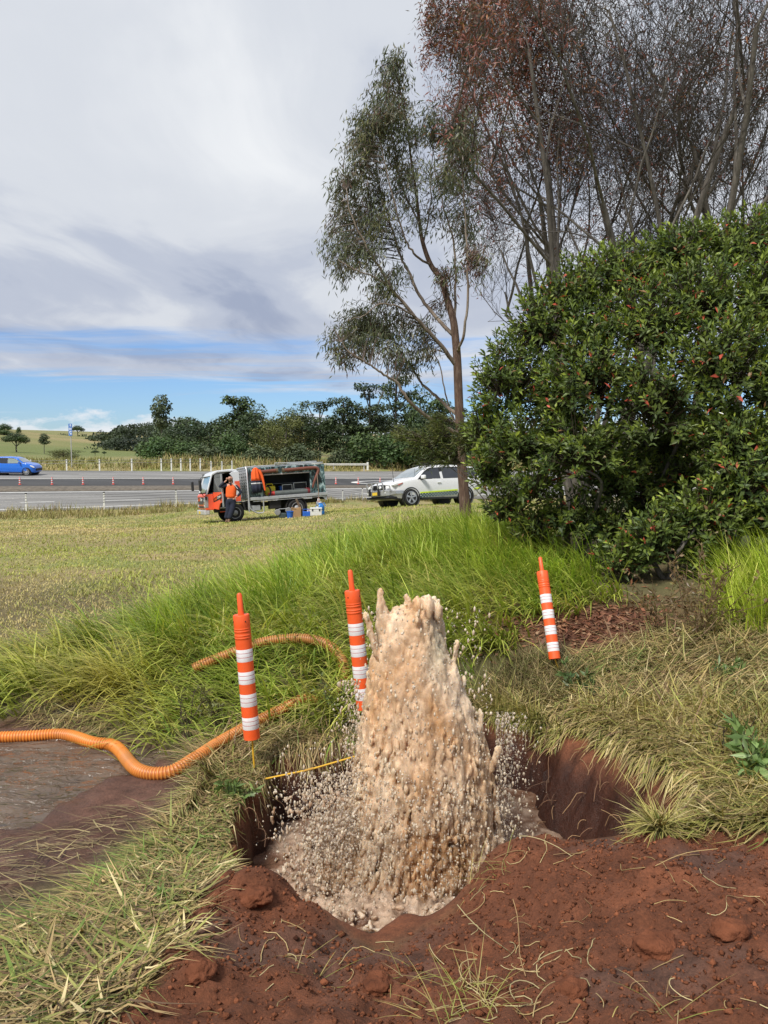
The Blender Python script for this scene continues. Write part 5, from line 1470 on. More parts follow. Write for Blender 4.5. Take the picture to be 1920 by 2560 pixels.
# splash at the foot: sheets, ligaments and clots
pts_, rad_ = [], []
for i in range(1500):
    px = r.normal(835, 55); py = r.uniform(1980, 2340); d = JD - r.uniform(-.25, .35)
    if px > 900: continue
    p = P(px, py, d); v_ = r.normal(0, 1, 3) * np.array([.5, .5, 1.2]); v_ /= np.linalg.norm(v_); L = r.uniform(.0, .06); q0 = r.uniform(.005, .012)
    if p[2] < WATER_Z - .03: continue
    for k in range(int(L / .008) + 1): put(p + v_ * .008 * k, q0 * r.uniform(.7, 1.2))
for i in range(420):
    a_ = r.random() * 6.283; rr2 = r.uniform(.40, .85) ; p = np.array([.02 + math.cos(a_) * rr2 * .90, JD - .15 + math.sin(a_) * rr2 * .95, WATER_Z + abs(r.normal(0, .06)) * (1.3 - rr2)])
    if DIG(p[0:1], p[1:2])[0] < .03: continue
    v_ = r.normal(0, 1, 3); v_[2] = abs(v_[2]); v_ /= np.linalg.norm(v_); q0 = r.uniform(.007, .018)
    for k in range(int(r.integers(1, 7))): put(p + v_ * .009 * k, q0 * (1 - .07 * k))
sm2, c2, n2 = blob_mesh(pts_, rad_, 1.0, .0105)
c2 = c2 + n2 * (.005 * vnoise(c2[:, 0] * 60, c2[:, 1] * 60, c2[:, 2] * 60, seed=218))[:, None]
sm2.vertices.foreach_set('co', (c2 - jl).astype(np.float32).ravel())
f = np.clip(.5 + 1.0 * fbm(c2[:, 0] * 6, c2[:, 1] * 6, c2[:, 2] * 6, seed=219), 0, 1)[:, None]
a = sm2.attributes.new('col', 'FLOAT_COLOR', 'POINT'); a.data.foreach_set('color', np.hstack([np.array((.38, .24, .15)) * (1 - f) + np.array((.60, .48, .37)) * f, np.ones((len(c2), 1))]).astype(np.float32).ravel())
link('splash', sm2, M_SPLASH, jet)
# droplets
ico_v = []; bm = bmesh.new(); bmesh.ops.create_icosphere(bm, subdivisions=1, radius=1); bm.verts.ensure_lookup_table()
OV = np.array([(1, 0, 0), (-1, 0, 0), (0, 1, 0), (0, -1, 0), (0, 0, 1), (0, 0, -1.)]); OT = np.array([(0, 2, 4), (2, 1, 4), (1, 3, 4), (3, 0, 4), (2, 0, 5), (1, 2, 5), (3, 1, 5), (0, 3, 5)])
IV = np.array([v.co[:] for v in bm.verts]); IT = np.array([[v.index for v in f_.verts] for f_ in bm.faces]); bm.free()
def balls(c_, rad, stretch, col):
    out = []
    for k, (bv, bt) in ((rad > .0045, (IV, IT)), (rad <= .0045, (OV, OT))):
        n = int(k.sum()); V = bv[None] * rad[k][:, None, None]; V[:, :, 2] *= stretch[k][:, None]
        out.append(((V + c_[k][:, None]).reshape(-1, 3), (bt[None] + (np.arange(n) * len(bv))[:, None, None]).reshape(-1, 3), np.repeat(col[k], len(bv), 0)))
    return join(out)
dp, dr = [], []
for i in range(14500):
    u = r.random()
    if u < .46: px, py, d = r.normal(835, 62), r.uniform(1930, 2340), JD + r.normal(-.15, .28)
    elif u < .62: px, py, d = r.normal(1060, 110), r.uniform(1950, 2330), JD - .45 + r.normal(0, .12)
    elif u < .74: px, py, d = 1240 + abs(r.normal(0, 38)), r.uniform(1780, 2120), JD + r.normal(0, .15)
    elif u < .82: px, py, d = 900 - abs(r.normal(0, 30)), r.uniform(1700, 2000), JD + r.normal(0, .15)
    elif u < .95: px, py, d = r.uniform(900, 1230), r.uniform(1520, 2250), JD - .30 - .14 * (r.random()) + r.normal(0, .04)
    else: px, py, d = r.uniform(680, 1330), r.uniform(1850, 2330), JD + r.normal(-.2, .4)
    p = P(px, py, d)
    if p[2] < max(WATER_Z, HZ(p[0], p[1])): continue
    dp.append(p); dr.append(.0018 + .0070 * r.random() ** 4)
dp = np.array(dp); dr = np.array(dr)
V, T, C = balls(dp - jl, dr, 1 + 2.2 * r.random(len(dp)) ** 2, np.tile((.54, .42, .31), (len(dp), 1)) * (1 + .15 * r.standard_normal((len(dp), 1))))
dro = link('droplets', np_mesh('droplets', V, T, C, True), M_SPLASH, jet); dro['kind'] = 'stuff'
tag(jet, 'fountain of muddy brown water bursting out of the pit', 'water jet')
# churning water in the pit
xs = np.arange(-1.1, 1.45, .0125); ys = np.arange(2.95, 6.3, .0145)
qx, qy = np.meshgrid(xs, ys); qx = qx.ravel(); qy = qy.ravel()
dj = np.hypot((qx - .05) / 1.0, (qy - JD + .25) / 1.0)
amp = np.clip(1.25 - dj, .12, 1)
hmp = fbm(qx * 6, qy * 6, seed=230, oct=4, gain=.6)
qz = WATER_Z + amp * (.085 * hmp + .045 * (1 - np.abs(vnoise(qx * 13, qy * 13, seed=233))) + .022 * (1 - np.abs(vnoise(qx * 29, qy * 29, seed=235))) + .012 * vnoise(qx * 60, qy * 60, seed=234) - .05) + .035 * np.exp(-(dj / .55) ** 2)
fo = np.clip(.18 + 1.3 * hmp + .45 * (1 - dj), 0, 1)[:, None]
cc = np.array((.165, .088, .055)) * (1 - fo) + np.array((.52, .385, .28)) * fo
ii = np.arange(len(qx)).reshape(len(ys), len(xs))
keep = (DIG(qx, qy) > 0.02)
Q = np.stack([ii[:-1, :-1], ii[:-1, 1:], ii[1:, 1:], ii[1:, :-1]], -1).reshape(-1, 4); Q = Q[keep[Q].all(1)]
tag(link('water', np_mesh('water', np.stack([qx, qy, qz], 1), None, cc, True, Q), splash_mat('churned_water', .14, 0.0, 70, .5)), 'churning brown water filling the pit', kind='structure')

# ================================================================== bollards, stakes, hose
M_YEL = mat('yellow_rod', (.72, .42, .03), .45, var=.1, dirt=.2)
M_RLINE = mat('red_line', (.45, .05, .05), .5)
M_HOLE = mat('dark_hole', (.02, .01, .008), .9)
def t_bollard(base, foot, top, label, roll=0):
    """base: where the stake enters the ground; foot: bottom centre of the tube; top: tip of the handle"""
    base, foot, top = [Vector(a) for a in (base, foot, top)]
    L = (top - foot).length; ax = (top - foot).normalized()
    e = empty('bollard', base)
    q = ax.to_track_quat('Z', 'Y'); M = Matrix.Translation(foot - base) @ q.to_matrix().to_4x4() @ Matrix.Rotation(roll, 4, 'Z')
    TL = L * .852; rd = TL * .0645
    def place(o): o.matrix_local = M
    pr = [(rd * .90, 0.0), (rd, .002), (rd, TL * .80)]
    for a in (.815, .835, .868, .888):
        pr += [(rd, TL * (a - .0022)), (rd * 1.035, TL * a), (rd * 1.035, TL * (a + .006)), (rd, TL * (a + .009))]
    pr += [(rd * 1.01, TL * .90), (rd * 1.01, TL * .992), (rd * .95, TL), (rd * .4, TL)]
    pr = [(rd * .86, .05), (rd * .86, .001)] + pr
    b_ = MB().lathe(pr, n=28).build('tube', M_ORANGE, e, True, auto=50); place(b_)
    h = MB().lathe([(rd * .38, TL * .985), (rd * .36, TL + .01), (rd * .33, L - rd * .25), (rd * .22, L - rd * .06), (rd * .05, L)], n=14).build('handle', M_ORANGE, e, True); place(h)
    for a, b2 in ((.272, .37), (.451, .549), (.63, .73), (.817, .915)):
        z0, z1 = TL * (1 - b2), TL * (1 - a)
        w = MB().lathe([(rd * 1.002, z0), (rd * 1.012, z0 + .002), (rd * 1.012, z1 - .002), (rd * 1.002, z1)], n=28).build('reflective_band', M_WREF, e, True); place(w)
        for u in (.34, .68):
            zz = z0 + (z1 - z0) * u
            s = MB().lathe([(rd * 1.010, zz), (rd * 1.018, zz + .0008), (rd * 1.018, zz + .0030), (rd * 1.010, zz + .0038)], n=28).build('red_line', M_RLINE, w, True); place(s); s.matrix_local = Matrix.Identity(4)
    for a in (-1.9, -1.15, .6):
        o = MB().ball((math.cos(a) * rd, math.sin(a) * rd, TL * .95), rd * .09, 8, 6).build('hole', M_HOLE, e, True); place(o)
    s0 = foot - base + ax * .25 * L
    MB().tube([(0, 0, -.12), (0, 0, 0), (foot - base) * .98 + Vector((0, 0, 0)), s0], .0065, 8).build('stake', M_YEL, e, True)
    tag(e, label, 'bollard', 'orange bollards standing around the pit')
def gpt(px, py, lo=3.0):
    return G(px, py, lo)
b1 = gpt(637, 1938, 4); d1 = b1[1]
t_bollard(b1, P(630, 1846, d1 - .01), P(598, 1482, d1 + .02), 'tall orange and white bollard at the left, its yellow stake in the cut grass', .4)
b2 = gpt(932, 1858, 4.5); d2 = b2[1]
t_bollard(b2, P(911, 1772, d2 - .01), P(875, 1424, d2 + .03), 'orange and white bollard partly hidden by the water jet', .9)
b3 = gpt(1403, 1690, 5); d3 = b3[1]
t_bollard(b3, P(1387, 1648, d3 - .04), P(1350, 1392, d3 + .30), 'orange and white bollard leaning on the bank below the shrub', .2)
# fallen yellow stake across the pit corner
a0, a1 = G(640, 1956, 4), P(905, 1886, 5.25)
ys = empty('yellow_stake', a0); a1 = a1 - a0
MB().tube([-.35 * a1 * np.array([1, 1, .2]), a1 * .0 + np.array([0, 0, .012]), a1 * .5 + np.array([0, 0, -.01]), a1], .0065, 8).build('rod', M_YEL, ys, True)
MB().tube([a1 * .46 + np.array([0, 0, -.008]), a1 * .54 + np.array([0, 0, -.008])], .0085, 8).build('sleeve', mat('ochre_sleeve', (.45, .25, .04), .6), ys, True)
tag(ys, 'thin yellow stake fallen across the corner of the pit', 'stake')
# ribbed orange hose
m, t, b = newmat('orange_ribbed_hose')
a = N(t, 'ShaderNodeAttribute'); a.attribute_name = 'col'
c1 = tmul(t, a.outputs['Color'], tramp(t, tnoise(t, 5, 6, .65, 'Position'), [(.3, .78), (.7, 1.15)]))
d_ = tramp(t, tnoise(t, 2.3, 6, .65, 'Position'), [(.52, 0), (.75, .55)])
t.links.new(tmul(t, c1, (.30, .17, .08), d_, 'MIX'), b.inputs['Base Color']); b.inputs['Roughness'].default_value = .42
M_HOSE = m
hp = [(-170, 1880), (-60, 1878), (60, 1866), (160, 1850), (230, 1862), (290, 1895), (345, 1925), (420, 1932), (490, 1912), (550, 1872), (620, 1832), (690, 1795), (760, 1762), (815, 1738), (850, 1718), (862, 1694), (848, 1668), (812, 1652), (760, 1645), (700, 1650), (640, 1662), (570, 1684), (520, 1698), (484, 1706)]
q = []
for i, (px, py) in enumerate(hp):
    g = G(px, py + 10, 4)
    zz = max(g[2], PUDDLE_Z if PUDS(g[0], g[1]) < .1 else -9)
    if i >= 14: zz += [-.06, .06, .12, .17, .19, .20, .20, .18, .16, .13][i - 14]
    elif 13 <= i: zz -= .07
    elif 8 <= i: zz += .05
    q.append((g[0], g[1], zz + .028))
q = spline(q, 24)
sl_ = np.concatenate([[0], np.cumsum(np.linalg.norm(np.diff(q, axis=0), axis=1))])
for _ in range(4): q[1:-1, 2] = .25 * q[:-2, 2] + .5 * q[1:-1, 2] + .25 * q[2:, 2]
step = .0055; sm_ = np.arange(0, sl_[-1], step)
q = np.stack([np.interp(sm_, sl_, q[:, k]) for k in range(3)], 1)
kk = np.arange(len(q)); ribp = (kk % 4 == 0)
rad = np.array([.049, .0445, .0405, .0445])[kk % 4]
tg = unit(np.gradient(q, axis=0)); up = np.array([0, 0, 1.]); w = unit(np.cross(tg, up)); u2 = np.cross(w, tg); n = 14
an = np.arange(n) * 2 * np.pi / n
V = q[:, None] + (w[:, None] * np.cos(an)[None, :, None] + u2[:, None] * np.sin(an)[None, :, None]) * rad[:, None, None]
ii = np.arange(len(q) * n).reshape(len(q), n)
Q = np.stack([ii[:-1], np.roll(ii[:-1], -1, 1), np.roll(ii[1:], -1, 1), ii[1:]], -1).reshape(-1, 4)
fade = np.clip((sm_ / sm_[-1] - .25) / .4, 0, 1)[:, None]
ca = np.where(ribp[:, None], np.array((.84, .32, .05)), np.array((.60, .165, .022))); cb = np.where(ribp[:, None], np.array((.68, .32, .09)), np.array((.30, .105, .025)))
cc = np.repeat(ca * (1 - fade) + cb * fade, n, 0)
he = empty('suction_hose', q[len(q) // 2])
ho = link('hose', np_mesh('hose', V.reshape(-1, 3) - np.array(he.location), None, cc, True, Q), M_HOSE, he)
MB().tube([q[-6] - np.array(he.location), q[-1] - np.array(he.location)], .030, 14).build('dark_bore', M_HOLE, he)
tag(he, 'ribbed orange hose lying in the puddle and looping through the long grass', 'hose')
# ================================================================== vehicles
M_TYRE = mat('tyre_rubber', (.018, .018, .019), .8, var=.2, bump=.3, bscale=40)
M_ALU = mat('alloy', (.55, .55, .56), .32, metal=.75, var=.1)
M_ALUR = mat('aluminium_rail', (.56, .57, .58), .42, metal=.55, var=.12, dirt=.15, dcol=(.3, .27, .24))
M_BLK = mat('black_plastic', (.016, .016, .017), .5, var=.2)
M_CHAS = mat('chassis_black', (.02, .019, .019), .75, var=.25, dirt=.3, dcol=(.06, .045, .035))
M_WHITE = mat('white_car_paint', (.74, .75, .76), .28, var=.02, coat=.6)
M_TWHITE = mat('white_cab_paint', (.66, .68, .71), .35, var=.03, coat=.3)
M_TORANGE = mat('orange_cab_paint', (.82, .115, .045), .35, var=.05, coat=.3)
M_BLUE = mat('blue_car_paint', (.008, .14, .62), .25, var=.03, coat=.7)
M_CHROME = mat('chrome', (.75, .76, .77), .14, metal=1.0, var=.05)
M_LAMP = mat('lamp_glass', (.72, .73, .72), .12, var=.1, coat=.8)
M_REDL = mat('amber_lamp', (.55, .10, .05), .2, coat=.5)
M_PLATE = mat('yellow_plate', (.75, .52, .05), .4)
M_INT = mat('dark_interior', (.022, .022, .026), .8, var=.3)
def glass(name, col, rough=.06):
    m, t, b = newmat(name)
    b.inputs['Base Color'].default_value = (*col, 1); b.inputs['Roughness'].default_value = rough
    b.inputs['Specular IOR Level'].default_value = .9; b.inputs['Coat Weight'].default_value = .8
    c1 = tmul(t, tuple(col), tramp(t, tnoise(t, 3, 3), [(.3, .7), (.7, 1.3)])); t.links.new(c1, b.inputs['Base Color'])
    return m
M_GLASS = glass('tinted_glass', (.012, .014, .016))
M_SCREEN = glass('windscreen_glass', (.16, .20, .22), .04)
def wheel(parent, x, y, r0, w, side, spokes=5, rimr=.62, col=None, plain=False):
    """tyre with rim as a sub-part; side = +1 outer face towards +y"""
    e = MB()
    pr = [(r0 * .60, -w / 2 + .02), (r0 * .66, -w / 2 + .005), (r0 * .90, -w / 2), (r0 * .97, -w * .42), (r0, -w * .3), (r0, w * .3), (r0 * .97, w * .42), (r0 * .90, w / 2), (r0 * .66, w / 2 - .005), (r0 * .60, w / 2 - .02)]
    e.lathe(pr, n=30, axis='Y')
    ty = e.build('wheel', M_TYRE, parent, True, auto=45); ty.location = (x, y, r0)
    rm = MB(); f = side * (w / 2 - .015); R_ = r0 * rimr
    rm.lathe([(R_ * .98, f - side * .05), (R_ * 1.06, f), (R_ * 1.06, f + side * .012), (R_ * .96, f + side * .012), (R_ * .92, f - side * .03)], n=30, axis='Y')
    if plain:
        rm.lathe([(R_ * .93, f - side * .02), (R_ * .75, f - side * .03), (R_ * .5, f - side * .005), (R_ * .3, f + side * .03), (R_ * .12, f + side * .04)], n=24, axis='Y')
    else:
        for k in range(spokes):
            a = 2 * math.pi * k / spokes + .3
            for dw in (-.12, .12) if spokes <= 6 else (0,):
                c_ = Vector((math.cos(a + dw) * R_ * .54, f - side * .005, math.sin(a + dw) * R_ * .54))
                rm.box(c_, (R_ * .90, .03, R_ * (.15 if spokes <= 6 else .2)), rot=Matrix.Rotation(-(a + dw * .5), 3, 'Y'))
        rm.lathe([(R_ * .2, f - side * .03), (R_ * .2, f + side * .012), (R_ * .1, f + side * .02)], n=14, axis='Y')
    ro = rm.build('rim', col or M_ALU, ty, True, auto=35)
    MB().lathe([(R_ * .96, f - side * .055), (R_ * .02, f - side * .05)], n=24, axis='Y').build('brake_well', M_CHAS, ty)
    return ty
def settle(e, x, y, yaw, wb, tr_):
    """stand a vehicle on the ground at its four wheels"""
    f = Vector((math.cos(yaw), math.sin(yaw), 0)); l = Vector((-math.sin(yaw), math.cos(yaw), 0)); c_ = Vector((x, y, 0))
    h = lambda p: float(HZ(p.x, p.y))
    pf, pr_ = c_ + f * wb / 2, c_ - f * wb / 2
    hf, hr = (h(pf + l * tr_) + h(pf - l * tr_)) / 2, (h(pr_ + l * tr_) + h(pr_ - l * tr_)) / 2
    hl, hrt = (h(pf + l * tr_) + h(pr_ + l * tr_)) / 2, (h(pf - l * tr_) + h(pr_ - l * tr_)) / 2
    fx_ = (f * wb + Vector((0, 0, hf - hr))).normalized(); ly = (l * 2 * tr_ + Vector((0, 0, hl - hrt))).normalized()
    uz = fx_.cross(ly).normalized(); ly = uz.cross(fx_)
    M = Matrix((fx_, ly, uz)).transposed().to_4x4(); M.translation = Vector((x, y, (hf + hr) / 2 - .01))
    e.matrix_world = M; return M

def car(name, sp, paint):
    """body lofted from stations; returns root and the side() helper"""
    root = empty(name)
    X = np.array([s[0] for s in sp['top']]); ZTp = np.array([s[1] for s in sp['top']])
    xs = sorted(set(list(X) + list(np.linspace(X[0], X[-1], 44))))
    zt = lambda x: float(np.interp(x, X, ZTp)); hw = lambda x: float(np.interp(x, [a for a, _ in sp['hw']], [b_ for _, b_ in sp['hw']]))
    zb = lambda x: float(np.interp(x, [a for a, _ in sp['bot']], [b_ for _, b_ in sp['bot']])); belt = lambda x: sp['belt'] + sp.get('rise', 0) * -x
    roof = max(ZTp)
    def wg(x, z_): return hw(x) * (.955 - sp['tumble'] * max(z_ - belt(x), 0) / (roof - belt(x)))
    secs = []
    for x in xs:
        w, b_, z_, bl = hw(x), zb(x), zt(x), belt(x)
        if z_ > bl + .06:
            g = wg(x, z_)
            s = [(0, b_), (.75 * w, b_), (.965 * w, b_ + .07), (w, b_ + .22), (1.0 * w, (b_ + bl) * .52), (.985 * w, bl - .10), (.955 * w, bl), ((.955 * w + wg(x, z_ - .04)) / 2, (bl + z_ - .04) / 2), (g * .985, z_ - .055), (g * .90, z_ - .012), (g * .5, z_ + .008), (0, z_ + .012)]
        else:
            z2 = min(z_, bl + .06)
            s = [(0, b_), (.75 * w, b_), (.965 * w, b_ + .07), (w, b_ + .2), (1.0 * w, (b_ + z2) * .54), (.985 * w, z2 - .13), (.965 * w, z2 - .06), (.93 * w, z2 - .022), (.85 * w, z2 - .004), (.7 * w, z2 + .004), (.4 * w, z2 + .012), (0, z2 + .016)]
        secs.append([(x, y_, zz) for y_, zz in s])
    n = len(secs[0]); mb = MB(); V = []; F = []
    ring_ = 2 * n - 2
    for s in secs:
        V += [(a, y_, c_) for a, y_, c_ in s] + [(a, -y_, c_) for a, y_, c_ in s[-2:0:-1]]
    for i in range(len(secs) - 1):
        for k in range(ring_):
            F.append((i * ring_ + k, i * ring_ + (k + 1) % ring_, (i + 1) * ring_ + (k + 1) % ring_, (i + 1) * ring_ + k))
    F += [tuple(range(ring_)), tuple((len(secs) - 1) * ring_ + k for k in reversed(range(ring_)))]
    mb.add(V, F); body = mb.build('body', paint, root, True, auto=48)
    def side(x, z_): 
        bl = belt(x)
        return wg(x, z_) if z_ > bl else hw(x) * (1.0 - .045 * max(0, (z_ - (bl - .2)) / .2) ** 2)
    def side_panel(nm, poly, m, off=.012, s=1, par=None, sub=5):
        """polygon in x, z laid on the flank"""
        mb_ = MB(); vs = [(x, s * (side(x, z_) + off), z_) for x, z_ in poly]; vs2 = [(x, s * (side(x, z_) - .02), z_) for x, z_ in poly]
        k = len(poly); mb_.add(vs + vs2, [tuple(range(k))] + [(i, k + i, k + (i + 1) % k, (i + 1) % k) for i in range(k)])
        return mb_.build(nm, m, par or root)
    def top_panel(nm, x0, x1, frac, m, off=.012, nn=6):
        mb_ = MB(); V = []
        for x in np.linspace(x0, x1, nn):
            z_ = zt(x); g = wg(x, z_) * frac
            for y_ in np.linspace(-1, 1, 7): V.append((x, y_ * g, z_ + off + .012 - .02 * abs(y_) ** 3))
        F = [(i * 7 + j, (i + 1) * 7 + j, (i + 1) * 7 + j + 1, i * 7 + j + 1) for i in range(nn - 1) for j in range(6)]
        mb_.add(V, F); return mb_.build(nm, m, root, True)
    return root, body, side, side_panel, top_panel, zt, hw

# ------------------------------------------------------------------ white four wheel drive
SP = dict(top=[(-2.52, .80), (-2.50, 1.06), (-2.40, 1.32), (-2.16, 1.62), (-1.7, 1.69), (-.7, 1.735), (.1, 1.715), (.45, 1.62), (.80, 1.43), (1.16, 1.185), (1.22, 1.165), (1.6, 1.12), (2.05, 1.03), (2.28, .93), (2.36, .80), (2.38, .62)],
          hw=[(-2.52, .80), (-2.3, .90), (-1.4, .955), (0, .945), (1.4, .955), (2.0, .90), (2.25, .80), (2.38, .70)], bot=[(-2.52, .50), (-2.2, .34), (-1.8, .27), (1.8, .27), (2.2, .30), (2.38, .42)], belt=1.10, rise=.015, tumble=.20)
suv, body, side, spn, tpn, zt_, hw_ = car('white_car', SP, M_WHITE)
tpn('windscreen', .50, 1.14, .90, M_SCREEN)
for s in (1, -1):
    spn('side_window', [(.98, 1.14), (.62, 1.40), (.36, 1.54), (-.12, 1.585), (-.14, 1.135)], M_GLASS, .010, s)
    spn('side_window', [(-.28, 1.135), (-.27, 1.59), (-1.18, 1.575), (-1.30, 1.155)], M_GLASS, .010, s)
    spn('side_window', [(-1.44, 1.16), (-1.36, 1.57), (-1.92, 1.53), (-2.16, 1.30), (-2.05, 1.20)], M_GLASS, .010, s)
    spn('window_surround', [(1.06, 1.10), (.62, 1.45), (.34, 1.585), (-.7, 1.63), (-1.5, 1.615), (-2.0, 1.565), (-2.22, 1.31), (-2.1, 1.15)], M_BLK, .004, s)
    # belt of chequers
    st = spn('lime_stripe', [(.98, .52), (.98, .575), (-.98, .66), (-.98, .60)], mat('lime_film', (.62, .80, .02), .4), .016, s)
    ck = spn('chequer_band', [(.98, .35), (.98, .522), (-.98, .602), (-.98, .43)], mat('silver_film', (.52, .54, .54), .4), .007, s)
    M_CK = mat('dark_green_film', (.015, .065, .075), .4)
    for i in range(26):
        for j in range(3):
            if (i + j) % 2: continue
            x0 = .98 - i * .0754; x1 = x0 - .0754; zz = lambda x: .35 + (.98 - x) * .0408
            z0 = .004 + j * .056
            spn('chequer', [(x0, zz(x0) + z0), (x0, zz(x0) + z0 + .054), (x1, zz(x1) + z0 + .054), (x1, zz(x1) + z0)], M_CK, .022, s, ck)
    spn('lime_stripe', [(-1.9, .62), (-1.9, .70), (-2.36, .74), (-2.36, .66)], mat('lime_film', (.62, .80, .02)), .02, s)
    spn('door_seam', [(1.0, .36), (1.0, 1.09), (.985, 1.09), (.985, .36)], M_BLK, .004, s)
    spn('door_seam', [(-.2, .36), (-.2, 1.10), (-.215, 1.10), (-.215, .36)], M_BLK, .004, s)
    for x in (-.02, -1.12): MB().box((x, s * (side(x, .96) + .018), .965), (.2, .03, .04)).build('door_handle', M_WHITE, root_ := suv, bevel=.012)
    MB().box((.86, s * 1.06, 1.19), (.14, .24, .17)).build('mirror', M_WHITE, suv, bevel=.05, seg=3)
    MB().box((.88, s * .97, 1.10), (.08, .14, .05)).build('mirror_arm', M_BLK, suv, bevel=.01)
    MB().prism([(2.30, .88), (2.14, .955), (1.78, 1.00), (1.86, .93), (2.2, .845)], s * .74, s * .915).build('headlight', M_LAMP, suv, bevel=.015)
    MB().prism([(2.06, .90), (1.80, .985), (1.85, .93), (2.02, .87)], s * .80, s * .925).build('indicator', M_REDL, suv)
    for x in (1.425, -1.425):
        MB().lathe([(.43, s * .60), (.43, s * .966), (.40, s * .972), (.36, s * .90)], (x, 0, .36), 26, 'Y').build('arch_liner', M_BLK, suv, True)
        wheel(suv, x, s * .845, .365, .245, s, 5, .66)
    MB().box((0, s * .90, .30), (1.9, .1, .09)).build('sill', M_BLK, suv, bevel=.02)
    MB().tube([(.2, s * .66, 1.75), (.1, s * .66, 1.79), (-1.7, s * .66, 1.77), (-1.8, s * .66, 1.73)], .018, 6).build('roof_rail', M_BLK, suv, True)
MB().box((2.37, 0, .82), (.06, .9, .20)).build('grille', M_BLK, suv, bevel=.02)
MB().box((2.405, 0, .86), (.03, .16, .10)).build('badge', M_CHROME, suv, bevel=.02)
bb = MB()
prof = [(2.30, .985), (2.62, .955), (2.66, .0)]
mb = MB()
for z0, z1 in ((.46, .68),):
    V = []
    for y_, x_ in [(-.96, 1.86), (-.95, 2.18), (-.80, 2.46), (-.45, 2.58), (.45, 2.58), (.80, 2.46), (.95, 2.18), (.96, 1.86)]:
        V += [(x_, y_, z0 + (.06 if abs(y_) > .9 else 0)), (x_ + .01, y_, z1 - (.02 if abs(y_) > .9 else 0)), (x_ - .10, y_ * .97, z1 - .02), (x_ - .10, y_ * .97, z0 + .06)]
    F = [(i * 4 + k, i * 4 + (k + 1) % 4, (i + 1) * 4 + (k + 1) % 4, (i + 1) * 4 + k) for i in range(7) for k in range(4)] + [(0, 1, 2, 3), (28, 31, 30, 29)]
    mb.add(V, F)
bar = mb.build('bull_bar', M_ALU, suv, bevel=.015)
tb_ = MB()
tb_.tube([(2.55, -.62, .66), (2.60, -.62, .95), (2.56, -.55, 1.02), (2.56, .55, 1.02), (2.60, .62, .95), (2.55, .62, .66)], .032, 8)
for y_ in (-.22, .22): tb_.tube([(2.56, y_, .66), (2.60, y_, 1.02)], .03, 8)
for s in (-1, 1): tb_.tube([(2.40, s * .88, .66), (2.42, s * .86, .86), (2.52, s * .66, .90)], .028, 8)
tb_.build('hoop', M_ALU, bar, True)
for s in (-1, 1):
    MB().lathe([(.06, 2.56), (.065, 2.60), (.05, 2.62)], (0, s * .42, .80), 14, 'X').build('spot_lamp', M_LAMP, bar, True)
    MB().box((2.63, s * .34, .62), (.07, .09, .30)).build('buffer', M_BLK, bar, bevel=.02)
    MB().box((2.50, s * .62, .58), (.05, .14, .07), rot=(0, 0, -s * .35)).build('fog_lamp', M_LAMP, bar, bevel=.01)
MB().box((2.60, 0, .56), (.015, .36, .12)).build('number_plate', M_PLATE, bar, bevel=.004)
MB().prism([(2.46, .44), (2.50, .36), (1.9, .28), (1.9, .40)], -.85, .85).build('under_guard', M_BLK, suv, bevel=.01)
MB().tube([(2.10, .70, .98), (2.16, .72, 1.5), (2.22, .73, 2.05)], [.014, .008, .004], 6).build('antenna', M_BLK, suv, True)
MB().tube([(1.05, .72, 1.2), (1.07, .73, 1.55)], .006, 5).build('antenna', M_BLK, suv, True)
lbx = MB(); lbx.box((-.15, 0, 1.80), (.22, 1.1, .06)); 
lbx.build('roof_bar', M_BLK, suv, bevel=.015)
for y_ in (-.5, .35, .55): MB().lathe([(.05, 1.82), (.055, 1.86), (.03, 1.885)], (-.15, y_, 0), 12).build('beacon', M_BLK, suv, True)
MB().box((-2.45, 0, .55), (.12, 1.6, .22)).build('rear_bumper', M_BLK, suv, bevel=.04)
a = P(1066, 1262, 33.0)
settle(suv, a[0], 33.0, R(180 + 33), 2.85, .8)
tag(suv, 'white four wheel drive with bull bar and chequered side band, behind the gum trunk', 'car')

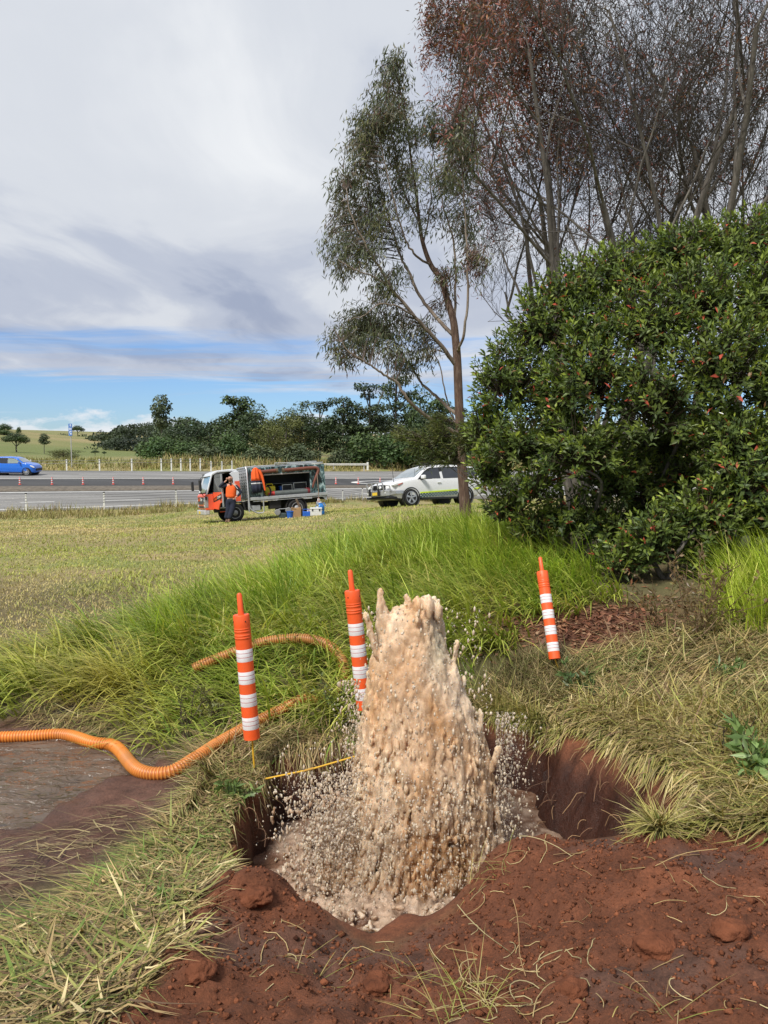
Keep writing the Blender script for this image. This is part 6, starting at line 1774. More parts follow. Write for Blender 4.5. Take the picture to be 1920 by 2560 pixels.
# ------------------------------------------------------------------ blue hatchback on the far carriageway
SPB = dict(top=[(-1.95, .70), (-1.93, .95), (-1.80, 1.20), (-1.62, 1.42), (-1.3, 1.485), (-.5, 1.51), (.2, 1.47), (.5, 1.38), (.98, 1.04), (1.05, 1.02), (1.5, .94), (1.75, .82), (1.86, .66), (1.88, .5)],
           hw=[(-1.95, .68), (-1.7, .80), (-1.1, .86), (0, .85), (1.2, .86), (1.6, .80), (1.88, .62)], bot=[(-1.95, .40), (-1.6, .24), (-1.2, .20), (1.4, .20), (1.75, .22), (1.88, .32)], belt=.97, rise=.02, tumble=.19)
hat, body, side, spn, tpn, zt_, hw_ = car('blue_car', SPB, M_BLUE)
tpn('windscreen', .54, .96, .9, M_SCREEN)
for s in (1, -1):
    spn('side_window', [(.82, 1.01), (.50, 1.24), (.20, 1.37), (-.24, 1.39), (-.24, 1.0)], mat('pale_side_glass', (.25, .30, .27), .08, coat=.8), .010, s)
    spn('side_window', [(-.32, 1.0), (-.31, 1.39), (-1.0, 1.38), (-1.32, 1.22), (-1.15, 1.02)], M_GLASS, .010, s)
    spn('window_surround', [(.90, .985), (.5, 1.28), (.18, 1.415), (-.6, 1.435), (-1.05, 1.42), (-1.42, 1.22), (-1.2, .985)], M_BLK, .004, s)
    for x in (1.22, -1.22):
        MB().lathe([(.36, s * .52), (.36, s * .868), (.33, s * .874), (.3, s * .82)], (x, 0, .30), 22, 'Y').build('arch_liner', M_BLK, hat, True)
        wheel(hat, x, s * .765, .30, .19, s, 8, .72)
    MB().box((.72, s * .95, 1.06), (.12, .18, .12)).build('mirror', M_BLUE, hat, bevel=.04, seg=3)
    MB().prism([(1.84, .66), (1.70, .80), (1.42, .86), (1.50, .76), (1.78, .62)], s * .58, s * .80).build('headlight', M_LAMP, hat, bevel=.02)
    spn('side_crease', [(.75, .33), (.75, .35), (-.9, .40), (-.9, .37)], mat('light_blue_paint', (.03, .22, .75), .2, coat=.6), .008, s)
    MB().box((-.1, s * .80, .22), (1.9, .1, .08)).build('sill', M_BLK, hat, bevel=.02)
MB().box((1.86, 0, .48), (.08, 1.0, .2)).build('grille', M_BLK, hat, bevel=.03)
MB().box((-1.92, 0, .42), (.1, 1.3, .2)).build('rear_bumper', M_BLK, hat, bevel=.04)
d = 61.0; xc = P(40, 1188, d)[0]
y3, z3 = band(3, xc); y4, z4 = band(4, xc); u = .42; yc = float(y3 + (y4 - y3) * u); zc = float(z3 + (z4 - z3) * u) + .02
xc = P(40, 1188, yc)[0]
hat.location = (xc, yc, zc); hat.rotation_euler = (math.atan2(float(z4 - z3), float(y4 - y3)), 0, R(1))
tag(hat, 'bright blue small hatchback driving on the far carriageway', 'car')

# ------------------------------------------------------------------ orange and white service truck (x forward, +y faces the camera)
trk = empty('service_truck')
m, t, b = newmat('bark_print_panel')
n_ = tnoise(t, 5.5, 8, .72, 'Object', .8, (1, 1, .55))
t.links.new(tramp(t, n_, [(.40, (.010, .012, .013)), (.48, (.03, .05, .05)), (.54, (.14, .25, .26)), (.62, (.50, .62, .62))]), b.inputs['Base Color'])
b.inputs['Roughness'].default_value = .4
M_CAMO = m
WF, WRr = 1.30, -1.30
# cab: back wall, roof, right side, pillars, floor
CR = [(2.20, 1.93), (2.10, 2.06), (1.90, 2.14), (1.30, 2.17), (1.10, 2.13), (1.03, 2.02)]
def cabshell(nm, poly, y0, y1, m, bev=.02): return MB().prism(poly, y0, y1).build(nm, m, trk, bevel=bev)
cabshell('cab_roof', CR + [(1.03, 1.95), (1.30, 2.06), (1.90, 2.04), (2.08, 1.95)], -.86, .86, M_TWHITE, .03)
cabshell('cab_back', [(1.03, .80), (1.03, 2.0), (1.09, 2.0), (1.09, .80)], -.88, .88, M_TWHITE, .01)
cabshell('cab_side', [(1.03, .78), (1.03, 2.03), (2.1, 2.0), (2.40, 1.22), (2.44, .62), (1.78, .58), (1.66, .78)], -.93, -.88, M_TORANGE, .01)
cabshell('rear_pillar', [(1.031, 1.30), (1.031, 2.03), (1.12, 2.06), (1.30, 2.05), (1.42, 1.98), (1.30, 1.80), (1.28, 1.30)], .86, .925, M_TWHITE, .012)
cabshell('rear_panel', [(1.031, .80), (1.031, 1.295), (1.28, 1.295), (1.28, .98), (1.22, .80)], .86, .93, M_TWHITE, .012)
for z0, z1 in ((1.30, 1.66), (.84, 1.10)):
    MB().box((1.14, .934, (z0 + z1) / 2), (.20, .012, z1 - z0)).build('orange_decal', M_TORANGE, trk)
for s in (1, -1):
    MB().tube([(2.12, s * .85, 2.0), (2.36, s * .90, 1.30), (2.40, s * .905, 1.2)], .035, 8).build('front_pillar', M_TWHITE, trk, True)
cabshell('front_panel', [(2.40, 1.25), (2.47, 1.16), (2.50, .95), (2.47, .60), (2.36, .60), (2.36, 1.22)], -.92, .92, M_TORANGE, .03)
MB().add([(2.375, -.84, 1.28), (2.375, .84, 1.28), (2.13, .80, 1.99), (2.13, -.80, 1.99)], [(0, 1, 2, 3)]).build('windscreen', M_SCREEN, trk)
MB().box((2.41, 0, 1.265), (.05, 1.7, .035)).build('wiper_tray', M_BLK, trk, bevel=.01)
MB().box((2.505, 0, 1.00), (.02, 1.30, .20)).build('dark_band', M_BLK, trk, bevel=.008)
MB().box((2.502, 0, .86), (.03, 1.10, .09)).build('grille', mat('grey_grille', (.06, .06, .06), .5), trk, bevel=.01)
MB().box((2.49, 0, .70), (.04, 1.0, .07)).build('lower_grille', M_BLK, trk, bevel=.01)
for s in (1, -1):
    hl = MB().prism([(2.50, 1.06), (2.44, 1.14), (2.34, 1.10), (2.36, .66), (2.50, .66)], s * .62, s * .945).build('headlight', mat('smoky_lamp', (.30, .30, .29), .15, coat=.8), trk, bevel=.02)
    for z_ in (.95, .74): MB().ball((2.475, s * .76, z_), (.035, .09, .06), 12, 8).build('reflector', mat('bright_lamp', (.85, .85, .82), .1, coat=.5), hl, True)
MB().box((2.43, 0, .47), (.22, 1.86, .20)).build('bumper', mat('silver_bumper', (.60, .60, .60), .35, metal=.3, dirt=.2), trk, bevel=.04, seg=3)
MB().box((2.545, -.25, .47), (.012, .36, .11)).build('number_plate', M_PLATE, trk, bevel=.003)
cabshell('corner_panel', [(2.38, 1.20), (2.47, 1.10), (2.48, .58), (2.16, .56), (2.12, .62), (2.16, 1.20)], .88, .935, M_TORANGE, .015)
cabshell('sill_panel', [(2.14, .62), (2.14, .44), (1.70, .44), (1.66, .70), (1.30, .86), (1.30, .92), (2.10, .92)], .78, .86, M_CHAS, .01)
MB().box((1.86, .90, .62), (.5, .14, .05)).build('step', M_ALUR, trk, bevel=.01)
MB().box((1.75, .95, .46), (.35, .03, .03)).build('orange_trim', M_TORANGE, trk)
MB().box((1.65, -.865, 1.45), (1.1, .02, 1.2)).build('cab_lining', M_INT, trk)
MB().box((1.11, 0, 1.45), (.02, 1.7, 1.2)).build('cab_lining', M_INT, trk)
MB().box((1.65, 0, .82), (1.2, 1.6, .1)).build('cab_floor', M_CHAS, trk)
st_ = MB().box((1.40, .42, 1.02), (.5, .5, .3)).build('seat', M_INT, trk, bevel=.05); MB().box((1.20, .42, 1.45), (.14, .48, .75), rot=(0, -.15, 0)).build('backrest', M_INT, st_, bevel=.05)
st_ = MB().box((1.40, -.42, 1.02), (.5, .5, .3)).build('seat', M_INT, trk, bevel=.05); MB().box((1.20, -.42, 1.45), (.14, .48, .75), rot=(0, -.15, 0)).build('backrest', M_INT, st_, bevel=.05)
MB().prism([(2.36, 1.25), (2.05, 1.25), (2.0, 1.05), (2.36, .95)], -.86, .86).build('dashboard', M_INT, trk, bevel=.03)
MB().lathe([(.17, -.012), (.19, 0), (.17, .012), (.155, 0)], (0, 0, 0), 20).build('steering_wheel', M_BLK, trk, True).matrix_local = Matrix.Translation((1.95, -.42, 1.32)) @ Matrix.Rotation(R(-35), 4, 'Y')
# open passenger door, hinged at its front edge
dr_ = empty('door_pivot'); bpy.data.objects.remove(dr_)
DM = Matrix.Translation((2.14, .93, 0)) @ Matrix.Rotation(R(-78), 4, 'Z')      # door runs along local -x
def dpart(nm, mb_, m, par=None, **k):
    o = mb_.build(nm, m, par or trk, **k)
    if par is None: o.matrix_local = DM
    return o
door = dpart('door', MB().prism([(.02, .60), (.04, 1.26), (-.86, 1.26), (-.88, .86), (-.60, .80), (-.42, .56)], -.05, 0), M_TORANGE, bevel=.012)
wf = MB()
wf.tube([(.03, -.025, 1.25), (-.16, -.045, 1.92), (-.22, -.05, 1.99), (-.78, -.05, 2.01), (-.86, -.045, 1.92), (-.865, -.025, 1.25)], .022, 6)
dpart('door_frame', wf, M_BLK, door, smooth=True)
dpart('door_window', MB().prism([(.0, 1.27), (-.16, 1.90), (-.24, 1.97), (-.76, 1.985), (-.84, 1.90), (-.845, 1.27)], -.036, -.030), mat('clear_side_glass', (.10, .11, .11), .05, coat=.8), door)
dpart('edge_strip', MB().box((-.872, -.03, 1.32), (.018, .07, 1.30)), M_ALUR, door, bevel=.006)
dpart('dark_band', MB().prism([(.0, .86), (.0, 1.02), (-.84, 1.20), (-.84, 1.00)], .001, .004), M_BLK, door)
dpart('door_trim', MB().prism([(.0, .66), (.0, 1.22), (-.82, 1.22), (-.82, .9), (-.4, .64)], -.075, -.051), M_INT, door, bevel=.01)
dpart('handle', MB().box((-.76, .015, .98), (.05, .03, .14)), M_BLK, door, bevel=.008)
def lettering(parts, parent, M, size):
    x = 0.0
    for txt, m in parts:
        cu = bpy.data.curves.new('lettering', 'FONT'); cu.body = txt; cu.size = size; cu.extrude = .002; cu.align_y = 'CENTER'
        cu.materials.append(m)
        tmp = bpy.data.objects.new('lettering', cu); COL.objects.link(tmp)
        me = bpy.data.meshes.new_from_object(tmp.evaluated_get(bpy.context.evaluated_depsgraph_get())); bpy.data.objects.remove(tmp)
        if not me.materials: me.materials.append(m)
        o = link('lettering', me, None, parent)
        o.matrix_local = M @ Matrix.Translation((x, 0, 0)); x += size * .52 * len(txt) + size * .06
M_TXO = mat('orange_lettering', (.85, .16, .03), .5); M_TXW = mat('white_lettering', (.8, .8, .78), .5)
# on the door the print reads from the hinge towards the rear edge
lettering([('Total', M_TXO), ('Drain', M_TXW)], door, Matrix.Translation((-.03, .0065, .95)) @ Matrix.Rotation(R(12.5), 4, 'Y') @ Matrix.Rotation(math.pi, 4, 'Z') @ Matrix.Rotation(R(90), 4, 'X'), .15)
lettering([('Total', M_TXO), ('Drain', M_TXW)], trk, Matrix.Translation((2.517, -.58, 1.0)) @ Matrix.Rotation(R(90), 4, 'Z') @ Matrix.Rotation(R(90), 4, 'X'), .21)
MB().box((2.66, 1.10, 1.58), (.10, .17, .44)).build('mirror', M_BLK, trk, bevel=.03)
MB().tube([(2.30, .90, 1.86), (2.58, 1.02, 1.88), (2.66, 1.10, 1.80), (2.66, 1.10, 1.34), (2.56, 1.02, 1.16), (2.42, .93, 1.08)], .014, 6).build('mirror_arm', M_BLK, trk, True)
MB().box((2.44, .95, 1.05), (.06, .05, .14)).build('mirror_bracket', M_BLK, trk, bevel=.015)
MB().box((2.62, -1.08, 1.58), (.10, .17, .40)).build('mirror', M_BLK, trk, bevel=.03)
for s in (1, -1):
    wheel(trk, WF, s * .80, .375, .21, s, 5, .60, mat('painted_rim', (.34, .34, .34), .5, metal=.2), True)
    wheel(trk, WRr, s * .80, .375, .34, s, 5, .60, mat('painted_rim', (.34, .34, .34)), True)
    MB().lathe([(.47, s * .60), (.47, s * .90), (.44, s * .91), (.40, s * .85)], (WRr, 0, .40), 24, 'Y').build('mud_guard', M_CHAS, trk, True)
    MB().box((-.2, s * .36, .62), (4.6, .08, .16)).build('chassis_rail', M_CHAS, trk)
MB().prism([(1.85, .50), (1.75, .80), (1.30, .90), (.92, .80), (.84, .45), (.90, .45), (.98, .74), (1.3, .82), (1.68, .74), (1.78, .50)], .62, .90).build('mud_guard', M_CHAS, trk)
MB().box((.35, 0, .60), (.5, 1.2, .4)).build('fuel_tank', M_CHAS, trk, bevel=.05)
MB().box((.42, .80, .50), (.36, .2, .22)).build('toolbox', mat('grey_toolbox', (.35, .36, .37), .5), trk, bevel=.02)
MB().box((-.4, .72, .58), (.5, .3, .34)).build('battery_box', M_CHAS, trk, bevel=.03)
# headboard ladder rack
hb = empty('x'); bpy.data.objects.remove(hb)
fr = MB(); fr.tube([(.72, .95, .36), (.74, .95, .50), (.72, .95, .95), (.72, .95, 2.12), (.72, .90, 2.20), (.72, -.90, 2.20), (.72, -.95, 2.12), (.72, -.95, .9)], .034, 8)
hb = fr.build('headboard', M_ALUR, trk, True)
for y_ in (-.55, -.2, .2, .55): MB().box((.72, y_, 1.55), (.04, .05, 1.28)).build('upright', M_ALUR, hb)
for i in range(10): MB().box((.72, 0, .98 + i * .125), (.03, 1.86, .035)).build('rung', M_ALUR, hb)
MB().box((.70, 0, 2.02), (.03, 1.8, .26)).build('mesh_panel', mat('rack_mesh', (.42, .43, .44), .5, metal=.3), hb)
# tray, its rails and the hoop below
MB().box((-1.02, 0, .88), (3.32, 1.86, .07)).build('tray', M_ALUR, trk)
for s in (1, -1):
    MB().box((-1.02, s * .965, .885), (3.34, .07, .13)).build('tray_rail', M_ALUR, trk, bevel=.015)
    MB().tube([(.55, s * .975, .775), (-2.6, s * .975, .775)], .012, 6).build('rope_rail', M_ALUR, trk, True)
MB().tube([(.72, .955, .80), (.70, .96, .52), (.62, .96, .42), (.42, .96, .30), (.36, .96, .285), (.18, .96, .285), (.12, .96, .33), (.115, .96, .82)], .030, 8).build('side_hoop', M_ALUR, trk, True)
MB().prism([(-2.66, .82), (-2.66, .62), (-2.58, .62), (-2.42, .82)], .90, .96).build('tail_bracket', mat('grey_toolbox', (.35, .36, .37)), trk)
MB().box((-2.60, 0, .72), (.1, 1.7, .14)).build('rear_bar', M_CHAS, trk, bevel=.02)
# printed body with its open locker
def panel(nm, x0, x1, y0, y1, z0, z1, m, bev=.006): return MB().box(((x0 + x1) / 2, (y0 + y1) / 2, (z0 + z1) / 2), (abs(x1 - x0), abs(y1 - y0), abs(z1 - z0))).build(nm, m, trk, bevel=bev)
panel('front_side_panel', .04, .56, .84, .90, .925, 1.86, M_CAMO)
panel('rear_side_panel', -2.64, -1.98, .84, .90, .925, 1.86, M_CAMO)
panel('top_side_panel', -2.64, .56, .84, .90, 1.862, 2.16, M_CAMO)
panel('body_front', .50, .56, -.90, .838, .925, 2.155, M_CAMO); panel('body_back', -2.64, -2.58, -.90, .838, .925, 2.155, M_CAMO)
panel('body_far_side', -2.578, .498, -.90, -.85, .925, 2.155, M_CAMO); panel('body_roof', -2.578, .498, -.848, .838, 2.10, 2.15, M_CAMO)
panel('locker_back', -1.98, .04, -.10, -.06, .925, 2.09, M_INT); panel('locker_end', .04, .07, -.05, .838, .925, 2.09, M_INT); panel('locker_end', -2.01, -1.98, -.05, .838, .925, 2.09, M_INT)
MB().box((-.97, .905, 1.84), (1.98, .04, .05)).build('locker_rail', mat('pinkish_rail', (.50, .44, .43), .5, metal=.2), trk, bevel=.006)
panel('shelf', -1.97, .03, -.05, .40, 1.44, 1.46, mat('grey_shelf', (.16, .17, .18), .5)); 
for (xc_, z0, w_, h_) in ((-1.62, 1.30, .56, .26), (-1.05, 1.26, .42, .24)):
    fr = MB()
    for (cx, cz, sx, sz) in ((xc_, z0 + h_ / 2, w_, .025), (xc_, z0 - h_ / 2, w_, .025), (xc_ - w_ / 2, z0, .025, h_), (xc_ + w_ / 2, z0, .025, h_)): fr.box((cx, .55, cz), (sx, .03, sz))
    fr.build('drawer_frame', M_ALUR, trk); MB().box((xc_, .40, z0), (w_ - .03, .28, h_ - .03)).build('drawer', M_INT, trk, bevel=.01)
# pipes racked along the top, and roof rails
M_PIPE = mat('rust_brown_pipe', (.17, .055, .035), .5, var=.2, nscale=9, dirt=.2, dcol=(.08, .04, .03))
pp = MB().tube([(.42, .98, 1.96), (-.50, .98, 1.99)], .075, 14).build('suction_pipe', M_PIPE, trk, True); MB().lathe([(.098, -.50), (.098, -.58), (.07, -.585)], (0, .98, 1.99), 16, 'X').build('coupling', mat('tarnished_brass', (.23, .17, .11), .4, metal=.7), pp, True)
q = spline([(-.82, .98, 1.98), (-1.5, .98, 2.0), (-2.15, .98, 2.01), (-2.30, .99, 1.97), (-2.33, 1.0, 1.86), (-2.18, 1.0, 1.55), (-2.08, 1.0, 1.32), (-2.05, .99, 1.18)], 6)
pp = MB().tube(q, list(np.interp(np.linspace(0, 1, len(q)), [0, .6, 1], [.075, .065, .035])), 14).build('suction_pipe', M_PIPE, trk, True); MB().lathe([(.098, -.76), (.098, -.84), (.07, -.86)], (0, .98, 1.98), 16, 'X').build('coupling', mat('tarnished_brass', (.23, .17, .11)), pp, True)
for s in (1, -1): MB().tube([(.72, s * .80, 2.21), (-1.2, s * .80, 2.22), (-2.62, s * .80, 2.22)], .026, 8).build('roof_rail', M_ALUR, trk, True)
MB().tube([(-.50, .86, 2.20), (-.50, .86, 2.30), (-1.1, .86, 2.28)], .022, 8).build('roof_rail', M_ALUR, trk, True)
MB().box((-1.85, .3, 2.29), (1.3, .09, .07)).build('roof_beam', M_ALUR, trk, bevel=.01)
for x in (.30, -.9, -2.2): MB().box((x, 0, 2.235), (.05, 1.6, .05)).build('cross_bar', M_ALUR, trk)
for y_ in (.78, -.78): MB().box((-2.66, y_, .70), (.05, .3, .12)).build('tail_lamp', mat('tail_red', (.5, .03, .02), .3), trk, bevel=.01)
a = P(655, 1297, 32.6)
MT = settle(trk, a[0], 32.6, R(180 + 23), 2.6, .8)
tag(trk, 'orange and white service truck with open door and open tool locker', 'truck')
# ================================================================== things on and around the truck
def on_truck(nm, loc, label, cat, grp=None):
    e = empty(nm); e.matrix_world = MT @ Matrix.Translation(loc); tag(e, label, cat, grp); return e
e = on_truck('pipe_plug', (-.98, .70, .925), 'grey cylinder with red nose lying along the truck tray', 'cylinder')
MB().tube([(.55, 0, .115), (-.88, 0, .115)], .11, 18).build('barrel', mat('dull_grey_rubber', (.11, .125, .12), .55, var=.15), e, True)
MB().lathe([(.11, .551), (.105, .62), (.07, .74), (.04, .80), (.02, .81)], (0, 0, .115), 18, 'X').build('nose', mat('red_rubber', (.55, .04, .035), .5), e, True)
MB().lathe([(.105, -.881), (.11, -.90), (.11, -1.0), (.06, -1.02)], (0, 0, .115), 18, 'X').build('end_cap', mat('dark_red', (.16, .02, .025), .5), e, True)
e = on_truck('jerry_can', (-.32, .42, .925), 'yellow jerry can standing in the open locker of the truck', 'can')
MB().box((0, 0, .22), (.46, .22, .44)).build('body', mat('yellow_plastic', (.80, .66, .03), .4), e, bevel=.05, seg=3)
MB().tube([(.15, 0, .42), (.12, 0, .53), (-.12, 0, .53), (-.15, 0, .42)], .025, 8).build('handle', mat('yellow_plastic', (.8, .66, .03)), e, True)
MB().box((-.12, .112, .14), (.22, .01, .18)).build('label_patch', M_BLK, e, bevel=.004)
e = on_truck('blue_tub', (-.92, .36, .925), 'blue plastic tub at the back of the open truck locker', 'tub')
MB().box((0, 0, .20), (.28, .22, .40), taper=(1.1, 1.1)).build('body', mat('blue_plastic', (.02, .12, .52), .4), e, bevel=.02); MB().box((0, 0, .40), (.34, .28, .03)).build('rim', mat('blue_plastic', (.02, .12, .52)), e, bevel=.01)
e = on_truck('power_tool', (-1.90, .62, .925), 'dark red power tool at the rear end of the truck locker', 'tool')
MB().box((0, 0, .14), (.18, .2, .26)).build('body', mat('dark_red', (.16, .02, .025)), e, bevel=.04); MB().tube([(.06, 0, .26), (.04, 0, .36), (-.06, 0, .36), (-.07, 0, .26)], .02, 8).build('handle', M_BLK, e, True)
e = on_truck('coiled_cable', (.20, .935, .93), 'dark coiled hose hanging beside the yellow can', 'hose')
cq = MB()
for k in range(4): cq.tube([(math.cos(a) * (.13 + .012 * k) - .28, .015 * k - .02, .22 + math.sin(a) * (.2 + .01 * k)) for a in np.linspace(0, 2 * math.pi, 20)], .014, 6)
cq.build('coil', M_BLK, e, True)
e = on_truck('spray_bottle', (.02, .80, .925), 'small amber bottle on the truck tray before the yellow can', 'bottle')
MB().lathe([(.04, 0), (.045, .02), (.045, .13), (.02, .17), (.02, .20), (.012, .21)], n=14).build('body', mat('amber_plastic', (.6, .27, .03), .35), e, True); MB().box((.02, 0, .22), (.07, .03, .03)).build('cap', M_BLK, e, bevel=.006)
# hi-vis jacket hung from the rack
M_HIVIS = mat('hi_vis_orange', (.92, .13, .02), .75, var=.12, nscale=9, bump=.5, bscale=14)
M_NAVY = mat('navy_cloth', (.012, .016, .035), .85, var=.25, nscale=8, bump=.5, bscale=16)
M_TAPE = mat('reflective_tape', (.55, .56, .58), .35)
e = on_truck('safety_jacket', (.34, 1.02, 1.10), 'orange and navy safety jacket hung on the truck rack', 'jacket')
def cloth(rows, y0=.0, nn=15, seed=1):
    """hanging cloth: rows of (z, left x, right x, bulge)"""
    V = []; r = np.random.default_rng(seed)
    for z_, a_, b_, bu in rows:
        for k in range(nn):
            u = k / (nn - 1); fold = .022 * math.sin(u * 17 + z_ * 3) + .014 * math.sin(u * 31 + 1 + z_ * 5)
            V.append((a_ + (b_ - a_) * u, bu * math.sin(math.pi * u) + fold, z_))
    nf = len(V); V += [(x, -.05 + .4 * y_ - y0, z_) for x, y_, z_ in V]; F = []
    for i in range(len(rows) - 1):
        for k in range(nn - 1):
            q = i * nn + k; F += [(q, q + 1, q + nn + 1, q + nn), (nf + q, nf + q + nn, nf + q + nn + 1, nf + q + 1)]
        F += [(i * nn, i * nn + nn, nf + i * nn + nn, nf + i * nn), (i * nn + nn - 1, nf + i * nn + nn - 1, nf + i * nn + 2 * nn - 1, i * nn + 2 * nn - 1)]
    F += [tuple(range(nn)) + tuple(nf + k for k in reversed(range(nn)))]; l = (len(rows) - 1) * nn
    F += [tuple(l + k for k in reversed(range(nn))) + tuple(nf + l + k for k in range(nn))]
    return MB().add(V, F)
cloth([(1.06, .06, -.02, .05), (1.0, .14, -.10, .08), (.85, .20, -.16, .09), (.65, .22, -.19, .09), (.52, .235, -.205, .09)]).build('shoulders', M_HIVIS, e, True, auto=0)
cloth([(.518, .235, -.205, .09), (.44, .24, -.21, .09)], seed=2).build('waist_band', M_NAVY, e, True, auto=0)
cloth([(.438, .242, -.212, .092), (.38, .244, -.212, .092)], seed=3).build('reflective_tape', M_TAPE, e, True, auto=0)
cloth([(.378, .24, -.21, .09), (.2, .24, -.2, .09), (.02, .21, -.17, .08)], seed=4).build('hem', M_NAVY, e, True, auto=0)
MB().tube([(-.10, .10, .96), (-.20, .12, .70), (-.25, .12, .40), (-.29, .10, .10)], [.06, .055, .045, .035], 10).build('sleeve', M_HIVIS, e, True)
# gear on the grass
def on_ground(nm, px, d, label, cat, rz=0.0, dz=0.0, grp=None):
    x = P(px, 1290, d)[0]; e = empty(nm, (x, d, float(HZ(x, d)) + dz), (0, 0, rz)); tag(e, label, cat, grp); return e
M_BPL = mat('blue_plastic', (.02, .12, .52))
BD = 31.1
e = on_ground('bucket', 725, BD - .35, 'blue bucket on the grass below the truck tray', 'bucket')
MB().lathe([(.10, 0), (.115, .01), (.14, .26), (.155, .265), (.155, .28), (.135, .28), (.105, .04), (.01, .04)], n=20).build('pail', M_BPL, e, True)
MB().tube([(math.cos(a) * .15, -.06, .27 - math.sin(a) * .10) for a in np.linspace(0, math.pi, 10)], .006, 5).build('handle', M_WIRE, e, True)
e = on_ground('cardboard_box', 740, BD + .25, 'brown cardboard box in front of the rear truck wheel', 'box', .15)
M_CARD = mat('cardboard', (.40, .24, .11), .8, var=.1)
MB().box((0, 0, .19), (.40, .34, .38)).build('carton', M_CARD, e, bevel=.006)
MB().box((-.1, -.02, .385), (.20, .34, .008), rot=(0, .12, 0)).build('flap', M_CARD, e); MB().box((.1, .0, .387), (.20, .34, .008), rot=(0, -.1, 0)).build('flap', M_CARD, e)
e = on_ground('pump', 703, BD + .05, 'small dark pump with grey wheels beside the blue bucket', 'pump', .2)
MB().box((.06, 0, .13), (.30, .26, .2)).build('motor', mat('dark_green_metal', (.05, .07, .07), .5, var=.2), e, bevel=.03); MB().tube([(-.16, -.1, .28), (-.1, -.1, .40), (.3, -.1, .42)], .014, 6).build('handle', M_ALUR, e, True)
for x in (-.15, .29): MB().lathe([(.02, -.04), (.11, -.04), (.125, -.02), (.125, .02), (.11, .04), (.02, .04)], (x, -.12, .27 if x < 0 else .34), 18, 'Y').build('wheel', mat('grey_plastic', (.25, .25, .25), .5), e, True)
e = on_ground('tool_caddy', 766, BD - .05, 'blue open caddy left of the white cool box', 'caddy', .1)
MB().box((0, 0, .11), (.30, .24, .2)).build('tray', M_BPL, e, bevel=.02); MB().tube([(-.14, 0, .2), (-.12, 0, .30), (.12, 0, .30), (.14, 0, .2)], .012, 6).build('handle', M_BPL, e, True); MB().lathe([(.02, .2), (.02, .30), (.01, .33)], (.06, .02, 0), 10).build('nozzle', M_WREF, e, True)
e = on_ground('cool_box', 790, BD - .1, 'white cool box on the grass behind the truck wheel', 'cool box', .12)
esk = e
MB().box((0, 0, .13), (.46, .30, .26)).build('tub', mat('white_plastic', (.70, .70, .69), .45, dirt=.15), e, bevel=.02); MB().box((0, 0, .295), (.48, .32, .06)).build('lid', mat('white_plastic', (.7, .7, .69)), e, bevel=.015)
for x in (-.14, .14): MB().box((x, -.158, .24), (.05, .02, .09)).build('latch', M_BLK, e, bevel=.004)
for s in (1, -1): MB().box((s * .245, 0, .20), (.03, .14, .04)).build('handle', mat('white_plastic', (.7, .7, .69)), e, bevel=.008)
xx = P(789, 1280, BD - .1)[0]
e = empty('flask', (esk.location[0] + .06, esk.location[1] + .02, esk.location[2] + .325)); tag(e, 'silver flask standing on the white cool box', 'flask')
MB().lathe([(.045, 0), (.05, .01), (.05, .20), (.042, .215)], n=16).build('body', M_CHROME, e, True); MB().lathe([(.043, .216), (.043, .25), (.038, .256)], n=16).build('cap', mat('steel_cap', (.4, .4, .4), .3, metal=.8), e, True)
e = on_ground('water_drum', 800, BD + .45, 'blue water drum behind the white cool box', 'drum', -.1)
MB().lathe([(.17, 0), (.19, .02), (.19, .16), (.18, .18), (.19, .20), (.19, .34), (.15, .42), (.08, .47), (.08, .50)], n=20).build('body', mat('blue_drum', (.025, .19, .55), .35), e, True); MB().lathe([(.085, .50), (.085, .53), (.07, .535)], n=18).build('cap', M_WREF, e, True)
MB().tube([(.10, 0, .46), (.17, 0, .50), (.24, 0, .36)], .018, 8).build('handle', mat('blue_drum', (.025, .19, .55)), e, True)
e = on_ground('paper_bag', 777, BD + .55, 'pale brown paper bag behind the blue caddy', 'bag', .3)
MB().box((0, 0, .13), (.30, .2, .26), taper=(.9, .6)).build('sack', mat('kraft_paper', (.45, .30, .19), .8, bump=.4, bscale=9), e, bevel=.02); MB().box((0, 0, .27), (.26, .03, .03), rot=(0, .1, 0)).build('rolled_top', mat('kraft_paper', (.45, .3, .19)), e, bevel=.008)
e = on_ground('traffic_cone', 797, BD + 1.0, 'small orange and white cone behind the water drum, under the truck tail', 'cone')
MB().box((0, 0, .015), (.32, .32, .03)).build('base', M_ORANGE, e, bevel=.008); MB().lathe([(.13, .03), (.085, .35), (.04, .68), (.025, .69)], n=18).build('body', M_ORANGE, e, True); MB().lathe([(.094, .31), (.100, .312), (.075, .50), (.070, .50)], n=18).build('band', M_WREF, e, True); MB().lathe([(.055, .58), (.058, .582), (.04, .68), (.036, .68)], n=18).build('band', M_WREF, e, True)
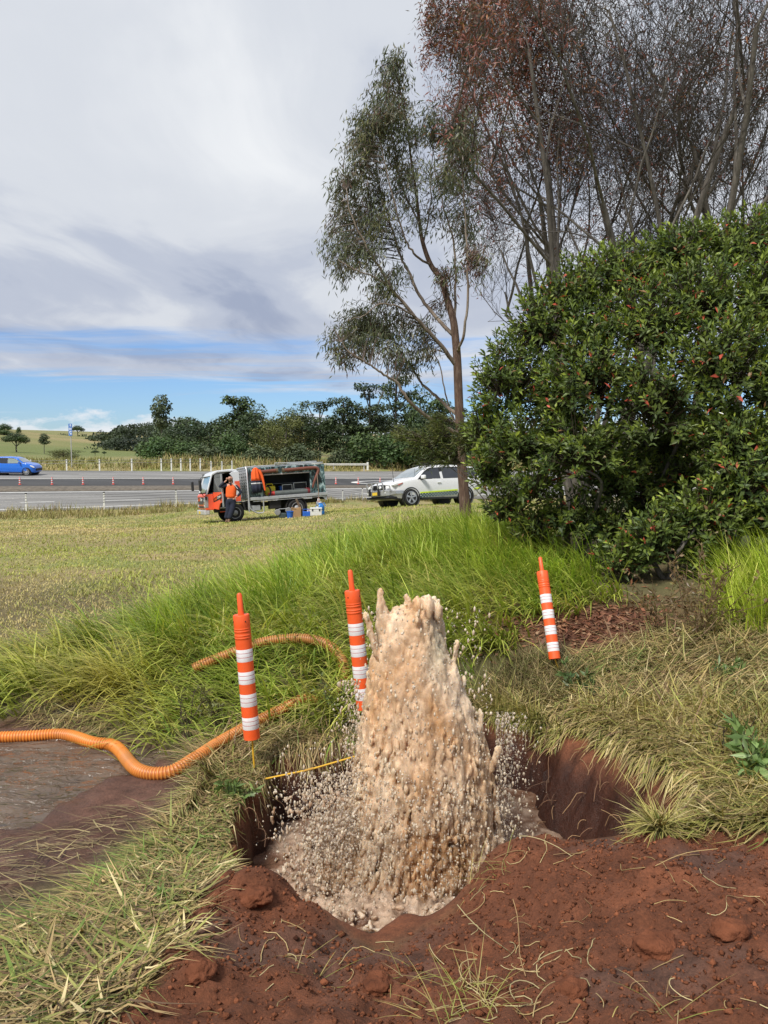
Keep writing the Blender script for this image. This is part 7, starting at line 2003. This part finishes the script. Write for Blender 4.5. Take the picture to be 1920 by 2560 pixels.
# two planks leaning at the rear wheel and a shovel against the tray
e = on_ground('plank', 757, BD + .25, 'short timber plank leaning on the rear truck wheel', 'plank')
MB().box((-.12, .2, .35), (.09, .03, .85), rot=(R(20), R(-22), 0)).build('board', mat('weathered_timber', (.20, .15, .11), .8, var=.3, nscale=12), e, bevel=.004)
MB().box((-.12, .185, .35), (.092, .004, .03), rot=(R(20), R(-22), 0)).build('band', M_CHAS, e)
e = on_ground('shovel', 797, BD + .35, 'long handled shovel leaning on the truck tail', 'shovel')
MB().tube([(.02, 0, .22), (-.03, .25, .95), (-.10, .50, 1.65)], .017, 8).build('handle', mat('weathered_timber', (.2, .15, .11)), e, True)
MB().add([(-.09, -.02, .24), (.11, -.02, .24), (.12, -.06, .05), (.02, -.08, -.02), (-.10, -.06, .05), (-.09, -.04, .24), (.11, -.04, .24), (.12, -.08, .05), (.02, -.1, -.02), (-.10, -.08, .05)],
         [(0, 1, 2, 3, 4), (9, 8, 7, 6, 5), (0, 5, 6, 1), (1, 6, 7, 2), (2, 7, 8, 3), (3, 8, 9, 4), (4, 9, 5, 0)]).build('blade', M_CHAS, e)

# ================================================================== the worker
def skin(name, chains, radii_default, m, parent, sub=2, root_i=0):
    """chains: lists of (x, y, z, r) or (x, y, z, rx, ry); a first item that is an int joins that vertex"""
    V = []; E = []; Rr = []
    for ch in chains:
        prev = None
        for it in ch:
            if isinstance(it, int): prev = it; continue
            V.append(it[:3]); Rr.append((it[3], it[4] if len(it) > 4 else it[3])); i = len(V) - 1
            if prev is not None: E.append((prev, i))
            prev = i
    me = bpy.data.meshes.new(name); me.from_pydata(V, E, [])
    o = link(name, me, m, parent)
    bm = bmesh.new(); bm.from_mesh(me); lay = bm.verts.layers.skin.verify()
    for v, rr in zip(bm.verts, Rr): v[lay].radius = rr; v[lay].use_root = (v.index == root_i)
    bm.to_mesh(me); bm.free()
    sm_ = o.modifiers.new('skin', 'SKIN'); sm_.use_smooth_shade = True
    ss = o.modifiers.new('sub', 'SUBSURF'); ss.levels = sub; ss.render_levels = sub
    return o
M_SKIN = mat('skin', (.52, .27, .19), .5, var=.1, nscale=20)
d = 30.3; wx = P(571, 1300, d)[0]
wk = empty('person', (wx, d, float(HZ(wx, d))))
# pelvis, spine, neck, head; limbs (x right in the picture, y away from the camera)
bodyc = [[(.10, 0, .95, .14, .10), (.12, 0, 1.12, .13, .10), (.13, .0, 1.30, .15, .105), (.13, .0, 1.46, .15, .09), (.12, 0, 1.55, .075, .07), (.11, -.01, 1.61, .06, .06), (.105, -.03, 1.68, .075, .085), (.10, -.03, 1.76, .088, .10), (.10, -.02, 1.83, .07, .08)],
         [3, (-.03, .0, 1.49, .065), (-.12, -.02, 1.47, .055), (-.33, -.06, 1.42, .043), (-.16, -.10, 1.56, .034), (-.05, -.10, 1.66, .026), (-.02, -.10, 1.70, .03, .02)],
         [3, (.29, .0, 1.49, .065), (.36, -.01, 1.42, .055), (.50, .0, 1.22, .044), (.42, -.08, 1.08, .034), (.33, -.13, 1.02, .03), (.29, -.14, .98, .035, .022)],
         [0, (.03, 0, .90, .09), (.03, -.02, .50, .062), (-.05, 0, .12, .045), (-.06, -.02, .06, .045), (-.07, -.14, .03, .035)],
         [0, (.18, 0, .90, .09), (.15, -.08, .52, .062), (.05, -.10, .12, .045), (.03, -.12, .06, .045), (.06, -.26, .03, .035)]]
body = skin('body', bodyc, .05, M_SKIN, wk, 2)
fing = []
for k, (a, l) in enumerate([(-.5, .06), (-.2, .075), (.08, .08), (.35, .072), (.95, .05)]):
    dx, dz = math.sin(a), math.cos(a)
    fing.append([(-.02 + dx * .01, -.105, 1.71 + dz * .005, .011), (-.02 + dx * l * .6, -.115, 1.71 + dz * l * .6, .0095), (-.02 + dx * l * .75 + .015, -.10, 1.71 + dz * l, .008)])
for k, (a, l) in enumerate([(-2.6, .06), (-2.3, .075), (-2.0, .08), (-1.7, .072), (-3.3, .05)]):
    dx, dz = math.sin(a), math.cos(a)
    fing.append([(.28, -.145, .975, .011), (.28 + dx * l * .6, -.155, .975 + dz * l * .6, .0095), (.28 + dx * l, -.145, .975 + dz * l, .008)])
for f_ in fing: skin('finger', [f_], .01, M_SKIN, body, 1)
shirt = [[(.11, 0, .95, .165), (.12, 0, 1.12, .155), (.13, 0, 1.30, .165), (.13, 0, 1.44, .15), (.125, 0, 1.55, .075)]]
o = skin('shirt', shirt, .1, M_HIVIS, wk, 2); o.scale = (1.42, 1, 1); o.location = (.125 * (1 - 1.42), 0, 0)
skin('sleeve', [[(.02, 0, 1.47, .085), (-.10, -.02, 1.465, .078), (-.34, -.06, 1.42, .062), (-.20, -.09, 1.53, .05), (-.10, -.10, 1.62, .042)]], .1, M_NAVY, wk, 2)
skin('sleeve', [[(.25, 0, 1.48, .085), (.36, -.01, 1.41, .078), (.51, .0, 1.21, .062), (.43, -.075, 1.09, .048), (.37, -.11, 1.045, .042)]], .1, M_NAVY, wk, 2)
MB().tube([(.20, -.10, 1.555), (.31, -.095, 1.46), (.40, -.075, 1.34)], .012, 6).build('shoulder_piping', M_TXW, wk, True)
MB().prism([(.06, 1.58), (.18, 1.58), (.13, 1.46)], -.145, -.09).build('collar', M_NAVY, wk, bevel=.01)
o = skin('trousers', [[(.105, 0, .99, .14), (.105, 0, .88, .14)], [1, (.03, -.01, .80, .105), (.03, -.02, .50, .092), (-.04, -.01, .14, .085)], [1, (.17, -.02, .80, .105), (.15, -.08, .52, .092), (.05, -.10, .14, .085)]], .1, M_NAVY, wk, 2); o.scale = (1.3, 1, 1); o.location = (.08 * (1 - 1.3), 0, 0)
M_BOOT = mat('brown_boot', (.16, .095, .055), .7, var=.2)
skin('boot', [[(-.055, 0, .16, .058), (-.06, -.01, .06, .055), (-.07, -.12, .045, .048), (-.075, -.17, .04, .038)]], .05, M_BOOT, wk, 2)
skin('boot', [[(.045, -.10, .16, .058), (.035, -.12, .06, .055), (.06, -.22, .045, .048), (.07, -.27, .04, .038)]], .05, M_BOOT, wk, 2)
MB().ball((.108, -.065, 1.70), (.075, .075, .075), 14, 10).build('beard', mat('ginger_beard', (.20, .09, .05), .9, var=.3, nscale=40, bump=.6, bscale=80), wk, True)
MB().prism([(.095, 1.79), (.125, 1.79), (.128, 1.735), (.092, 1.735)], -.15, -.11).build('nose', M_SKIN, wk, True, bevel=.01)
MB().box((.108, -.140, 1.705), (.05, .012, .010)).build('mouth', mat('lips', (.35, .13, .10), .5), wk, bevel=.003)
for s in (-1, 1):
    MB().ball((.105 + s * .035, -.118, 1.785), (.014, .010, .008), 8, 6).build('eye', mat('eye_dark', (.05, .035, .03), .3), wk, True)
    MB().ball((.102 + s * .090, -.015, 1.755), (.014, .024, .034), 8, 6).build('ear', M_SKIN, wk, True)
tag(wk, 'bald bearded person in orange shirt and navy trousers, by the open truck door', 'person')
# ================================================================== clods, roots, straws, weeds
r = np.random.default_rng(301)
q = np.column_stack([r.uniform(-1.2, 2.6, 26000), 1.5 + 2.4 * r.random(26000) ** .8])
q = q[(SPOIL(q[:, 0], q[:, 1]) > .55) & (DIG(q[:, 0], q[:, 1]) < .6)][:13000]; n = len(q)
rad = .0028 + .0085 * r.random(n) ** 3 + .009 * (r.random(n) < .02)
I2, T2 = OV, OT
V = I2[None] * (1 + .32 * r.standard_normal((n, len(I2), 1))) * rad[:, None, None] * np.array([1.1, 1.1, .8]); V = V + with_z(q, 0)[:, None] + np.array([0, 0, 1])[None, None] * (rad * .3)[:, None, None]
T = (T2[None] + (np.arange(n) * len(I2))[:, None, None]).reshape(-1, 3)
cc = np.repeat(np.array((.155, .055, .026)) * (1 + .28 * r.standard_normal((n, 1))), len(I2), 0)
M_CLOD = attrmat('soil_clod', .95, var=.35, nscale=14, spec=.2, bump=.9, bscale=90)
tag(link('soil_crumbs', np_mesh('soil_crumbs', V.reshape(-1, 3), T, np.clip(cc, .01, 1), False), M_CLOD), 'loose crumbs of red soil over the spoil heap', 'soil', kind='stuff')
bm = bmesh.new(); bmesh.ops.create_icosphere(bm, subdivisions=4, radius=1); CV = np.array([v.co[:] for v in bm.verts]); bm.verts.ensure_lookup_table(); CT = np.array([[v.index for v in f_.verts] for f_ in bm.faces]); bm.free()
for k, (px, py, rd, lbl) in enumerate([(1640, 2378, .062, 'biggest lump of red soil at the right of the spoil heap'), (500, 2432, .042, 'lump of red soil at the edge of the trampled grass'), (1825, 2335, .05, 'flat red soil lump near the right edge'), (1430, 2480, .042, 'red soil lump below the middle of the spoil heap'),
                                       (1262, 2318, .03, 'small red soil lump beside the splash'), (640, 2250, .06, 'soil lump on the heap left of the splash'), (945, 2470, .045, 'soil lump in front of the splash')]):
    g = G(px, py, 1.5); v = CV.copy(); nn_ = fbm(v[:, 0] * 1.6 + k * 7, v[:, 1] * 1.6, v[:, 2] * 1.6, seed=310 + k, oct=4, gain=.6); v = v * (1 + .5 * nn_[:, None]) * rd * np.array([1.25, 1.05, .7])
    o = link('soil_lump', np_mesh('soil_lump', v, CT, np.tile((.155, .054, .026), (len(v), 1)), True), M_CLOD); o.location = (g[0], g[1], g[2] + rd * .22); o.rotation_euler[2] = k * 1.3
    tag(o, lbl, 'soil lump', 'lumps of red soil')
def strands(px0, px1, py0, py1, n, Lr, rad, table, seed, curl=.5, up=.1, keep=None, segs=8):
    """thin curved stems lying on the ground"""
    r = np.random.default_rng(seed); A, B, C_ = [], [], []
    for i in range(n):
        g = G(r.uniform(px0, px1), r.uniform(py0, py1), 1.5)
        if keep is not None and not keep(g): continue
        az = r.uniform(0, 6.283); L = r.uniform(*Lr); p = np.array([g[0], g[1], g[2] + .006]); c_ = np.array(table[r.integers(len(table))]) * (1 + .15 * r.standard_normal()); el_ = up * r.standard_normal(); cu = curl * r.standard_normal()
        for k in range(segs):
            st = np.array([math.cos(az), math.sin(az), math.sin(el_)]) * L / segs; p2 = p + st; p2[2] = max(p2[2], float(HZ(p2[0], p2[1])) + .004)
            A.append(p); B.append(p2); C_.append(c_); p = p2; az += cu * .45 + .10 * r.standard_normal(); el_ -= .06
    n_ = len(A); return segset(np.array(A), np.array(B), np.full(n_, rad), np.full(n_, rad * .8), np.clip(np.array(C_), .01, 1), 4)
ST = [(.46, .35, .17), (.38, .27, .12), (.30, .19, .09), (.50, .42, .22)]
onsp = lambda g: SPOIL(g[0:1], g[1:2])[0] > .4
parts = [strands(450, 1900, 2150, 2550, 46, (.05, .16), .0017, ST, 401, .4, .25, onsp), strands(1150, 1500, 2380, 2560, 22, (.12, .30), .0022, ST, 402, .5, .6, onsp), strands(1050, 1350, 2100, 2260, 18, (.10, .26), .0022, ST, 403, .3, .5, onsp), strands(600, 1000, 2300, 2480, 16, (.08, .2), .0020, ST, 404, .3, .5, onsp), strands(1350, 1800, 2080, 2180, 16, (.1, .3), .002, ST, 405, .3, .3, onsp)]
for (px, py, nb, sd) in ((1180, 2470, 46, 1), (1120, 2540, 36, 2), (1640, 2530, 14, 3), (1230, 2180, 30, 4), (1000, 2440, 14, 5), (780, 2420, 10, 6)):
    g = G(px, py, 1.5); rr = np.random.default_rng(500 + sd); qq = g[:2] + .05 * rr.standard_normal((nb, 2))
    parts.append(blades(with_z(qq, 0), rr.uniform(0, 6.283, nb), rr.uniform(.08, .24, nb), np.full(nb, .0032), np.abs(1.1 + .35 * rr.standard_normal(nb)), rr.uniform(0, 1.2, nb), pick(rr, nb, [(3, (.36, .30, .10)), (2, (.26, .27, .06)), (1, (.45, .36, .18))], .15), 4))
V, T, C = join(parts)
tag(link('straw', np_mesh('straw', V, T, C), M_STRAW), 'loose straws and grass roots on the spoil heap', 'straw', kind='stuff')
# roots hanging from the rim of the pit
A, B, C_ = [], [], []
rim = np.array([(-.55, 5.48), (-.2, 5.66), (.2, 5.88), (.5, 6.0), (.75, 6.1), (.95, 6.08), (1.12, 5.8), (1.22, 5.4), (1.30, 5.0), (1.33, 4.6), (-.82, 4.9), (-.84, 4.5), (-.8, 4.2)])
for i in range(150):
    a_, b_ = rim[r.integers(0, 10 if r.random() < .8 else 13)], None
    p = np.array([a_[0] + .16 * r.standard_normal(), a_[1] + .10 * r.standard_normal(), 0.]); p[2] = float(HZ(p[0], p[1])) + .02
    if SDP(p[0:1], p[1:2])[0] > .08: continue
    v_ = np.array([(.1 - p[0]) * .5 + .3 * r.standard_normal(), (4.8 - p[1]) * .6, .2]); v_ = v_ / np.linalg.norm(v_); L = r.uniform(.06, .30); c_ = np.array([(.22, .12, .07), (.34, .21, .11), (.14, .08, .05)][r.integers(3)])
    for k in range(6):
        p2 = p + v_ * L / 6; A.append(p); B.append(p2); C_.append(c_); p = p2; v_ = unit(v_ + np.array([0, 0, -.45]) + .22 * r.standard_normal(3))
V, T, C = segset(np.array(A), np.array(B), np.full(len(A), .0028), np.full(len(A), .0022), np.array(C_), 4)
tag(link('hanging_roots', np_mesh('hanging_roots', V, T, C), M_TWIG), 'thin roots hanging from the pit rim', 'roots', kind='stuff')
# weeds
def weed(name, px, py, h, nst, seed, label, tw, leafc=None, spread=.5, lo=3, nl=26, lw=(.02, .045)):
    r = np.random.default_rng(seed); g = G(px, py, lo); root = empty(name, g); A, B, C_, lp, ld, lc = [], [], [], [], [], []
    for s in range(nst):
        az = r.uniform(0, 6.283); th = spread * r.random(); d_ = np.array([math.sin(th) * math.cos(az), math.sin(th) * math.sin(az), math.cos(th)]); p = np.array([.03 * r.standard_normal(), .03 * r.standard_normal(), -.02]); L = h * r.uniform(.5, 1)
        for k in range(7):
            d_ = unit(d_ + .14 * r.standard_normal(3)); p2 = p + d_ * L / 7; A.append(p); B.append(p2); C_.append(tw)
            if k > 1 and r.random() < .75:
                e = unit(d_ + .9 * r.standard_normal(3)); p3 = p2 + e * L * r.uniform(.08, .25); A.append(p2); B.append(p3); C_.append(tw)
                if leafc is not None:
                    for _ in range(nl // 7): lp.append(p2 + (p3 - p2) * r.random()); ld.append(r.standard_normal(3) + e); lc.append(np.array(leafc[r.integers(len(leafc))]) * (1 + .2 * r.standard_normal()))
            p = p2
    V, T, C = segset(np.array(A), np.array(B), np.full(len(A), .0028), np.full(len(A), .0022), np.array(C_), 4); link('twigs', np_mesh('twigs', V, T, C), M_TWIG, root)['kind'] = 'stuff'
    if lp:
        n_ = len(lp); V, T, C = leafset(np.array(lp), np.array(ld), r.standard_normal((n_, 3)), r.uniform(*lw, n_) * 1.6, r.uniform(*lw, n_) * .6, np.clip(np.array(lc), .01, 1), .15); link('foliage', np_mesh('foliage', V, T, C), M_GUM, root)
    tag(root, label, 'weed', 'weeds around the pit')
DB = (.055, .038, .028)
weed('dry_weed', 470, 1850, .42, 9, 601, 'dark dead weed standing in front of the hose left of the tall bollard', DB, None, .6)
weed('dry_weed', 540, 1830, .45, 7, 602, 'dark thin weed just left of the tall bollard', DB, [(.16, .17, .06)], .5)
weed('dry_weed', 845, 1800, .42, 6, 603, 'black stemmed weed beside the half hidden bollard', (.03, .022, .018), [(.15, .2, .06)], .35)
weed('dry_weed', 1745, 1600, .95, 26, 604, 'brown dead bush on the right bank', (.16, .10, .055), [(.20, .13, .06), (.14, .10, .05), (.26, .2, .08)], .75, 4, 42)
weed('dry_weed', 1650, 1590, .6, 14, 605, 'small brown weed beside the dead bush', (.15, .10, .055), [(.18, .17, .06), (.2, .13, .06)], .7, 4, 36)
weed('green_weed', 1840, 1700, .24, 7, 606, 'leafy dark green weed near the right edge', (.08, .09, .04), [(.12, .18, .06), (.15, .22, .07)], .8, 4, 40, (.03, .06))
weed('green_weed', 1890, 1960, .34, 9, 607, 'broad leaved green weed at the right edge above the heap', (.08, .09, .04), [(.13, .21, .06), (.17, .25, .08)], .8, 3, 40, (.04, .08))
weed('green_weed', 1460, 1740, .28, 9, 608, 'low green weed below the leaning bollard', (.08, .09, .04), [(.07, .13, .045), (.10, .15, .05)], .9, 4, 60, (.03, .06))
weed('green_weed', 430, 2270, .13, 5, 609, 'small green weed in the trampled grass', (.1, .12, .04), [(.16, .25, .07), (.2, .28, .08)], .9, 2, 30, (.02, .04))
weed('green_weed', 590, 2000, .2, 5, 610, 'drooping green weed on the left rim of the pit', (.08, .1, .04), [(.13, .2, .06), (.16, .22, .07)], 1.0, 3, 30, (.03, .06))
weed('dry_weed', 1820, 1930, .5, 4, 611, 'blackened bent stem above the pit at right', (.03, .024, .02), None, .5, 3)
# dark branch lying in the clippings
a_, b_ = G(375, 2400, 1.5), G(290, 2490, 1.5); e = empty('fallen_branch', a_); dv = b_ - a_
MB().tube(spline([(0.03, 0.05, .05), dv * .35 + np.array([0, 0, .04]), dv * .7 + np.array([0, 0, .03]), dv + np.array([0, 0, .01])], 5), list(np.linspace(.006, .010, 16)), 7).build('stick', M_BARK, e, True, auto=0)
MB().tube([dv * .4 + np.array([0, 0, .04]), dv * .5 + np.array([.05, .03, .08])], [.007, .004], 6).build('side_twig', M_GREYB, e, True)
tag(e, 'dark broken branch lying in the trampled grass', 'branch')
